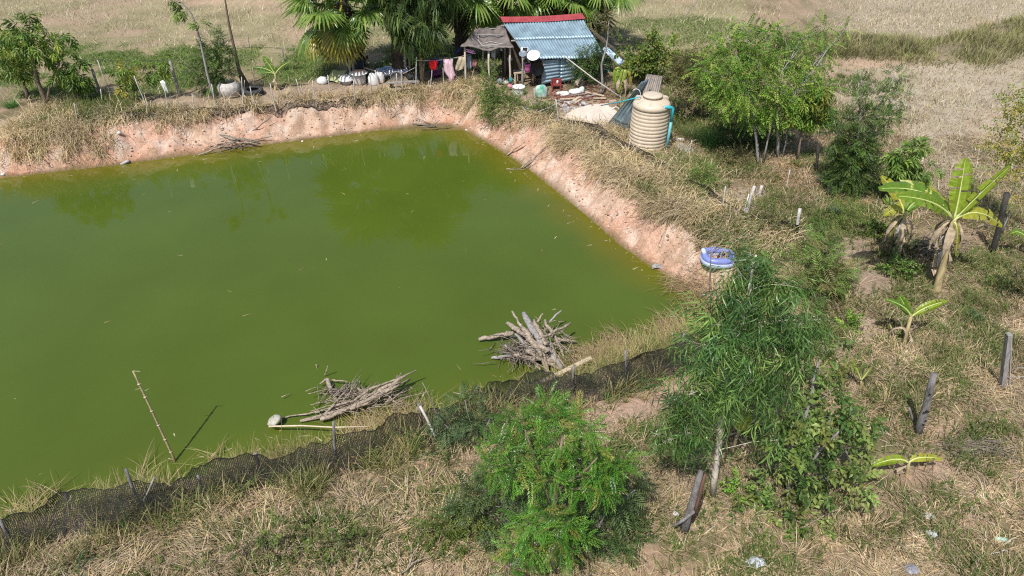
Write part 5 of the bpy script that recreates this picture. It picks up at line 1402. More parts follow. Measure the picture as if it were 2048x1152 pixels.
sack('plastic_sack', 'flat white plastic sheet bundle left of the white sack in the scrap', 1125, 190, .55, .12, (.80, .79, .77), (.6, .58, .56))
sack('plastic_sack', 'pale green plastic bag in the scrap beside the white sack', 1163, 186, .24, .24, (.45, .62, .52), (.62, .70, .66))
sack('debris_bundle', 'straw-coloured bundle of debris at the foot of the netted wall', 1158, 172, .38, .3, (.56, .50, .42), (.30, .26, .22), 'bundle')
ch = thing('plastic_chair', 'old red plastic chair with junk on it against the front wall', 'chair', g(1112, 178))
M['redp'] = pm('faded_red_plastic', (.24, .045, .04), .6, .3, 5, .2)
cb = g(1112, 178)
MB().box(cb + Vector((0, 0, .2)), (.46, .36, .03)).build('seat', M['redp'], ch)
MB().box(cb + Vector((.02, .2, .30)), (.44, .03, .16)).build('backrest', M['redp'], ch)
for sx, sy in ((-.17, -.15), (.17, -.15), (-.17, .17), (.17, .17)):
    MB().beam(cb + Vector((sx, sy, -.02)), cb + Vector((sx, sy, .2)), .04, .04).build('leg', M['redp'], ch)
for sx in (-.2, .2): MB().tube([cb + Vector((sx, -.15, .22)), cb + Vector((sx, -.15, .32)), cb + Vector((sx, .18, .34))], .016, 6).build('armrest', M['redp'], ch)
bt = at(1117, 163, 29.2); bt.z = cb.z + .30
bo = thing('bottle', 'white plastic bottle standing on the red chair', 'bottle', Vector((cb.x + .05, cb.y - .02, cb.z + .215)))
MB().lathe([(.045, 0), (.048, .12), (.03, .16), (.02, .17)], 12, wpos(bo), True).build('body', M['whitep'], bo, smooth=True)
MB().lathe([(.022, .17), (.022, .20)], 10, wpos(bo), True).build('cap', M['redp'], bo)
SCR = [((1098, 192), (1143, 171), .014, 'rust', .10), ((1100, 188), (1106, 182), .012, 'rust', .2), ((1165, 176), (1194, 188), .022, 'rust', .25), ((1160, 180), (1185, 192), .018, 'rust', .18), ((1120, 205), (1172, 192), .02, 'rust', .06),
       ((1112, 196), (1170, 190), .016, 'rust', .12), ((1130, 208), (1180, 196), .014, 'rust', .05), ((1150, 196), (1200, 200), .018, 'rust', .08), ((1105, 200), (1150, 196), .02, 'rust', .08), ((1118, 196), (1142, 206), .012, 'rust', .04),
       ((1092, 196), (1130, 192), .018, 'rust', .10)]
for i, (p, q_, r_, m_, z) in enumerate(SCR):
    a, b = g(*p), g(*q_); a.z += .04; b.z += z
    MB().tube([a, a.lerp(b, .5) + Vector((0, 0, jit(.02))), b], r_, 6).build('rusty_rod', M[m_], None, a, True, label='thin rusty steel rod in the scrap heap before the hut', cat='rod', group='rusty rods in the scrap heap')
for i, (p, q_, w) in enumerate([((1140, 193), (1174, 190), .12), ((1185, 190), (1208, 196), .10), ((1120, 203), (1150, 200), .09), ((1160, 199), (1190, 194), .08), ((1146, 206), (1160, 196), .13), ((1170, 188), (1190, 192), .08), ((1100, 200), (1125, 207), .07), ((1186, 199), (1212, 201), .09), ((1150, 210), (1162, 202), .10)]):
    a, b = g(*p), g(*q_); a.z += .05 + .02 * (i % 3); b.z += .07 + .02 * (i % 2)
    MB().beam(a, b, w, .03).build('scrap_board', M['plank'] if i % 3 else M['greywood'], None, a, label='short flat board lying in the scrap heap before the hut', cat='board', group='boards in the scrap heap')
mb = MB()
for i in range(170):
    b = g(random.uniform(1090, 1235), random.uniform(176, 216)); an = random.uniform(0, 6.28); L = random.uniform(.08, .3)
    mb.beam(b + Vector((0, 0, .03)), b + Vector((math.cos(an) * L, math.sin(an) * L, random.uniform(.02, .12))), random.uniform(.02, .05), .015)
mb.build('scrap_debris', M['rust'], kind='stuff')
mb = MB()
for i in range(60):
    b = g(random.uniform(1120, 1175), random.uniform(205, 225)); s_ = random.uniform(.03, .12)
    mb.box(b + Vector((0, 0, s_ * .3)), (s_ * 1.4, s_, s_ * .7), Matrix.Rotation(random.uniform(0, 3), 3, (jit(1), jit(1), 1)))
mb.build('ash_rubble', M['cgrey'], kind='stuff')
# long pale pole sloping down from the roof
a, b = at(1127, 111, 28.7), g(1246, 198)
MB().tube([a, a.lerp(b, .5) - Vector((0, 0, .05)), b], [.022, .026, .03], 7).build('long_pole', M['stake'], None, b, True, label='long pale pole sloping from the roof eave down to the ground by the tank', cat='pole')

# concrete slab, block and hose
sl = [g(x, y) for x, y in ((1128, 236), (1150, 222), (1180, 213), (1216, 210), (1240, 232), (1228, 262), (1185, 262))]
zt = max(p.z for p in sl) + .07
mb = MB(); n_ = len(sl)
mb.add([Vector((p.x, p.y, zt)) for p in sl] + [Vector((p.x, p.y, p.z - .2)) for p in sl], [tuple(range(n_ - 1, -1, -1))] + [(i, (i + 1) % n_, n_ + (i + 1) % n_, n_ + i) for i in range(n_)])
mb.build('concrete_slab', M['concrete'], None, sl[0], label='pale pinkish concrete slab left of the leaning tin sheets', cat='slab')
p = at(1225, 215, sl[3].y - .35); MB().box(Vector((p.x, p.y, zt + .12)), (.26, .22, .24), Matrix.Rotation(.3, 3, 'Z')).build('concrete_block', pm('brown_block', (.42, .31, .24), .9, .2, 8, .3), None, Vector((p.x, p.y, zt)), label='brown block standing on the pale concrete slab', cat='block')
p = g(1231, 226); MB().tube([Vector((p.x + .14 * math.cos(t), p.y + .05, zt + .13 * math.sin(t))) for t in np.linspace(0, 3.14, 10)], .018, 6).build('hose_loop', M['whitep'], None, Vector((p.x, p.y, zt)), True, label='white hose loop arching on the slab by the brown block', cat='hose')
sl = [g(x, y) for x, y in ((1345, 292), (1362, 288), (1386, 304), (1372, 312))]
zt2 = max(p.z for p in sl) + .05
MB().add([Vector((p.x, p.y, zt2)) for p in sl] + [Vector((p.x, p.y, p.z - .2)) for p in sl], [(3, 2, 1, 0)] + [(i, (i + 1) % 4, 4 + (i + 1) % 4, 4 + i) for i in range(4)]).build('concrete_slab', M['cgrey'], None, sl[0], label='small grey concrete slab at the right foot of the tank', cat='slab')

# ------------------------------------------------------------------ the water tank
tbp = g(1293, 303); tbp = Vector((tbp.x + .08, tbp.y + .45, tbp.z))
tk = thing('water_tank', 'beige ribbed plastic water tank with a round lid', 'water tank', tbp)
RT, HT = .66, 1.58
prof = [(RT * .93, -.1), (RT * .95, .06)]
nr = 11
for i in range(nr):
    z0 = .06 + (HT - .18) * i / nr; hgt_ = (HT - .18) / nr
    bulge = RT * (1.0 - .035 * abs((i + .5) / nr - .45) * 2)
    prof += [(bulge, z0 + hgt_ * .16), (bulge * 1.012, z0 + hgt_ * .45), (bulge, z0 + hgt_ * .74), (bulge * .977, z0 + hgt_ * .86), (bulge * .977, z0 + hgt_ * .98)]
prof += [(RT * .985, HT - .12), (RT * .975, HT - .02), (RT * .93, HT + .05), (RT * .84, HT + .09), (RT * .62, HT + .155), (RT * .48, HT + .19), (RT * .44, HT + .195)]
MB().lathe(prof, 56, tbp, True).build('body', M['tank'], tk, smooth=True)
MB().lathe([(.285, HT + .18), (.285, HT + .225), (.27, HT + .23), (.27, HT + .245), (.33, HT + .25), (.34, HT + .262), (.34, HT + .295), (.31, HT + .315), (.18, HT + .325), (.02, HT + .33)], 40, tbp, True).build('lid', M['tank'], tk, smooth=True)
for an in (0.35, 2.75, 1.55):                        # raised shoulder blocks for the fittings
    c = tbp + Vector((math.cos(an) * .44, math.sin(an) * .44, HT + .11))
    MB().box(c, (.26, .22, .14), Matrix.Rotation(an, 3, 'Z')).build('shoulder_block', M['tank'], tk)
for an in (-1.9, -1.1, -2.7, -.4):                   # stiffening ridges from lid to shoulder
    a = tbp + Vector((math.cos(an) * .33, math.sin(an) * .33, HT + .19)); b = tbp + Vector((math.cos(an) * .60, math.sin(an) * .60, HT + .07))
    MB().beam(a, b, .05, .03).build('stiffener', M['tank'], tk)
pp = thing('drain_pipe', 'turquoise pipe bent over the right shoulder of the tank', 'pipe', tbp + Vector((.8, -.3, 0)))
t0 = tbp + Vector((.34, -.50, HT + .05)); t1 = tbp + Vector((.66, -.36, HT - .02))
MB().tube([t0, t1 - Vector((.05, 0, 0)), t1 + Vector((0, 0, -.04)), t1 + Vector((.0, -.01, -.5))], [.05, .052, .055, .052], 12).build('bend', M['bluepvc'], pp, smooth=True)
MB().tube([t1 + Vector((0, -.01, -.5)), tbp + Vector((.62, -.40, .05))], .05, 12).build('downpipe', M['pvcpatch'], pp, smooth=True)
sp_ = thing('supply_pipe', 'thin turquoise pipe running level from the slab to the tank', 'pipe', at(1203, 211, tbp.y + .8))
MB().tube([at(1202, 211, tbp.y + 1.6), at(1240, 204, tbp.y + .6), at(1278, 194, tbp.y - .1)], .019, 8).build('pipe', M['bluepvc'], sp_, smooth=True)
MB().tube([at(1278, 194, tbp.y - .1) + Vector((.16 * math.cos(t) - .12, 0, .18 + .2 * math.sin(t) - .1)) for t in np.linspace(-.6, 2.4, 8)], .012, 6).build('string', M['whitep'], sp_, smooth=True)
# leaning tin sheets
A, B_, C2, D2 = at(1284, 164, tbp.y + .35), at(1300, 158, tbp.y + .8), g(1250, 268), g(1210, 254)
for k, o in ((0, 0), (1, .03)):
    u0, u1 = (0, .62) if k == 0 else (.55, 1.05)
    a_, b_ = A.lerp(B_, u0), A.lerp(B_, u1); d_, c_ = D2.lerp(C2, u0), D2.lerp(C2, u1)
    MB().grid(wave_sheet(a_, b_, c_ + Vector((0, 0, .02)), d_ + Vector((0, 0, .02)), lift=o)).build('tin_sheet', M['tinold'] if k else M['tin'], None, d_, True, .004, label=('blue-grey corrugated sheet leaning against the tank, outer one', 'dull corrugated sheet leaning against the tank, inner one')[k], cat='metal sheet')
A, B_, C2, D2 = at(1294, 148, tbp.y + 1.5), at(1326, 152, tbp.y + 1.3), at(1318, 190, tbp.y + .9), at(1278, 190, tbp.y + 1.1)
MB().grid(wave_sheet(A, B_, C2, D2)).build('tin_sheet', pm('grey_brown_tin', (.15, .14, .13), .6, .4, 5, .2, metal=.3, c2=(.30, .26, .22)), None, D2, True, .004, label='grey-brown corrugated sheet standing behind the tank lid', cat='metal sheet')
p0 = g(1316, 200); MB().tube([p0 + Vector((0, .9, 0)), at(1296, 170, tbp.y + 1.8)], .03, 6).build('prop_stick', M['greywood'], None, p0, label='stick propping the grey-brown sheet behind the tank', cat='stick')
MB().box(g(1238, 258) + Vector((0, .2, .12)), (.5, .06, .34), Matrix.Rotation(.5, 3, 'Z')).build('board', M['cgrey'], None, g(1238, 258), label='pale grey board standing under the leaning tin sheets', cat='board')
b = g(1360, 282); m0 = MB().box(b + Vector((0, 0, .05)), (.26, .12, .09), Matrix.Rotation(-.4, 3, 'Z')); m0.v = [(x + jit(.02), y + jit(.02), z + jit(.02)) for x, y, z in m0.v]; m0.build('litter', M['whitep'], None, b, label='scrap of white litter on the ground right of the tank', cat='litter')

# ------------------------------------------------------------------ yard under the palms
b = g(462, 192); jar = thing('water_jar', 'squat whitewashed clay jar with an open mouth left of the tyre', 'jar', b)
MB().lathe([(.30, -.02), (.36, .05), (.44, .24), (.455, .40), (.40, .52), (.34, .57), (.33, .60), (.28, .60), (.28, .55), (.34, .46), (.30, .2), (.01, .15)], 36, b).build('body', M['pot'], jar, smooth=True)
def tyre(label, px, py, r, w, tilt=(0, 0)):
    b = g(px, py); root = thing('tyre', label, 'tyre', b)
    prof = [(r * .58, .02), (r * .62, 0), (r * .9, .0), (r, .05), (r, w - .05), (r * .9, w), (r * .62, w), (r * .58, w - .02), (r * .60, w - .05), (r * .85, w * .7), (r * .85, w * .3), (r * .60, .05), (r * .58, .02)]
    MB().lathe(prof, 36, b, False, False).build('casing', M['rubber'], root, smooth=True)
    for i in range(28):
        a = 2 * math.pi * i / 28
        MB().box(b + Vector((math.cos(a) * r * 1.005, math.sin(a) * r * 1.005, w / 2)), (.02, .045, w * .7), Matrix.Rotation(a, 3, 'Z')).build('tread_block', M['rubber'], root)
    return root
tyre('black tyre lying flat on the dirt right of the white jar', 507, 189, .42, .24)
b = g(720, 168); jr = thing('water_jar', 'tall white jar under a broad lid with a folded cloth on top', 'jar', b)
MB().lathe([(.24, 0), (.27, .08), (.29, .3), (.27, .42), (.22, .48)], 28, b, True).build('body', M['pot'], jr, smooth=True)
MB().lathe([(.02, .55), (.20, .545), (.38, .50), (.40, .49), (.38, .475), (.18, .49), (.02, .5)], 32, b, True).build('lid', M['whitep'], jr, smooth=True)
m0 = MB().box(b + Vector((.03, 0, .56)), (.46, .30, .05)); m0.build('folded_cloth', cloth('folded_peach_cloth', (.62, .42, .33)), None, b + Vector((.03, 0, .535)), label='peach coloured folded cloth on the lid of the tall white jar', cat='cloth')
b = g(694, 168); jr = thing('basin_stack', 'white basin upturned on a grey pot left of the tall white jar', 'basin', b)
MB().lathe([(.2, 0), (.22, .1), (.2, .2)], 24, b, True).build('pot', M['cgrey'], jr, smooth=True)
MB().lathe([(.33, .18), (.32, .22), (.25, .34), (.14, .39), (.02, .40)], 28, b, True).build('basin', M['whitep'], jr, smooth=True)
sack('tied_sack', 'lumpy white tied sack right of the tall white jar', 748, 170, .42, .50, (.80, .80, .80), (.66, .67, .69))
sack('tied_sack', 'white tied sack half hidden behind the lumpy one', 760, 166, .40, .50, (.78, .77, .76), (.62, .62, .64))
sack('plastic_bag', 'crumpled white plastic bag left of the green mat', 645, 167, .44, .26, (.78, .80, .83), (.55, .60, .66), 'bag')
a = g(655, 167); m0 = MB().grid([[a + Vector((.62 * u - .1 + .3 * v, .1 + .5 * v + .05 * math.sin(5 * u), .02 + .42 * v + .05 * math.sin(4 * u + 3 * v))) for u in np.linspace(0, 1, 9)] for v in np.linspace(0, 1, 7)])
m0.build('mat', M['mesh_l'], None, a, True, .012, label='yellow-green mat slumped on the ground below the left palm', cat='mat')
for px, py, rz, lab, me in ((655, 150, 2.2, 'fallen brown palm frond propped behind the green mat', FB[0]), (505, 168, 1.2, 'pale dead palm frond standing behind the tyre', FB[1]), (-2, 205, .8, 'bleached dead palm fan at the left edge', FB[0]), (22, 195, 1.4, 'bleached dead palm fan upright behind the spiky grass', FB[1])):
    b = g(px, py); o = bpy.data.objects.new('dead_frond', me.copy() if px < 600 else me); COL.objects.link(o)
    if px < 600:
        ca = o.data.color_attributes['Col']; k = len(o.data.vertices); arr = np.zeros(k * 4, np.float32); ca.data.foreach_get('color', arr); arr = arr.reshape(-1, 4)
        tgt = np.array((.55, .48, .38) if px < 100 else (.50, .38, .20)); arr[:, :3] = tgt * (.6 + arr[:, :1] * 2.4); ca.data.foreach_set('color', arr.ravel())
    o.location = b + Vector((0, .1, .5)); o.rotation_euler = (.4, R(35), rz); o.scale = (.75,) * 3
    tag(o, lab, 'palm frond')
# posts and planks by the palms
for x0, y0, x1, y1, r_, m_, lab in ((702, 160, 693, 55, .05, 'stake', 'tall pale post in front of the left palm trunk'), (709, 160, 701, 72, .07, 'greywood', 'grey plank post just right of the tall pale post'), (729, 156, 722, 88, .035, 'greywood', 'thin grey post right of the left palm trunk'),
                                    (812, 152, 807, 82, .07, 'greywood', 'grey post against the right side of the tall palm trunk'), (820, 152, 819, 90, .05, 'bark', 'brown post beside the grey one at the tall palm'), (879, 112, 878, 88, .03, 'bark', 'dark stub of pole hanging below the dead fronds')):
    b = g(x0, y0); t = at(x1, y1, b.y + .05)
    MB().tube(crooked(b - Vector((0, 0, .1)), t, 3, .006), [r_, r_ * .97, r_ * .93, r_ * .9], 8).build('timber_post', M[m_], None, b, True, label=lab, cat='post')
b = g(735, 150); p = at(728, 132, b.y); MB().tube([b, p], .035, 6).build('prop_stick', M['greywood'], None, b, label='short slanting stick at the foot of the left palm', cat='stick')
# hanging dark clothes with a pale and red patch between the posts
cx = at(714, 98, g(709, 159).y)
hg = thing('hanging_coat', 'dark blue cloth hung between the posts with a pale collar and a red cap above', 'clothes', cx)
MB().grid([[cx + Vector((.36 * (u - .5) * (.6 + .6 * v), -.06 - .04 * math.sin(8 * u), -.15 - .72 * v)) for u in np.linspace(0, 1, 9)] for v in np.linspace(0, 1, 6)]).build('coat', cloth('navy_cloth', (.025, .035, .05)), hg, smooth=True, solid=.015)
MB().grid([[cx + Vector((.12 * (u - .5), -.12, -.10 - .22 * v)) for u in np.linspace(0, 1, 4)] for v in np.linspace(0, 1, 4)]).build('collar', cloth('pale_cloth', (.45, .50, .48)), hg, solid=.015)
MB().lathe([(.09, 0), (.10, .05), (.07, .11), (.02, .13)], 14, cx + Vector((0, -.1, -.08)), True).build('cap', cloth('dark_red_cloth', (.22, .06, .06)), hg, smooth=True)
# bench with silver-blue sheet
bn = thing('day_bed', 'low bed covered with a shiny blue and silver sheet by the tall palm', 'bed', g(785, 158))
A, B_ = g(752, 160), g(818, 152); A.z += .30; B_.z += .34
M['foil'] = pm('blue_silver_sheet', (.72, .74, .78), .25, .3, 5.5, .6, metal=.55, c2=(.04, .10, .26), dist=.05)
MB().grid([[A.lerp(B_, u) + Vector((0, .55 * v - .1, .03 * math.sin(u * 13 + v * 4) + .08 * v - (.16 if v == 0 else 0))) for u in np.linspace(0, 1, 18)] for v in np.linspace(0, 1, 7)]).build('sheet', M['foil'], bn, smooth=True, solid=.01)
for u, v in ((.05, 0), (.95, 0), (.05, .45), (.95, .45)):
    p = A.lerp(B_, u) + Vector((0, v, 0)); MB().beam(ground_under(p), p - Vector((0, 0, .02)), .06, .06).build('leg', M['greywood'], bn)
# hoop, trough, basin, low bench
b = g(795, 168); hp = thing('fish_trap', 'round dark wire basket hoop leaning in front of the covered bed', 'basket', b)
hc = b + Vector((0, 0, .28)); mb = MB()
mb.tube([hc + Vector((.27 * math.cos(t), -.05 * math.sin(t), .27 * math.sin(t))) for t in np.linspace(0, 2 * math.pi, 25)], .022, 6, False); mb.build('rim', M['greywood'], hp)
mb = MB()
for k in range(-4, 5):
    w = math.sqrt(max(.0, 1 - (k / 5) ** 2)) * .27
    mb.beam(hc + Vector((k * .054, 0, -w)), hc + Vector((k * .054, 0, w)), .012, .012); mb.beam(hc + Vector((-w, .012, k * .054)), hc + Vector((w, .012, k * .054)), .012, .012)
mb.build('mesh', M['netwire'] if 'netwire' in M else M['greywood'], hp)
b = g(832, 168); A = b
MB().grid([[b + Vector((-.34 + .68 * u, .35 * v - .1, .03 + .3 * abs(2 * v - 1) ** 2 + .04 * abs(2 * u - 1))) for u in np.linspace(0, 1, 8)] for v in np.linspace(0, 1, 8)]).build('trough', M['rubber'], None, b, True, .02, label='dark rubber trough right of the wire basket', cat='trough')
lb = thing('low_bench', 'low plank bench on two dark blocks at the edge of the bank', 'bench', g(810, 178))
A, B_ = g(776, 176), g(840, 172)
for p in (A.lerp(B_, .12), A.lerp(B_, .86)): MB().box(p + Vector((0, 0, .09)), (.16, .16, .2)).build('leg', M['black'], lb)
MB().beam(A + Vector((0, 0, .21)), B_ + Vector((0, 0, .21)), .2, .045).build('seat_board', M['greywood'], lb)
M['bluep'] = pm('blue_plastic', (.03, .06, .32), .5, .2, 5, .1); M['purp'] = pm('purple_plastic', (.20, .02, .14), .5, .2, 5, .1)
b = g(872, 152); bs_ = thing('basin', 'purple basin on the ground behind the red garment', 'basin', b)
MB().lathe([(.22, 0), (.30, .16), (.32, .16), (.20, .02)], 24, b, False).build('bowl', M['purp'], bs_, smooth=True)
b = g(870, 140); bs_ = thing('basin', 'blue basin on a stool behind the red garment', 'basin', b + Vector((0, 0, .25)))
MB().lathe([(.22, .25), (.32, .4), (.34, .4), (.2, .27)], 24, b, False).build('bowl', M['bluep'], bs_, smooth=True)
MB().box(b + Vector((0, 0, .125)), (.3, .3, .25)).build('stool', M['greywood'], None, b, label='small wooden stool carrying the blue basin', cat='stool')

# clothes line
yl = g(833, 180).y
La, Lb = at(833, 121, yl), at(942, 108, yl + .6)
MB().tube([La.lerp(Lb, t) - Vector((0, 0, .10 * math.sin(math.pi * t))) for t in np.linspace(0, 1, 10)], .012, 5).build('clothes_line', M['stake'], None, La, label='pale line of washing strung between a stake and the canopy', cat='clothes line')
def garment(label, px0, px1, py0, outline, c, name='garment', fold=.03, cat='clothes'):
    t0_, t1_ = (px0 - 833) / 109, (px1 - 833) / 109
    rows = []
    for v, (l, r_) in outline:
        row = []
        for u in np.linspace(0, 1, 9):
            px = px0 + (px1 - px0) * (l + (r_ - l) * u)
            p = at(px, py0 + v, yl + .3 * (t0_ + t1_)); p.y += fold * math.sin(u * 12 + v * .08) - .06
            row.append(p)
        rows.append(row)
    o = MB().grid(rows).build(name, cloth(label.split()[0] + '_garment', c), None, rows[0][4], True, .012, label=label, cat=cat)
garment('red wrinkled garment on the washing line', 859, 875, 120, [(0, (0, 1)), (5, (-.05, 1.02)), (12, (0, .95)), (17, (.15, .9)), (19, (.3, .7))], (.62, .012, .02))
garment('pink long garment hanging to a point on the washing line', 887, 907, 117, [(0, (0, .95)), (12, (.02, .95)), (24, (.08, 1.05)), (32, (.3, 1.25)), (36, (.5, 1.1)), (44, (.6, .95)), (50, (.7, .85))], (.66, .46, .54))
garment('khaki jacket on the washing line', 912, 932, 113, [(0, (.3, 1)), (8, (.15, 1.0)), (16, (0, .95)), (24, (-.1, .85)), (27, (-.05, .3))], (.42, .36, .26))
garment('grey-blue shirt next to the khaki jacket', 934, 943, 110, [(0, (0, 1)), (10, (0, 1)), (22, (.1, 1.1)), (27, (.2, 1))], (.26, .32, .42))
garment('dusty pink cloth at the right end of the washing line', 943, 954, 118, [(0, (.1, .8)), (6, (0, 1)), (12, (0, 1)), (16, (.3, .8))], (.42, .20, .20))
mb = MB()
for i in range(6):
    p = at(934 + i * 2.6, 98 + i * .7, 29.2); mb.tube([p, p + Vector((-.09, 0, -.10)), p + Vector((.09, .02, -.12)), p], .007, 4)
mb.build('clothes_hangers', pm('mauve_plastic', (.42, .22, .42), .5, .1, 4, .1), None, at(940, 100, 29.2), label='bunch of mauve hangers under the edge of the canopy', cat='hangers')
p0, p1 = at(823, 95, yl + .9), at(848, 120, yl + .3); MB().tube([p0, p1], .02, 6).build('slanting_pole', M['stake'], None, p1, label='grey pole slanting from the tall palm towards the washing', cat='pole')
p0, p1 = at(910, 108, yl + 1.2), at(925, 92, yl + 1.2); MB().tube([p0, p1], .03, 6).build('blue_pole', M['bluep'], None, p0, label='blue strap under the left corner of the canopy', cat='strap')
p0, p1 = at(728, 135, g(720, 160).y), at(770, 148, g(720, 160).y - .2); MB().beam(p0, p1, .05, .03).build('lath', M['plank'], None, p0, label='thin lath sloping from the tall jar over the sacks', cat='lath')
p0, p1 = at(806, 147, yl + .3), at(833, 134, yl); MB().tube([p0, p1], .013, 6).build('rail', M['stake'], None, p1, label='thin rail sloping down to the covered bed from the washing stake', cat='rail')
# ------------------------------------------------------------------ stakes and posts
def post(name, label, cat, b, t, r0, r1, mat, group=None, n=7, k=.008, jag=False):
    b = Vector(b); t = Vector(t)
    P = crooked(b - (t - b).normalized() * .15, t, 4, k)
    mb = MB().tube(P, list(np.linspace(r0, r1, len(P))), n)
    return mb.build(name, mat, None, b, True, label=label, cat=cat, group=group)

FS = [((487, 216), (483, 154)), ((508, 214), (500, 173)), ((553, 228), (540, 166)), ((605, 199), (592, 158)), ((630, 203), (625, 161)), ((710, 208), (707, 160)), ((742, 190), (741, 146)), ((762, 186), (750, 140)),
      ((792, 190), (793, 147)), ((390, 228), (384, 187)), ((432, 222), (423, 168)), ((300, 230), (268, 152)), ((228, 205), (195, 120)), ((206, 215), (201, 178)), ((156, 246), (148, 206)), ((338, 225), (326, 165)), ((660, 182), (655, 150)), ((485, 214), (489, 160)), ((805, 178), (802, 140)), ((861, 178), (864, 140)), ((888, 172), (886, 135))]
FSL = {0: 'thin pale stick right in front of the white jar', 1: 'thin pale stick in front of the tyre', 2: 'pale stick at the foot of the dark-leaved banana', 3: 'pale leaning stick between the banana and the left palm', 4: 'upright pale stick left of the white plastic bag', 5: 'pale stick in front of the basin and tall jar', 7: 'pale stick leaning across the tied sacks', 8: 'pale stick in front of the wire basket', 10: 'pale stick under the slender curving tree', 11: 'long pale stick leaning left beside the yellowing sapling', 12: 'longest thin stick, leaning left under the yard wire', 15: 'stick that the white shirt hangs from', 19: 'stick under the red garment', 20: 'stick under the pink garment'}
for i, (b, t) in enumerate(FS):
    bb = g(*b); post('fence_stick', FSL.get(i, 'thin pale stick of the net fence along the far bank'), 'stick', bb, at(*t, bb.y), .023, .018, M['stake'], 'thin sticks along the far bank', 6)
bb = g(832, 184); post('washing_stake', 'taller pale stake that carries the left end of the washing line', 'stake', bb, at(833, 114, bb.y), .025, .02, M['stake'])
for lab, b, t in (('leaning white stick right of the round green bush', (1118, 252), (1112, 199)), ('leaning white stick left of the round green bush', (1073, 222), (1068, 176)), ('thin white stick standing at the small slab by the tank', (1378, 306), (1384, 280)), ('short white stick in front of the pale slab', (1199, 246), (1199, 224)),
                  ('thin stick standing in the grass below the concrete slab', (1172, 240), (1172, 228)), ('bare crooked white stick in the netting below the tank', (1443, 424), (1451, 372)), ('thin pale stick under the bright trees', (1572, 378), (1580, 340))):
    bb = g(*b); post('thin_stick', lab, 'stick', bb, at(*t, bb.y), .022, .018, M['stake'], None, 6)
p0, p1 = g(1073, 240), g(1118, 228); p0.z += .3; p1.z += .45
MB().tube([p0, p1], .014, 6).build('cross_stick', M['stake'], None, p0, label='level stick tied between the two leaning white sticks', cat='stick')
for lab, b, t, r_, m_ in (('weathered fence post right of the small mango trees', (205, 200), (184, 138), .055, 'greywood'), ('weathered fence post right of the hanging white shirt', (360, 192), (340, 122), .06, 'greywood'),
                          ('dark burnt post behind the yellowing tree', (1633, 345), (1636, 292), .05, 'burnt'), ('dark burnt post beside the tall banana', (1985, 508), (2014, 386), .08, 'burnt'),
                          ('thin pole in the far field behind the palms', (568, 124), (564, 92), .03, 'greywood'), ('lone thin pole in the field above the bright trees', (1368, 38), (1392, 2), .025, 'greywood'), ('lone stick in the far field at the upper left', (499, 95), (495, 66), .02, 'greywood')):
    bb = g(*b); post('wooden_post', lab, 'post', bb, at(*t, bb.y), r_, r_ * .9, M[m_])
# white painted posts on the right bank
bb = g(1488, 441); post('white_post', 'long white post leaning right on the bank corner, front one of the pair', 'post', bb, at(1509, 372, bb.y), .05, .045, M['stake'])
bb = g(1518, 392); post('white_post', 'shorter white post just behind the long leaning one', 'post', bb, at(1524, 371, bb.y), .055, .05, M['stake'])
bb = g(1484, 438); post('thin_stick', 'thin white stick lashed along the long leaning white post', 'stick', bb, at(1498, 388, bb.y + .02), .016, .014, M['whitep'])
bb = g(1590, 474); post('grey_post', 'short post, white above and black below, in the olive scrub', 'post', bb, at(1600, 417, bb.y), .05, .045, M['stake'])
c = bb.lerp(at(1600, 417, bb.y), .30); MB().tube([bb - Vector((0, 0, .05)), c + Vector((0, 0, .14))], .056, 10).build('plastic_wrap', M['black'], None, bb, label='black plastic wrapped round the foot of the short white post', cat='wrapping')
bb = g(1538, 424); post('thin_stick', 'small white peg between the white posts and the black-footed post', 'peg', bb, at(1539, 409, bb.y), .02, .018, M['stake'])
# big posts, foreground right
bb = g(1836, 868); sr = thing('stump_post', 'thick grey cracked post leaning right on the bare slope', 'post', bb)
P = [bb - Vector((0, 0, .15)), bb.lerp(at(1868, 748, bb.y), .25), bb.lerp(at(1868, 748, bb.y), .5) + Vector((.012, 0, 0)), bb.lerp(at(1868, 748, bb.y), .8), at(1868, 748, bb.y)]
MB().tube(P, [.070, .074, .066, .062, .050], 12).build('log', M['char'], sr, smooth=True)
for i in range(7):
    t = random.uniform(.2, .9); p = bb.lerp(at(1868, 748, bb.y), t) + Vector((jit(.06), -.085, 0)); MB().lathe([(.02, 0), (.016, .015), (.004, .02)], 8, p, True).build('knot', M['black'], sr)
bb = g(1862, 852); post('dark_bar', 'thin dark bar leaning behind the thick grey post', 'stick', g(1828, 848), at(1818, 815, g(1828, 848).y), .03, .02, M['char'])  # thin dark tapered bar just left of the thick post's foot
bb = g(2008, 775); sr = thing('square_post', 'square-cut weathered fence post near the right edge', 'post', bb)
t = at(2018, 668, bb.y)
MB().beam(bb - Vector((0, 0, .15)), t, .11, .085).build('timber', M['greywood'], sr)
MB().beam(bb + Vector((.038, -.045, .1)), t + Vector((.03, -.045, -.02)), .035, .012).build('split_strip', M['stake'], sr)
for zz in (.35, .6):
    MB().tube([bb + Vector((-.09, -.075, zz)), bb + Vector((.1, -.075, zz + .01)), bb + Vector((.8, .05, zz - .03)), bb + Vector((2.6, .3, zz))], .005, 5).build('wire', M['cgrey'], sr)
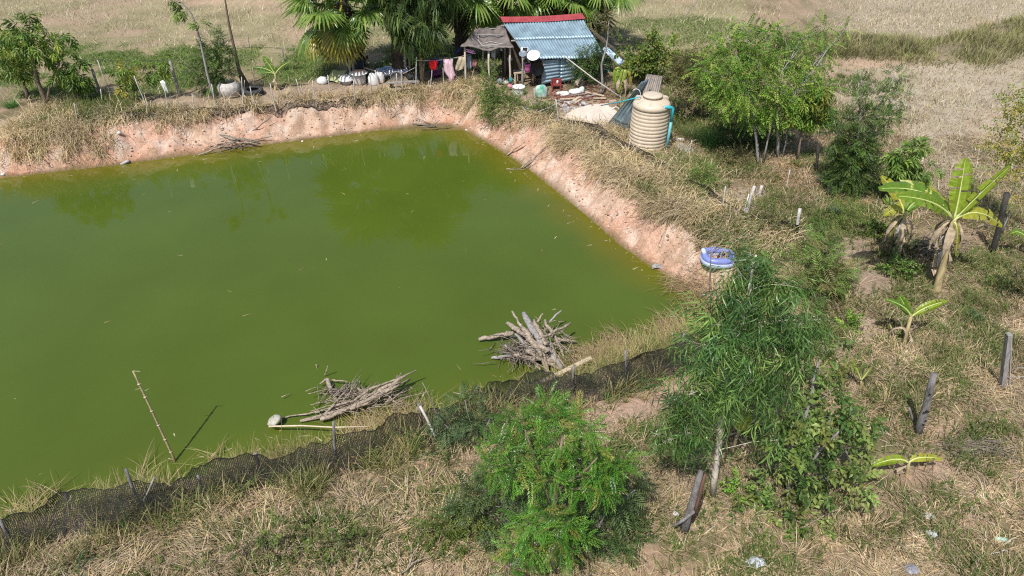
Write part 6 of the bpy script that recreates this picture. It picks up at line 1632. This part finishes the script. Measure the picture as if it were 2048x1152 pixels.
# charred stump
bb = g(1368, 1062); cs = thing('charred_stump', 'split charred stump with a broken side branch in the foreground', 'stump', bb)
tp = at(1402, 942, bb.y)
P = [bb - Vector((0, 0, .1)), bb.lerp(tp, .25), bb.lerp(tp, .55) + Vector((.01, 0, 0)), bb.lerp(tp, .85), tp]
MB().tube(P, [.08, .066, .062, .056, .036], 11).build('trunk', M['char'], cs, smooth=True)
MB().tube([p + Vector((.055, -.06, 0)) for p in P[1:]], [.02, .03, .03, .02], 7).build('split_heartwood', pm('red_brown_heartwood', (.16, .085, .06), .9, .4, 14, .8, stretch=(1, 1, .2)), cs, smooth=True)
MB().tube([bb.lerp(tp, .38) + Vector((.08, -.05, .05)), bb.lerp(tp, .28) + Vector((-.1, -.1, 0)), bb.lerp(tp, .22) + Vector((-.24, -.12, -.03))], [.028, .03, .026], 8).build('side_branch', M['char'], cs, smooth=True)
# near stakes along the net fence
NSL = ['near net stake in the bottom left corner', 'short grey net stake second from the bottom left corner', 'tallest of the left-hand net stakes, leaning left below the bamboo pole', 'dark short net stake right of the crossed pair', 'net stake left of the tall straight one below the white pole', 'tall straight net stake standing in front of the white pole', 'pale short net stake behind the top of the vivid green tree', 'net stake at the lower end of the long bleached board', 'net stake right of the big driftwood heap on the bare slope edge', 'last net stake, partly hidden by the narrow-leaved tree']
NS = [((30, 1092), (0, 1040)), ((142, 1030), (131, 985)), ((280, 1015), (251, 938)), ((404, 985), (396, 950)), ((519, 950), (512, 906)), ((672, 930), (667, 843)), ((1020, 800), (1023, 777)), ((1143, 788), (1148, 731)), ((1250, 768), (1252, 700)), ((1362, 722), (1368, 664))]
for (b, t), lab in zip(NS, NSL):
    bb = g(*b); r_ = .032
    post('net_stake', lab, 'stake', bb, at(*t, bb.y), r_, r_ * .85, M['char'], 'stakes of the near net fence')
bb = g(284, 1012); post('net_stake', 'grey stick slanting right beside the tallest left-hand net stake', 'stake', bb, at(309, 954, bb.y - .05), .022, .018, M['greywood'])
bb = g(846, 870); post('net_stake', 'dark stake left of the vivid tree with a pale prop against it', 'stake', bb, at(837, 806, bb.y), .034, .028, M['char'])
bb = g(878, 886); post('net_prop', 'pale prop leaning against the dark net stake', 'stake', bb, at(840, 812, bb.y + .25), .028, .026, M['stake'])

# black net fence: real strands, sagging between the stakes
def net(label, pts, hgt, sp, mat, slump=.25, lean=(0, 0), name='net_fence', w=.008, foot=.12):
    base = [g(*p) for p in pts]
    path = [base[0]]
    for a, b in zip(base[:-1], base[1:]):
        k = max(1, int((b - a).length / sp))
        path += [a.lerp(b, (i + 1) / k) for i in range(k)]
    n = len(path); m = max(4, int(hgt / sp)); X = np.array([p[:] for p in path]); s_ = np.arange(n) * sp
    top = hgt * (1 - slump * np.abs(np.sin(s_ * 1.15 + 1)) - .14 * vnoise(s_ * 1.3, s_ * 0) - .16 * vnoise(s_ * .5 + 9, s_ * 0))
    Pg = np.zeros((m + 1, n, 3))
    nrm = np.gradient(X[:, :2], axis=0); nrm = np.stack([nrm[:, 1], -nrm[:, 0]], -1); nrm /= np.linalg.norm(nrm, axis=1, keepdims=True) + 1e-9
    for j in range(m + 1):
        v = j / m
        off = .10 * np.sin(math.pi * v) * np.sin(s_ * 2.1 + 2) + foot * (1 - v) ** 1.5 + .06 * (vnoise(s_ * 2, s_ * 0 + v * 3) - .5)
        Pg[j, :, 0] = X[:, 0] + nrm[:, 0] * off + lean[0] * v; Pg[j, :, 1] = X[:, 1] + nrm[:, 1] * off + lean[1] * v
        zb = height(Pg[j, :, 0], Pg[j, :, 1])
        Pg[j, :, 2] = zb + .015 + top * v
    V = []; F = []
    def strip(A, d):                                  # A (k,3) ribbon of width w along offset d
        o = len(V); k = len(A)
        for p in A: V.append(p - d); V.append(p + d)
        for i in range(k - 1): F.append((o + 2 * i, o + 2 * i + 1, o + 2 * i + 3, o + 2 * i + 2))
    for j in range(m + 1): strip(Pg[j], np.array((0, 0, w / 2 if 0 < j < m else w)))
    tdir = np.gradient(X, axis=0); tdir /= np.linalg.norm(tdir, axis=1, keepdims=True) + 1e-9
    for i in range(n): strip(Pg[:, i], tdir[i] * w / 2)
    o0 = base[0]
    me = npmesh(name, np.array(V) - np.array(o0[:]), np.array(F), None, mat)
    o = bpy.data.objects.new(name, me); o.location = o0; COL.objects.link(o)
    return tag(o, label, 'net fence')
net('sagging black net fence along the near shore of the pond', [(-60, 1120), (30, 1088), (142, 1040), (280, 1015), (404, 985), (519, 955), (672, 925), (760, 900), (850, 870), (935, 835), (1020, 805), (1143, 786), (1250, 768), (1362, 722), (1420, 690)], .78, .03, M['net'], .08, w=.0115, foot=.42)
net('low black net fence along the far bank below the dirt yard', [(150, 248), (300, 236), (390, 230), (432, 226), (487, 222), (553, 225), (630, 208), (710, 205), (790, 192), (835, 186)], .27, .045, M['net'], .35, w=.016)
net('dark net fence half hidden in grass from the slab to the white posts', [(1115, 250), (1170, 262), (1230, 290), (1300, 330), (1370, 372), (1420, 405), (1486, 440), (1540, 462), (1592, 476)], .46, .036, M['net'], .3, w=.013)

# wires across the upper left
for a_, b_, c_, lab in (((140, 118, 31), (192, 122, 30.6), (362, 120, 31), 'thin dark wire sagging across the upper left yard, lower one'), ((362, 120, 31), (480, 85, 34), (568, 98, 34), 'thin dark wire running off towards the far field poles')):
    A, B_, C2 = at(*a_), at(*b_), at(*c_)
    MB().tube([bez(A, B_, C2, t) for t in np.linspace(0, 1, 14)], .009, 5).build('wire', M['black'], None, A, label=lab, cat='wire')
# white shirt on a stick
p = at(325, 160, g(335, 222).y - .03)
MB().grid([[p + Vector((.20 * (u - .5) * (1 - .35 * v) + .05 * v, -.03 - .03 * math.sin(9 * u), -.06 * abs(2 * u - 1) - .46 * v)) for u in np.linspace(0, 1, 8)] for v in np.linspace(0, 1, 7)]).build('shirt', cloth('white_shirt_cloth', (.74, .78, .78)), None, p, True, .012, label='white shirt hung on a stick by the left fence', cat='shirt')

# ------------------------------------------------------------------ driftwood
def log(p, q_, z0, z1, r0, r1, mat='drift', n=7, k=.03):
    a, b = G(p[0], p[1], z0), G(q_[0], q_[1], z1)
    P = crooked(a, b, 7, k * .45)
    rr = [(r0 + (r1 - r0) * i / 7) * random.uniform(.78, 1.2) for i in range(8)]
    rr[-1] *= .6; rr[0] *= .8
    mb = MB().tube(P, rr, n)
    if (b - a).length > .6 and random.random() < .5:      # a short broken fork
        j = random.randint(2, 5); q2 = P[j] + (P[j + 1] - P[j]).normalized() * .12 + Vector((jit(.14), jit(.14), random.uniform(0, .12)))
        mb.tube([P[j], P[j].lerp(q2, .6), q2], [rr[j] * .5, rr[j] * .4, rr[j] * .2], 5)
    return mb, a
W = WATER_Z
PILE = [((958, 679), (1032, 664), -.93, -.72, .055, .045, 0), ((1047, 626), (1083, 692), -.42, -.55, .075, .06, 1), ((1083, 702), (1095, 748), -.62, -.95, .06, .05, 0), ((1014, 646), (1098, 702), -.6, -.5, .05, .06, 0), ((1024, 623), (1044, 656), -.4, -.55, .028, .03, 2),
        ((1141, 646), (1077, 678), -.45, -.42, .03, .024, 2), ((1123, 621), (1098, 644), -.4, -.6, .016, .028, 1), ((1085, 627), (1075, 644), -.45, -.55, .02, .024, 0), ((1113, 677), (1154, 684), -.75, -.9, .04, .022, 0), ((983, 716), (1027, 710), -.96, -.8, .03, .04, 1),
        ((1027, 710), (1108, 722), -.75, -.75, .045, .045, 0), ((1098, 687), (1128, 733), -.6, -.93, .024, .02, 2), ((1072, 690), (1118, 738), -.62, -.92, .05, .04, 0), ((1086, 682), (1124, 738), -.58, -.9, .055, .045, 1), ((1044, 656), (1083, 712), -.5, -.6, .06, .05, 0),
        ((1060, 645), (1112, 716), -.45, -.75, .055, .045, 0), ((1052, 700), (1112, 735), -.66, -.9, .05, .045, 0), ((1030, 668), (1090, 726), -.6, -.82, .04, .045, 1), ((1068, 640), (1092, 690), -.42, -.5, .045, .05, 0), ((1090, 640), (1118, 690), -.52, -.7, .04, .03, 2),
        ((1010, 690), (1060, 728), -.8, -.92, .035, .03, 1), ((1064, 720), (1082, 740), -.75, -.93, .04, .035, 0), ((1100, 660), (1132, 720), -.6, -.9, .03, .025, 0), ((1020, 652), (1070, 684), -.55, -.5, .045, .05, 0)]
PL = {0: 'thick blunt branch jutting left out of the big driftwood heap', 1: 'thick grey log standing up in the middle of the big driftwood heap', 4: 'thin pale stick sticking up at the top left of the big driftwood heap', 5: 'pale stick pointing up right from the big driftwood heap', 6: 'thin dark stick at the upper right of the big driftwood heap', 8: 'short branch pointing right over the water from the big driftwood heap', 9: 'grey branch end lying lowest at the left of the big driftwood heap', 2: 'branch running down to the shore below the big driftwood heap'}
for i, (p, q_, z0, z1, r0, r1, k) in enumerate(PILE):
    mb, a = log(p, q_, z0, z1, r0 * 1.2, r1 * 1.2, k=.07)
    mb.build('driftwood_log', M[('drift', 'greywood', 'plank')[k] if k < 2 else 'drift'], None, a, True, label=PL.get(i, 'weathered branch piled in the big driftwood heap at the near shore'), cat='driftwood', group='branches of the big driftwood heap')
def twigs(name, label, cx, cy, rx, ry, n, z0, z1, mat, Lr, rr=(.006, .016), flat=.35, ang=None):
    mb = MB(); c = G(cx, cy, W)
    for i in range(n):
        px, py = cx + rx * random.gauss(0, .5), cy + ry * random.gauss(0, .5)
        p = G(px, py, random.uniform(z0, z1)); an = random.uniform(0, 6.28) if ang is None else random.gauss(ang, .5); L = random.uniform(*Lr)
        q_ = p + Vector((math.cos(an) * L, math.sin(an) * L, jit(flat) * L)); q_.z = max(q_.z, W - .03)
        r_ = random.uniform(*rr); mb.tube([p, p.lerp(q_, .5) + Vector((jit(.1), jit(.1), jit(.08))) * L, q_], [r_, r_ * .8, r_ * .35], 5)
    o = mb.build(name, M[mat], None, c, True, label=label, cat='driftwood', kind='stuff'); return o
twigs('brushwood', 'tangle of dark twigs packed under the left of the big driftwood heap', 1040, 700, 44, 22, 190, W - .02, -.62, 'driftdark', (.2, .6))
twigs('brushwood', 'loose pale twigs strewn over the top of the big driftwood heap', 1080, 680, 60, 36, 110, -.85, -.4, 'drift', (.2, .6), (.006, .013))
MB().beam(G(1068, 772, -.62), G(1182, 716, -.62), .11, .04).build('long_board', M['plank'], None, G(1068, 772, -.62), label='long bleached board lying beside the big driftwood heap', cat='board')
# second brush pile
P2 = [((605, 842), (833, 740), -.93, -.50, .028, .026, 0), ((640, 838), (770, 785), -.85, -.62, .05, .038, 0), ((560, 838), (690, 812), -.96, -.85, .018, .02, 0), ((720, 800), (812, 752), -.75, -.52, .04, .03, 0), ((680, 828), (790, 768), -.8, -.58, .03, .026, 0), ((748, 800), (822, 756), -.72, -.55, .024, .016, 1), ((630, 826), (720, 800), -.9, -.78, .022, .024, 0), ((690, 805), (745, 812), -.82, -.9, .02, .014, 0), ((770, 786), (800, 812), -.7, -.85, .016, .01, 0), ((600, 842), (700, 815), -.92, -.85, .03, .04, 0), ((700, 818), (800, 770), -.75, -.6, .05, .04, 0), ((655, 758), (664, 786), -.78, -.97, .05, .045, 0), ((664, 760), (696, 763), -.85, -.82, .02, .012, 0), ((640, 768), (655, 756), -.88, -.78, .018, .03, 0),
      ((655, 732), (650, 752), -.62, -.98, .013, .014, 0), ((712, 774), (735, 790), -.72, -.9, .03, .035, 0), ((795, 750), (792, 772), -.6, -.75, .016, .02, 1), ((803, 745), (790, 768), -.55, -.75, .016, .02, 1), ((718, 762), (728, 780), -.7, -.9, .018, .02, 1), ((700, 765), (692, 790), -.75, -.95, .018, .022, 1), ((620, 822), (700, 802), -.9, -.85, .010, .012, 0), ((632, 728), (635, 738), -.9, -1.02, .012, .012, 0)]
PL2 = {0: 'long main branch of the brush pile rising to its pointed right end', 1: 'thickest pale log in the middle of the long brush pile'}
for i, (p, q_, z0, z1, r0, r1, k) in enumerate(P2):
    mb, a = log(p, q_, z0, z1, r0, r1, k=.06)
    mb.build('driftwood_log', M['driftdark' if k else 'drift'], None, a, True, label=PL2.get(i, 'pale dead branch in the long brush pile right of the leaning bamboo'), cat='driftwood', group='branches of the long brush pile')
twigs('brushwood', 'fine pale twigs bristling over the long brush pile', 715, 802, 84, 22, 150, W, -.66, 'drift', (.2, .8), (.005, .011), ang=.6)
twigs('brushwood', 'stump roots poking out of the water at the head of the brush pile', 690, 782, 40, 14, 46, W, -.78, 'driftdark', (.12, .35), (.008, .02))
# far left pile
P3 = [((400, 262), (520, 286), -.45, -.8, .05, .03, 1), ((412, 262), (470, 280), -.5, -.7, .06, .045, 0), ((396, 310), (470, 284), -.95, -.7, .03, .028, 0), ((405, 292), (448, 282), -.88, -.75, .03, .03, 1), ((455, 284), (520, 288), -.7, -.85, .028, .02, 0), ((440, 274), (515, 280), -.65, -.75, .03, .02, 0), ((500, 282), (545, 272), -.8, -.7, .02, .014, 1), ((498, 268), (545, 232), -.7, -.1, .028, .02, 1),
      ((492, 272), (506, 262), -.7, -.62, .03, .03, 1), ((430, 290), (490, 276), -.8, -.72, .03, .025, 0), ((420, 296), (480, 292), -.9, -.88, .028, .022, 1), ((410, 268), (425, 282), -.6, -.8, .03, .03, 1)]
for p, q_, z0, z1, r0, r1, k in P3:
    mb, a = log(p, q_, z0, z1, r0, r1)
    mb.build('driftwood_log', M['driftdark' if k else 'drift'], None, a, True, label='grey branch of the brush pile against the far clay bank', cat='driftwood', group='branches of the far brush pile')
twigs('brushwood', 'thin grey twigs in the brush pile against the far clay bank', 455, 287, 52, 12, 90, W, -.72, 'driftdark', (.25, .7), (.008, .016))
# sticks at the far middle and right banks
STL = {'dry stick on the clay of the right bank': ['pale straight stick lying highest on the right clay bank', 'dark short stick of the crossed sticks at the right waterline', 'long stick running up the bank from the crossed sticks', 'pale twig reaching out over the water from the crossed sticks', 'thin bent twig at the right end of the crossed sticks', 'dark stick on the middle of the right clay bank', 'thin stick beside the dark one on the right clay bank', 'tiny twig upright at the right waterline', 'long thin cane lying down the clay above the wood scrap'],
       'branch lying at the waterline below the washing': ['long pale branch lying at the waterline below the washing', 'second branch crossing the right end of the waterline branch', 'short twig propped over the waterline branch', 'small stick rising from the right of the waterline branch', 'stubby dark root end at the left of the waterline branch'],
       'stick lying on the far clay bank': ['tall dark stick standing up the clay bank below the tall jar', 'short stick lying on the clay bank left of the waterline branch', 'thin stick on the clay right of the far brush pile']}
for lab, lst in (('branch lying at the waterline below the washing', [((790, 248), (872, 251), W + .04, W + .05, .035, .025), ((840, 254), (902, 250), W + .06, W + .1, .03, .018), ((833, 236), (862, 248), -.75, W + .05, .014, .02), ((868, 250), (880, 240), W + .05, -.8, .018, .015), ((790, 246), (800, 250), W + .1, W + .05, .04, .03)]),
                 ('dry stick on the clay of the right bank', [((1014, 310), (1050, 284), W + .05, -.5, .026, .024), ((1042, 336), (1064, 316), W + .05, -.65, .03, .02), ((1046, 336), (1092, 294), W + .08, -.45, .022, .014), ((1012, 338), (1050, 339), W, W + .05, .018, .012), ((1050, 337), (1080, 322), W + .05, -.75, .012, .010), ((1202, 408), (1232, 380), -.7, -.4, .016, .012), ((1200, 392), (1234, 378), -.65, -.4, .010, .008), ((1220, 452), (1224, 432), -.9, -.55, .010, .008), ((1326, 524), (1352, 440), -.85, -.15, .012, .009)]),
                 ('stick lying on the far clay bank', [((698, 250), (694, 190), -.75, .1, .022, .012), ((779, 240), (798, 220), -.75, -.4, .014, .012), ((530, 256), (560, 236), -.7, -.35, .012, .008)])):
    for (p, q_, z0, z1, r0, r1), own in zip(lst, STL[lab]):
        mb, a = log(p, q_, z0, z1, r0, r1)
        mb.build('dry_stick', M['drift' if 'right' in lab else 'driftdark'], None, a, True, label=own, cat='stick', group=lab.replace('branch lying', 'branches').replace('dry stick', 'dry sticks').replace('stick lying', 'sticks'))
a = G(1318, 535, W + .03); mb = MB()
mb.grid([[a + Vector((.42 * (u - .5), .16 * (v - .5), .04 * math.sin(5 * u) + .05 * v)) for u in np.linspace(0, 1, 8)] for v in np.linspace(0, 1, 5)])
mb.build('plank_scrap', M['greywood'], None, a, True, .02, label='grey weathered scrap of wood at the pond corner by the blue ring', cat='driftwood')
a = g(255, 324); mb = MB(); mb.tube([G(242, 329, W), G(258, 321, W + .12)], [.05, .06], 8); mb.build('stone', M['cgrey'], None, a, True, label='dark smooth stone at the far left waterline', cat='stone')
for px, py, r_, lab in ((7, 351, .07, 'white lump at the far left waterline'), (238, 268, .08, 'white lump high on the left clay bank'), (605, 284, .05, 'pale lump in the far bank waterline, middle'), (933, 262, .05, 'pale lump at the far corner of the pond')):
    b = g(px, py); m0 = MB().lathe([(r_ * .6, -.02), (r_, r_ * .4), (r_ * .8, r_ * .9), (.01, r_ * 1.2)], 10, b, True); m0.v = [(x + jit(.012), y + jit(.012), z + jit(.01)) for x, y, z in m0.v]
    m0.build('lump', M['whitep'] if px < 300 else M['concrete'], None, b, True, label=lab, cat='stone')
# leaning bamboo pole
b0 = G(354, 930, W - .1); tp = at(266, 742, b0.y + .35)
bp = thing('bamboo_pole', 'thin dry bamboo pole leaning out over the pond', 'pole', b0)
pts = [b0.lerp(tp, t) + Vector((0, 0, .06 * math.sin(math.pi * t))) for t in np.linspace(0, 1, 10)]
MB().tube(pts, list(np.linspace(.024, .016, 10)), 9).build('culm', M['bamboo'], bp, smooth=True)
for t in (.14, .27, .42, .57, .72, .86):
    i = t * 9; p = pts[int(i)].lerp(pts[int(i) + 1], i - int(i)); dd = (tp - b0).normalized()
    MB().tube([p - dd * .012, p + dd * .012], .030, 9).build('node', M['plank'], bp, smooth=True)
MB().tube([tp, tp + Vector((.14, 0, -.01))], [.010, .005], 5).build('twig', M['bamboo'], bp)
p = pts[7].lerp(pts[8], .3); MB().tube([p, p + Vector((-.12, 0, -.02))], [.008, .003], 5).build('twig', M['bamboo'], bp)
# white pole and foam lump at the near shore
a, b = G(538, 853, -.80), G(735, 853, -.62)
wp = MB().tube([a, a.lerp(b, .33) + Vector((0, .015, .01)), a.lerp(b, .66) - Vector((0, .012, .012)), b], [.020, .018, .016, .012], 8).build('white_pole', pm('white_bamboo', (.58, .50, .36), .6, .15, 6, .1), None, a, True, label='straight white pole lying level across the near-shore grass', cat='pole')
b = G(549, 842, -.86); m0 = MB().lathe([(.06, -.08), (.14, -.04), (.155, .02), (.12, .07), (.02, .09)], 16, b, True)
m0.v = [(b.x + (x - b.x) * 1.0 + jit(.012), y + jit(.012), z + (x - b.x) * .35 + jit(.01)) for x, y, z in m0.v]
m0.build('foam_float', pm('grey_foam', (.44, .43, .36), .9, .35, 9, .5), None, b, True, label='rounded grey foam float at the left end of the white pole', cat='float')

# ------------------------------------------------------------------ blue inflatable ring
b = g(1434, 526); ib = thing('inflatable_boat', 'blue inflatable ring boat lying on the bank corner', 'inflatable boat', b)
M['inflB'] = pm('blue_vinyl', (.19, .24, .54), .38, .15, 4, .1); M['inflW'] = pm('pale_blue_vinyl', (.42, .50, .72), .4, .15, 4, .1)
def ring(z, rx, ry, r_, n=40, gap=None):
    P = []
    for i in range(n + 1):
        t = 2 * math.pi * i / n
        sx = math.copysign(abs(math.cos(t)) ** .75, math.cos(t)); sy = math.copysign(abs(math.sin(t)) ** .75, math.sin(t))
        P.append(b + Vector((rx * sx, ry * sy, z)))
    return P
MB().tube(ring(.11, .38, .31, .1), .10, 14, False).build('lower_tube', M['inflW'], ib, smooth=True)
MB().tube(ring(.21, .37, .30, .1), .095, 14, False).build('upper_tube', M['inflB'], ib, smooth=True)
MB().tube([b + Vector((-.40, -.02, .30)), b + Vector((-.41, .10, .33)), b + Vector((-.38, .20, .31))], [.05, .065, .05], 12).build('pillow', pm('white_vinyl', (.50, .60, .72), .4, .1, 4, .1), ib, smooth=True)
MB().grid([[b + Vector((.06 + .24 * u, .16 - .34 * v, .12 + .06 * math.sin(6 * u + 4 * v))) for u in np.linspace(0, 1, 7)] for v in np.linspace(0, 1, 7)]).build('floor_sheet', M['inflB'], ib, smooth=True, solid=.01)
MB().tube([b + Vector((-.02, .02, .16)), b + Vector((.08, .12, .24)), b + Vector((.24, .1, .17))], .015, 6).build('grab_rope', M['black'], ib, smooth=True)
bb = g(1418, 588); post('fishing_stick', 'thin purple-brown stick standing in front of the blue ring boat', 'stick', bb, at(1422, 504, bb.y), .018, .014, M['char'])
bb = g(1425, 580); post('yellow_stick', 'short yellow stick beside the thin one in front of the ring boat', 'stick', bb, at(1424, 553, bb.y), .024, .022, pm('fresh_cut_wood', (.62, .50, .26), .7, .15, 8, .2))

# ------------------------------------------------------------------ litter and fallen branches in the foreground
def crumple(name, label, px, py, sx, sy, h, c, c2=None, cat='plastic bag'):
    b = g(px, py); r = random.Random(px)
    rows = [[b + Vector((sx * (u - .5) * (1 - .4 * abs(2 * v - 1)) + r.uniform(-.02, .02), sy * (v - .5) + r.uniform(-.02, .02), .02 + h * math.sin(math.pi * u) ** .7 * math.sin(math.pi * v) ** .7 * r.uniform(.5, 1))) for u in np.linspace(0, 1, 10)] for v in np.linspace(0, 1, 8)]
    MB().grid(rows).build(name, pm(name + '_film', c, .4, .2, 6, .4, c2=c2), None, b, False, .004, label=label, cat=cat)
crumple('plastic_bag', 'crumpled silver-grey plastic bag at the bottom edge of the photo', 1510, 1127, .36, .18, .10, (.50, .54, .60), (.34, .36, .40))
crumple('plastic_bag', 'clear whitish plastic bag in the straw left of the green bottle', 1863, 1070, .22, .16, .06, (.55, .58, .60), (.36, .36, .34))
crumple('plastic_bag', 'faint clear plastic bag above the whitish one', 1858, 1035, .20, .12, .05, (.50, .52, .48), (.32, .31, .26))
crumple('plastic_bag', 'dark grey plastic rubbish at the bottom edge', 1822, 1140, .24, .16, .08, (.32, .33, .38), (.14, .14, .16))
crumple('plastic_bag', 'blackish cloth rag hanging in the narrow-leaved tree shade', 1485, 800, .34, .24, .3, (.30, .31, .33), (.05, .05, .06), 'rag')
crumple('plastic_bag', 'blue-grey netting bundle on the bank below the hut', 1052, 225, .34, .3, .3, (.34, .37, .47), (.2, .22, .3), 'bundle')
b = g(2005, 1084); gb = thing('bottle', 'flattened green plastic bottle lying in the straw at the lower right', 'bottle', b)
MB().tube([b + Vector((-.13, .03, .04)), b + Vector((-.05, .01, .045)), b + Vector((.05, -.01, .045))], [.035, .042, .04], 10).build('body', pm('green_plastic', (.16, .50, .40), .35, .2, 6, .1, c2=(.40, .62, .55)), gb, smooth=True)
MB().tube([b + Vector((.05, -.01, .045)), b + Vector((.10, -.02, .04))], [.03, .014], 10).build('neck', M['whitep'], gb, smooth=True)
b = g(2000, 1110); MB().tube([b + Vector((-.16, 0, .03)), b + Vector((0, .02, .05)), b + Vector((.1, .07, .04)), b + Vector((.14, .04, .03))], .006, 5).build('string', M['whitep'], None, b, True, label='piece of white string below the green bottle', cat='string')
b = g(1270, 1035); crumple('plastic_bag', 'scrap of white plastic caught at the left of the charred stump', 1352, 1030, .10, .08, .05, (.7, .7, .72))
for p, q_, z0, z1, r_, lab in (((1185, 1028), (1255, 990), .5, .45, .018, 'pale bare branch poking from the dark feathery bush to the right'), ((920, 1062), (1000, 1040), .15, .4, .014, 'pale bare branch poking from the dark feathery bush to the left'),
                               ((800, 1152), (860, 1128), .05, .2, .016, 'forked pale branch lying at the bottom centre, lower one'), ((812, 1148), (835, 1115), .05, .25, .014, 'forked pale branch lying at the bottom centre, steeper one'), ((712, 1142), (728, 1095), .05, .25, .016, 'pale dead stem standing in the weeds at the bottom centre'),
                               ((1285, 905), (1248, 845), .02, .06, .014, 'thin fallen branch on the bare slope right of the vivid tree'), ((1600, 1065), (1690, 1022), .1, .25, .012, 'thin curved branch below the broad-leaved bush'), ((1000, 895), (1100, 985), .02, .05, .010, 'thin stem on the bare patch above the dark feathery bush'),
                               ((660, 1152), (668, 1118), .02, .2, .010, 'thin dead stalk at the bottom, left of the pale dead stem'), ((1925, 905), (2046, 898), .02, .03, .02, 'dark brush stick lying under the thick grey post')):
    a = g(*p); b = g(*q_); a.z += z0; b.z += z1
    MB().tube(crooked(a, b, 4, .05), [r_, r_ * .9, r_ * .75, r_ * .55, r_ * .35], 6).build('fallen_branch', M['drift'], None, a, True, label=lab, cat='branch')
mb = MB()
for i in range(150):                                 # dark brushwood mat right of the thick grey post
    b = g(random.gauss(1935, 34), random.gauss(892, 8)); an = random.gauss(-.25, .5); L = random.uniform(.15, .5)
    mb.tube([b + Vector((0, 0, .03)), b + Vector((math.cos(an) * L, math.sin(an) * L, random.uniform(.02, .14)))], [.008, .004], 4)
mb.build('brush_heap', M['driftdark'], kind='stuff')
mb = MB()
for i in range(170):                                 # heap behind the bananas
    b = g(random.gauss(1872, 26), random.gauss(505, 9)); an = random.uniform(0, 6.28); L = random.uniform(.2, .5)
    mb.tube([b + Vector((0, 0, random.uniform(.03, .3))), b + Vector((math.cos(an) * L, math.sin(an) * L, random.uniform(.02, .25)))], [.012, .005], 4)
mb.build('dead_brush', M['driftdark'], kind='stuff')
for px, py, lab in ((1690, 385, 'dry curled banana leaf at the foot of the dark dense shrub, left one'), (1712, 380, 'dry curled banana leaf at the foot of the dark dense shrub, right one'), (1802, 690, 'dry sheath lying by the young banana'), (1968, 480, 'dry leaf stalk leaning by the dark burnt post')):
    b = g(px, py); pts = [b + Vector((.25 * t * (1 if px % 2 else -1) + .1 * math.sin(4 * t), .05 * t, .02 + .45 * math.sin(2.2 * t))) for t in np.linspace(0, 1, 8)]
    mb = MB().grid([[p + Vector((s_ * .04 * (1 - abs(i - 3.5) / 5), s_ * .03, 0)) for s_ in (-1, 0, 1)] for i, p in enumerate(pts)])
    mb.build('dry_leaf', M['deadleaf'], None, b, True, .01, label=lab, cat='leaf')
# dead leaves under the bright trees
n = 900
P = scatter_pts(n, 3, 12, 15, 24, lambda x, y, px, py, d, w: zone(px, py, [(1590, 350, 70, 34, 1), (1530, 340, 60, 24, .5), (1700, 400, 40, 20, .6), (1480, 335, 40, 20, .3)]))
nn = len(P); dr = rng.normal(0, 1, (nn, 3)); dr[:, 2] *= .3
V, F, C = replicate(tmpl([(*leafquad((0, 0, .02), (.16, 0, .01), .06), 1.0)]), P[:, :3], dr, rng.uniform(.6, 1.3, nn), pick([(.40, .24, .12), (.32, .19, .10), (.48, .32, .17), (.25, .16, .09)], nn))
npobj('leaf_litter', V, F, C, M['straw'], kind='stuff')
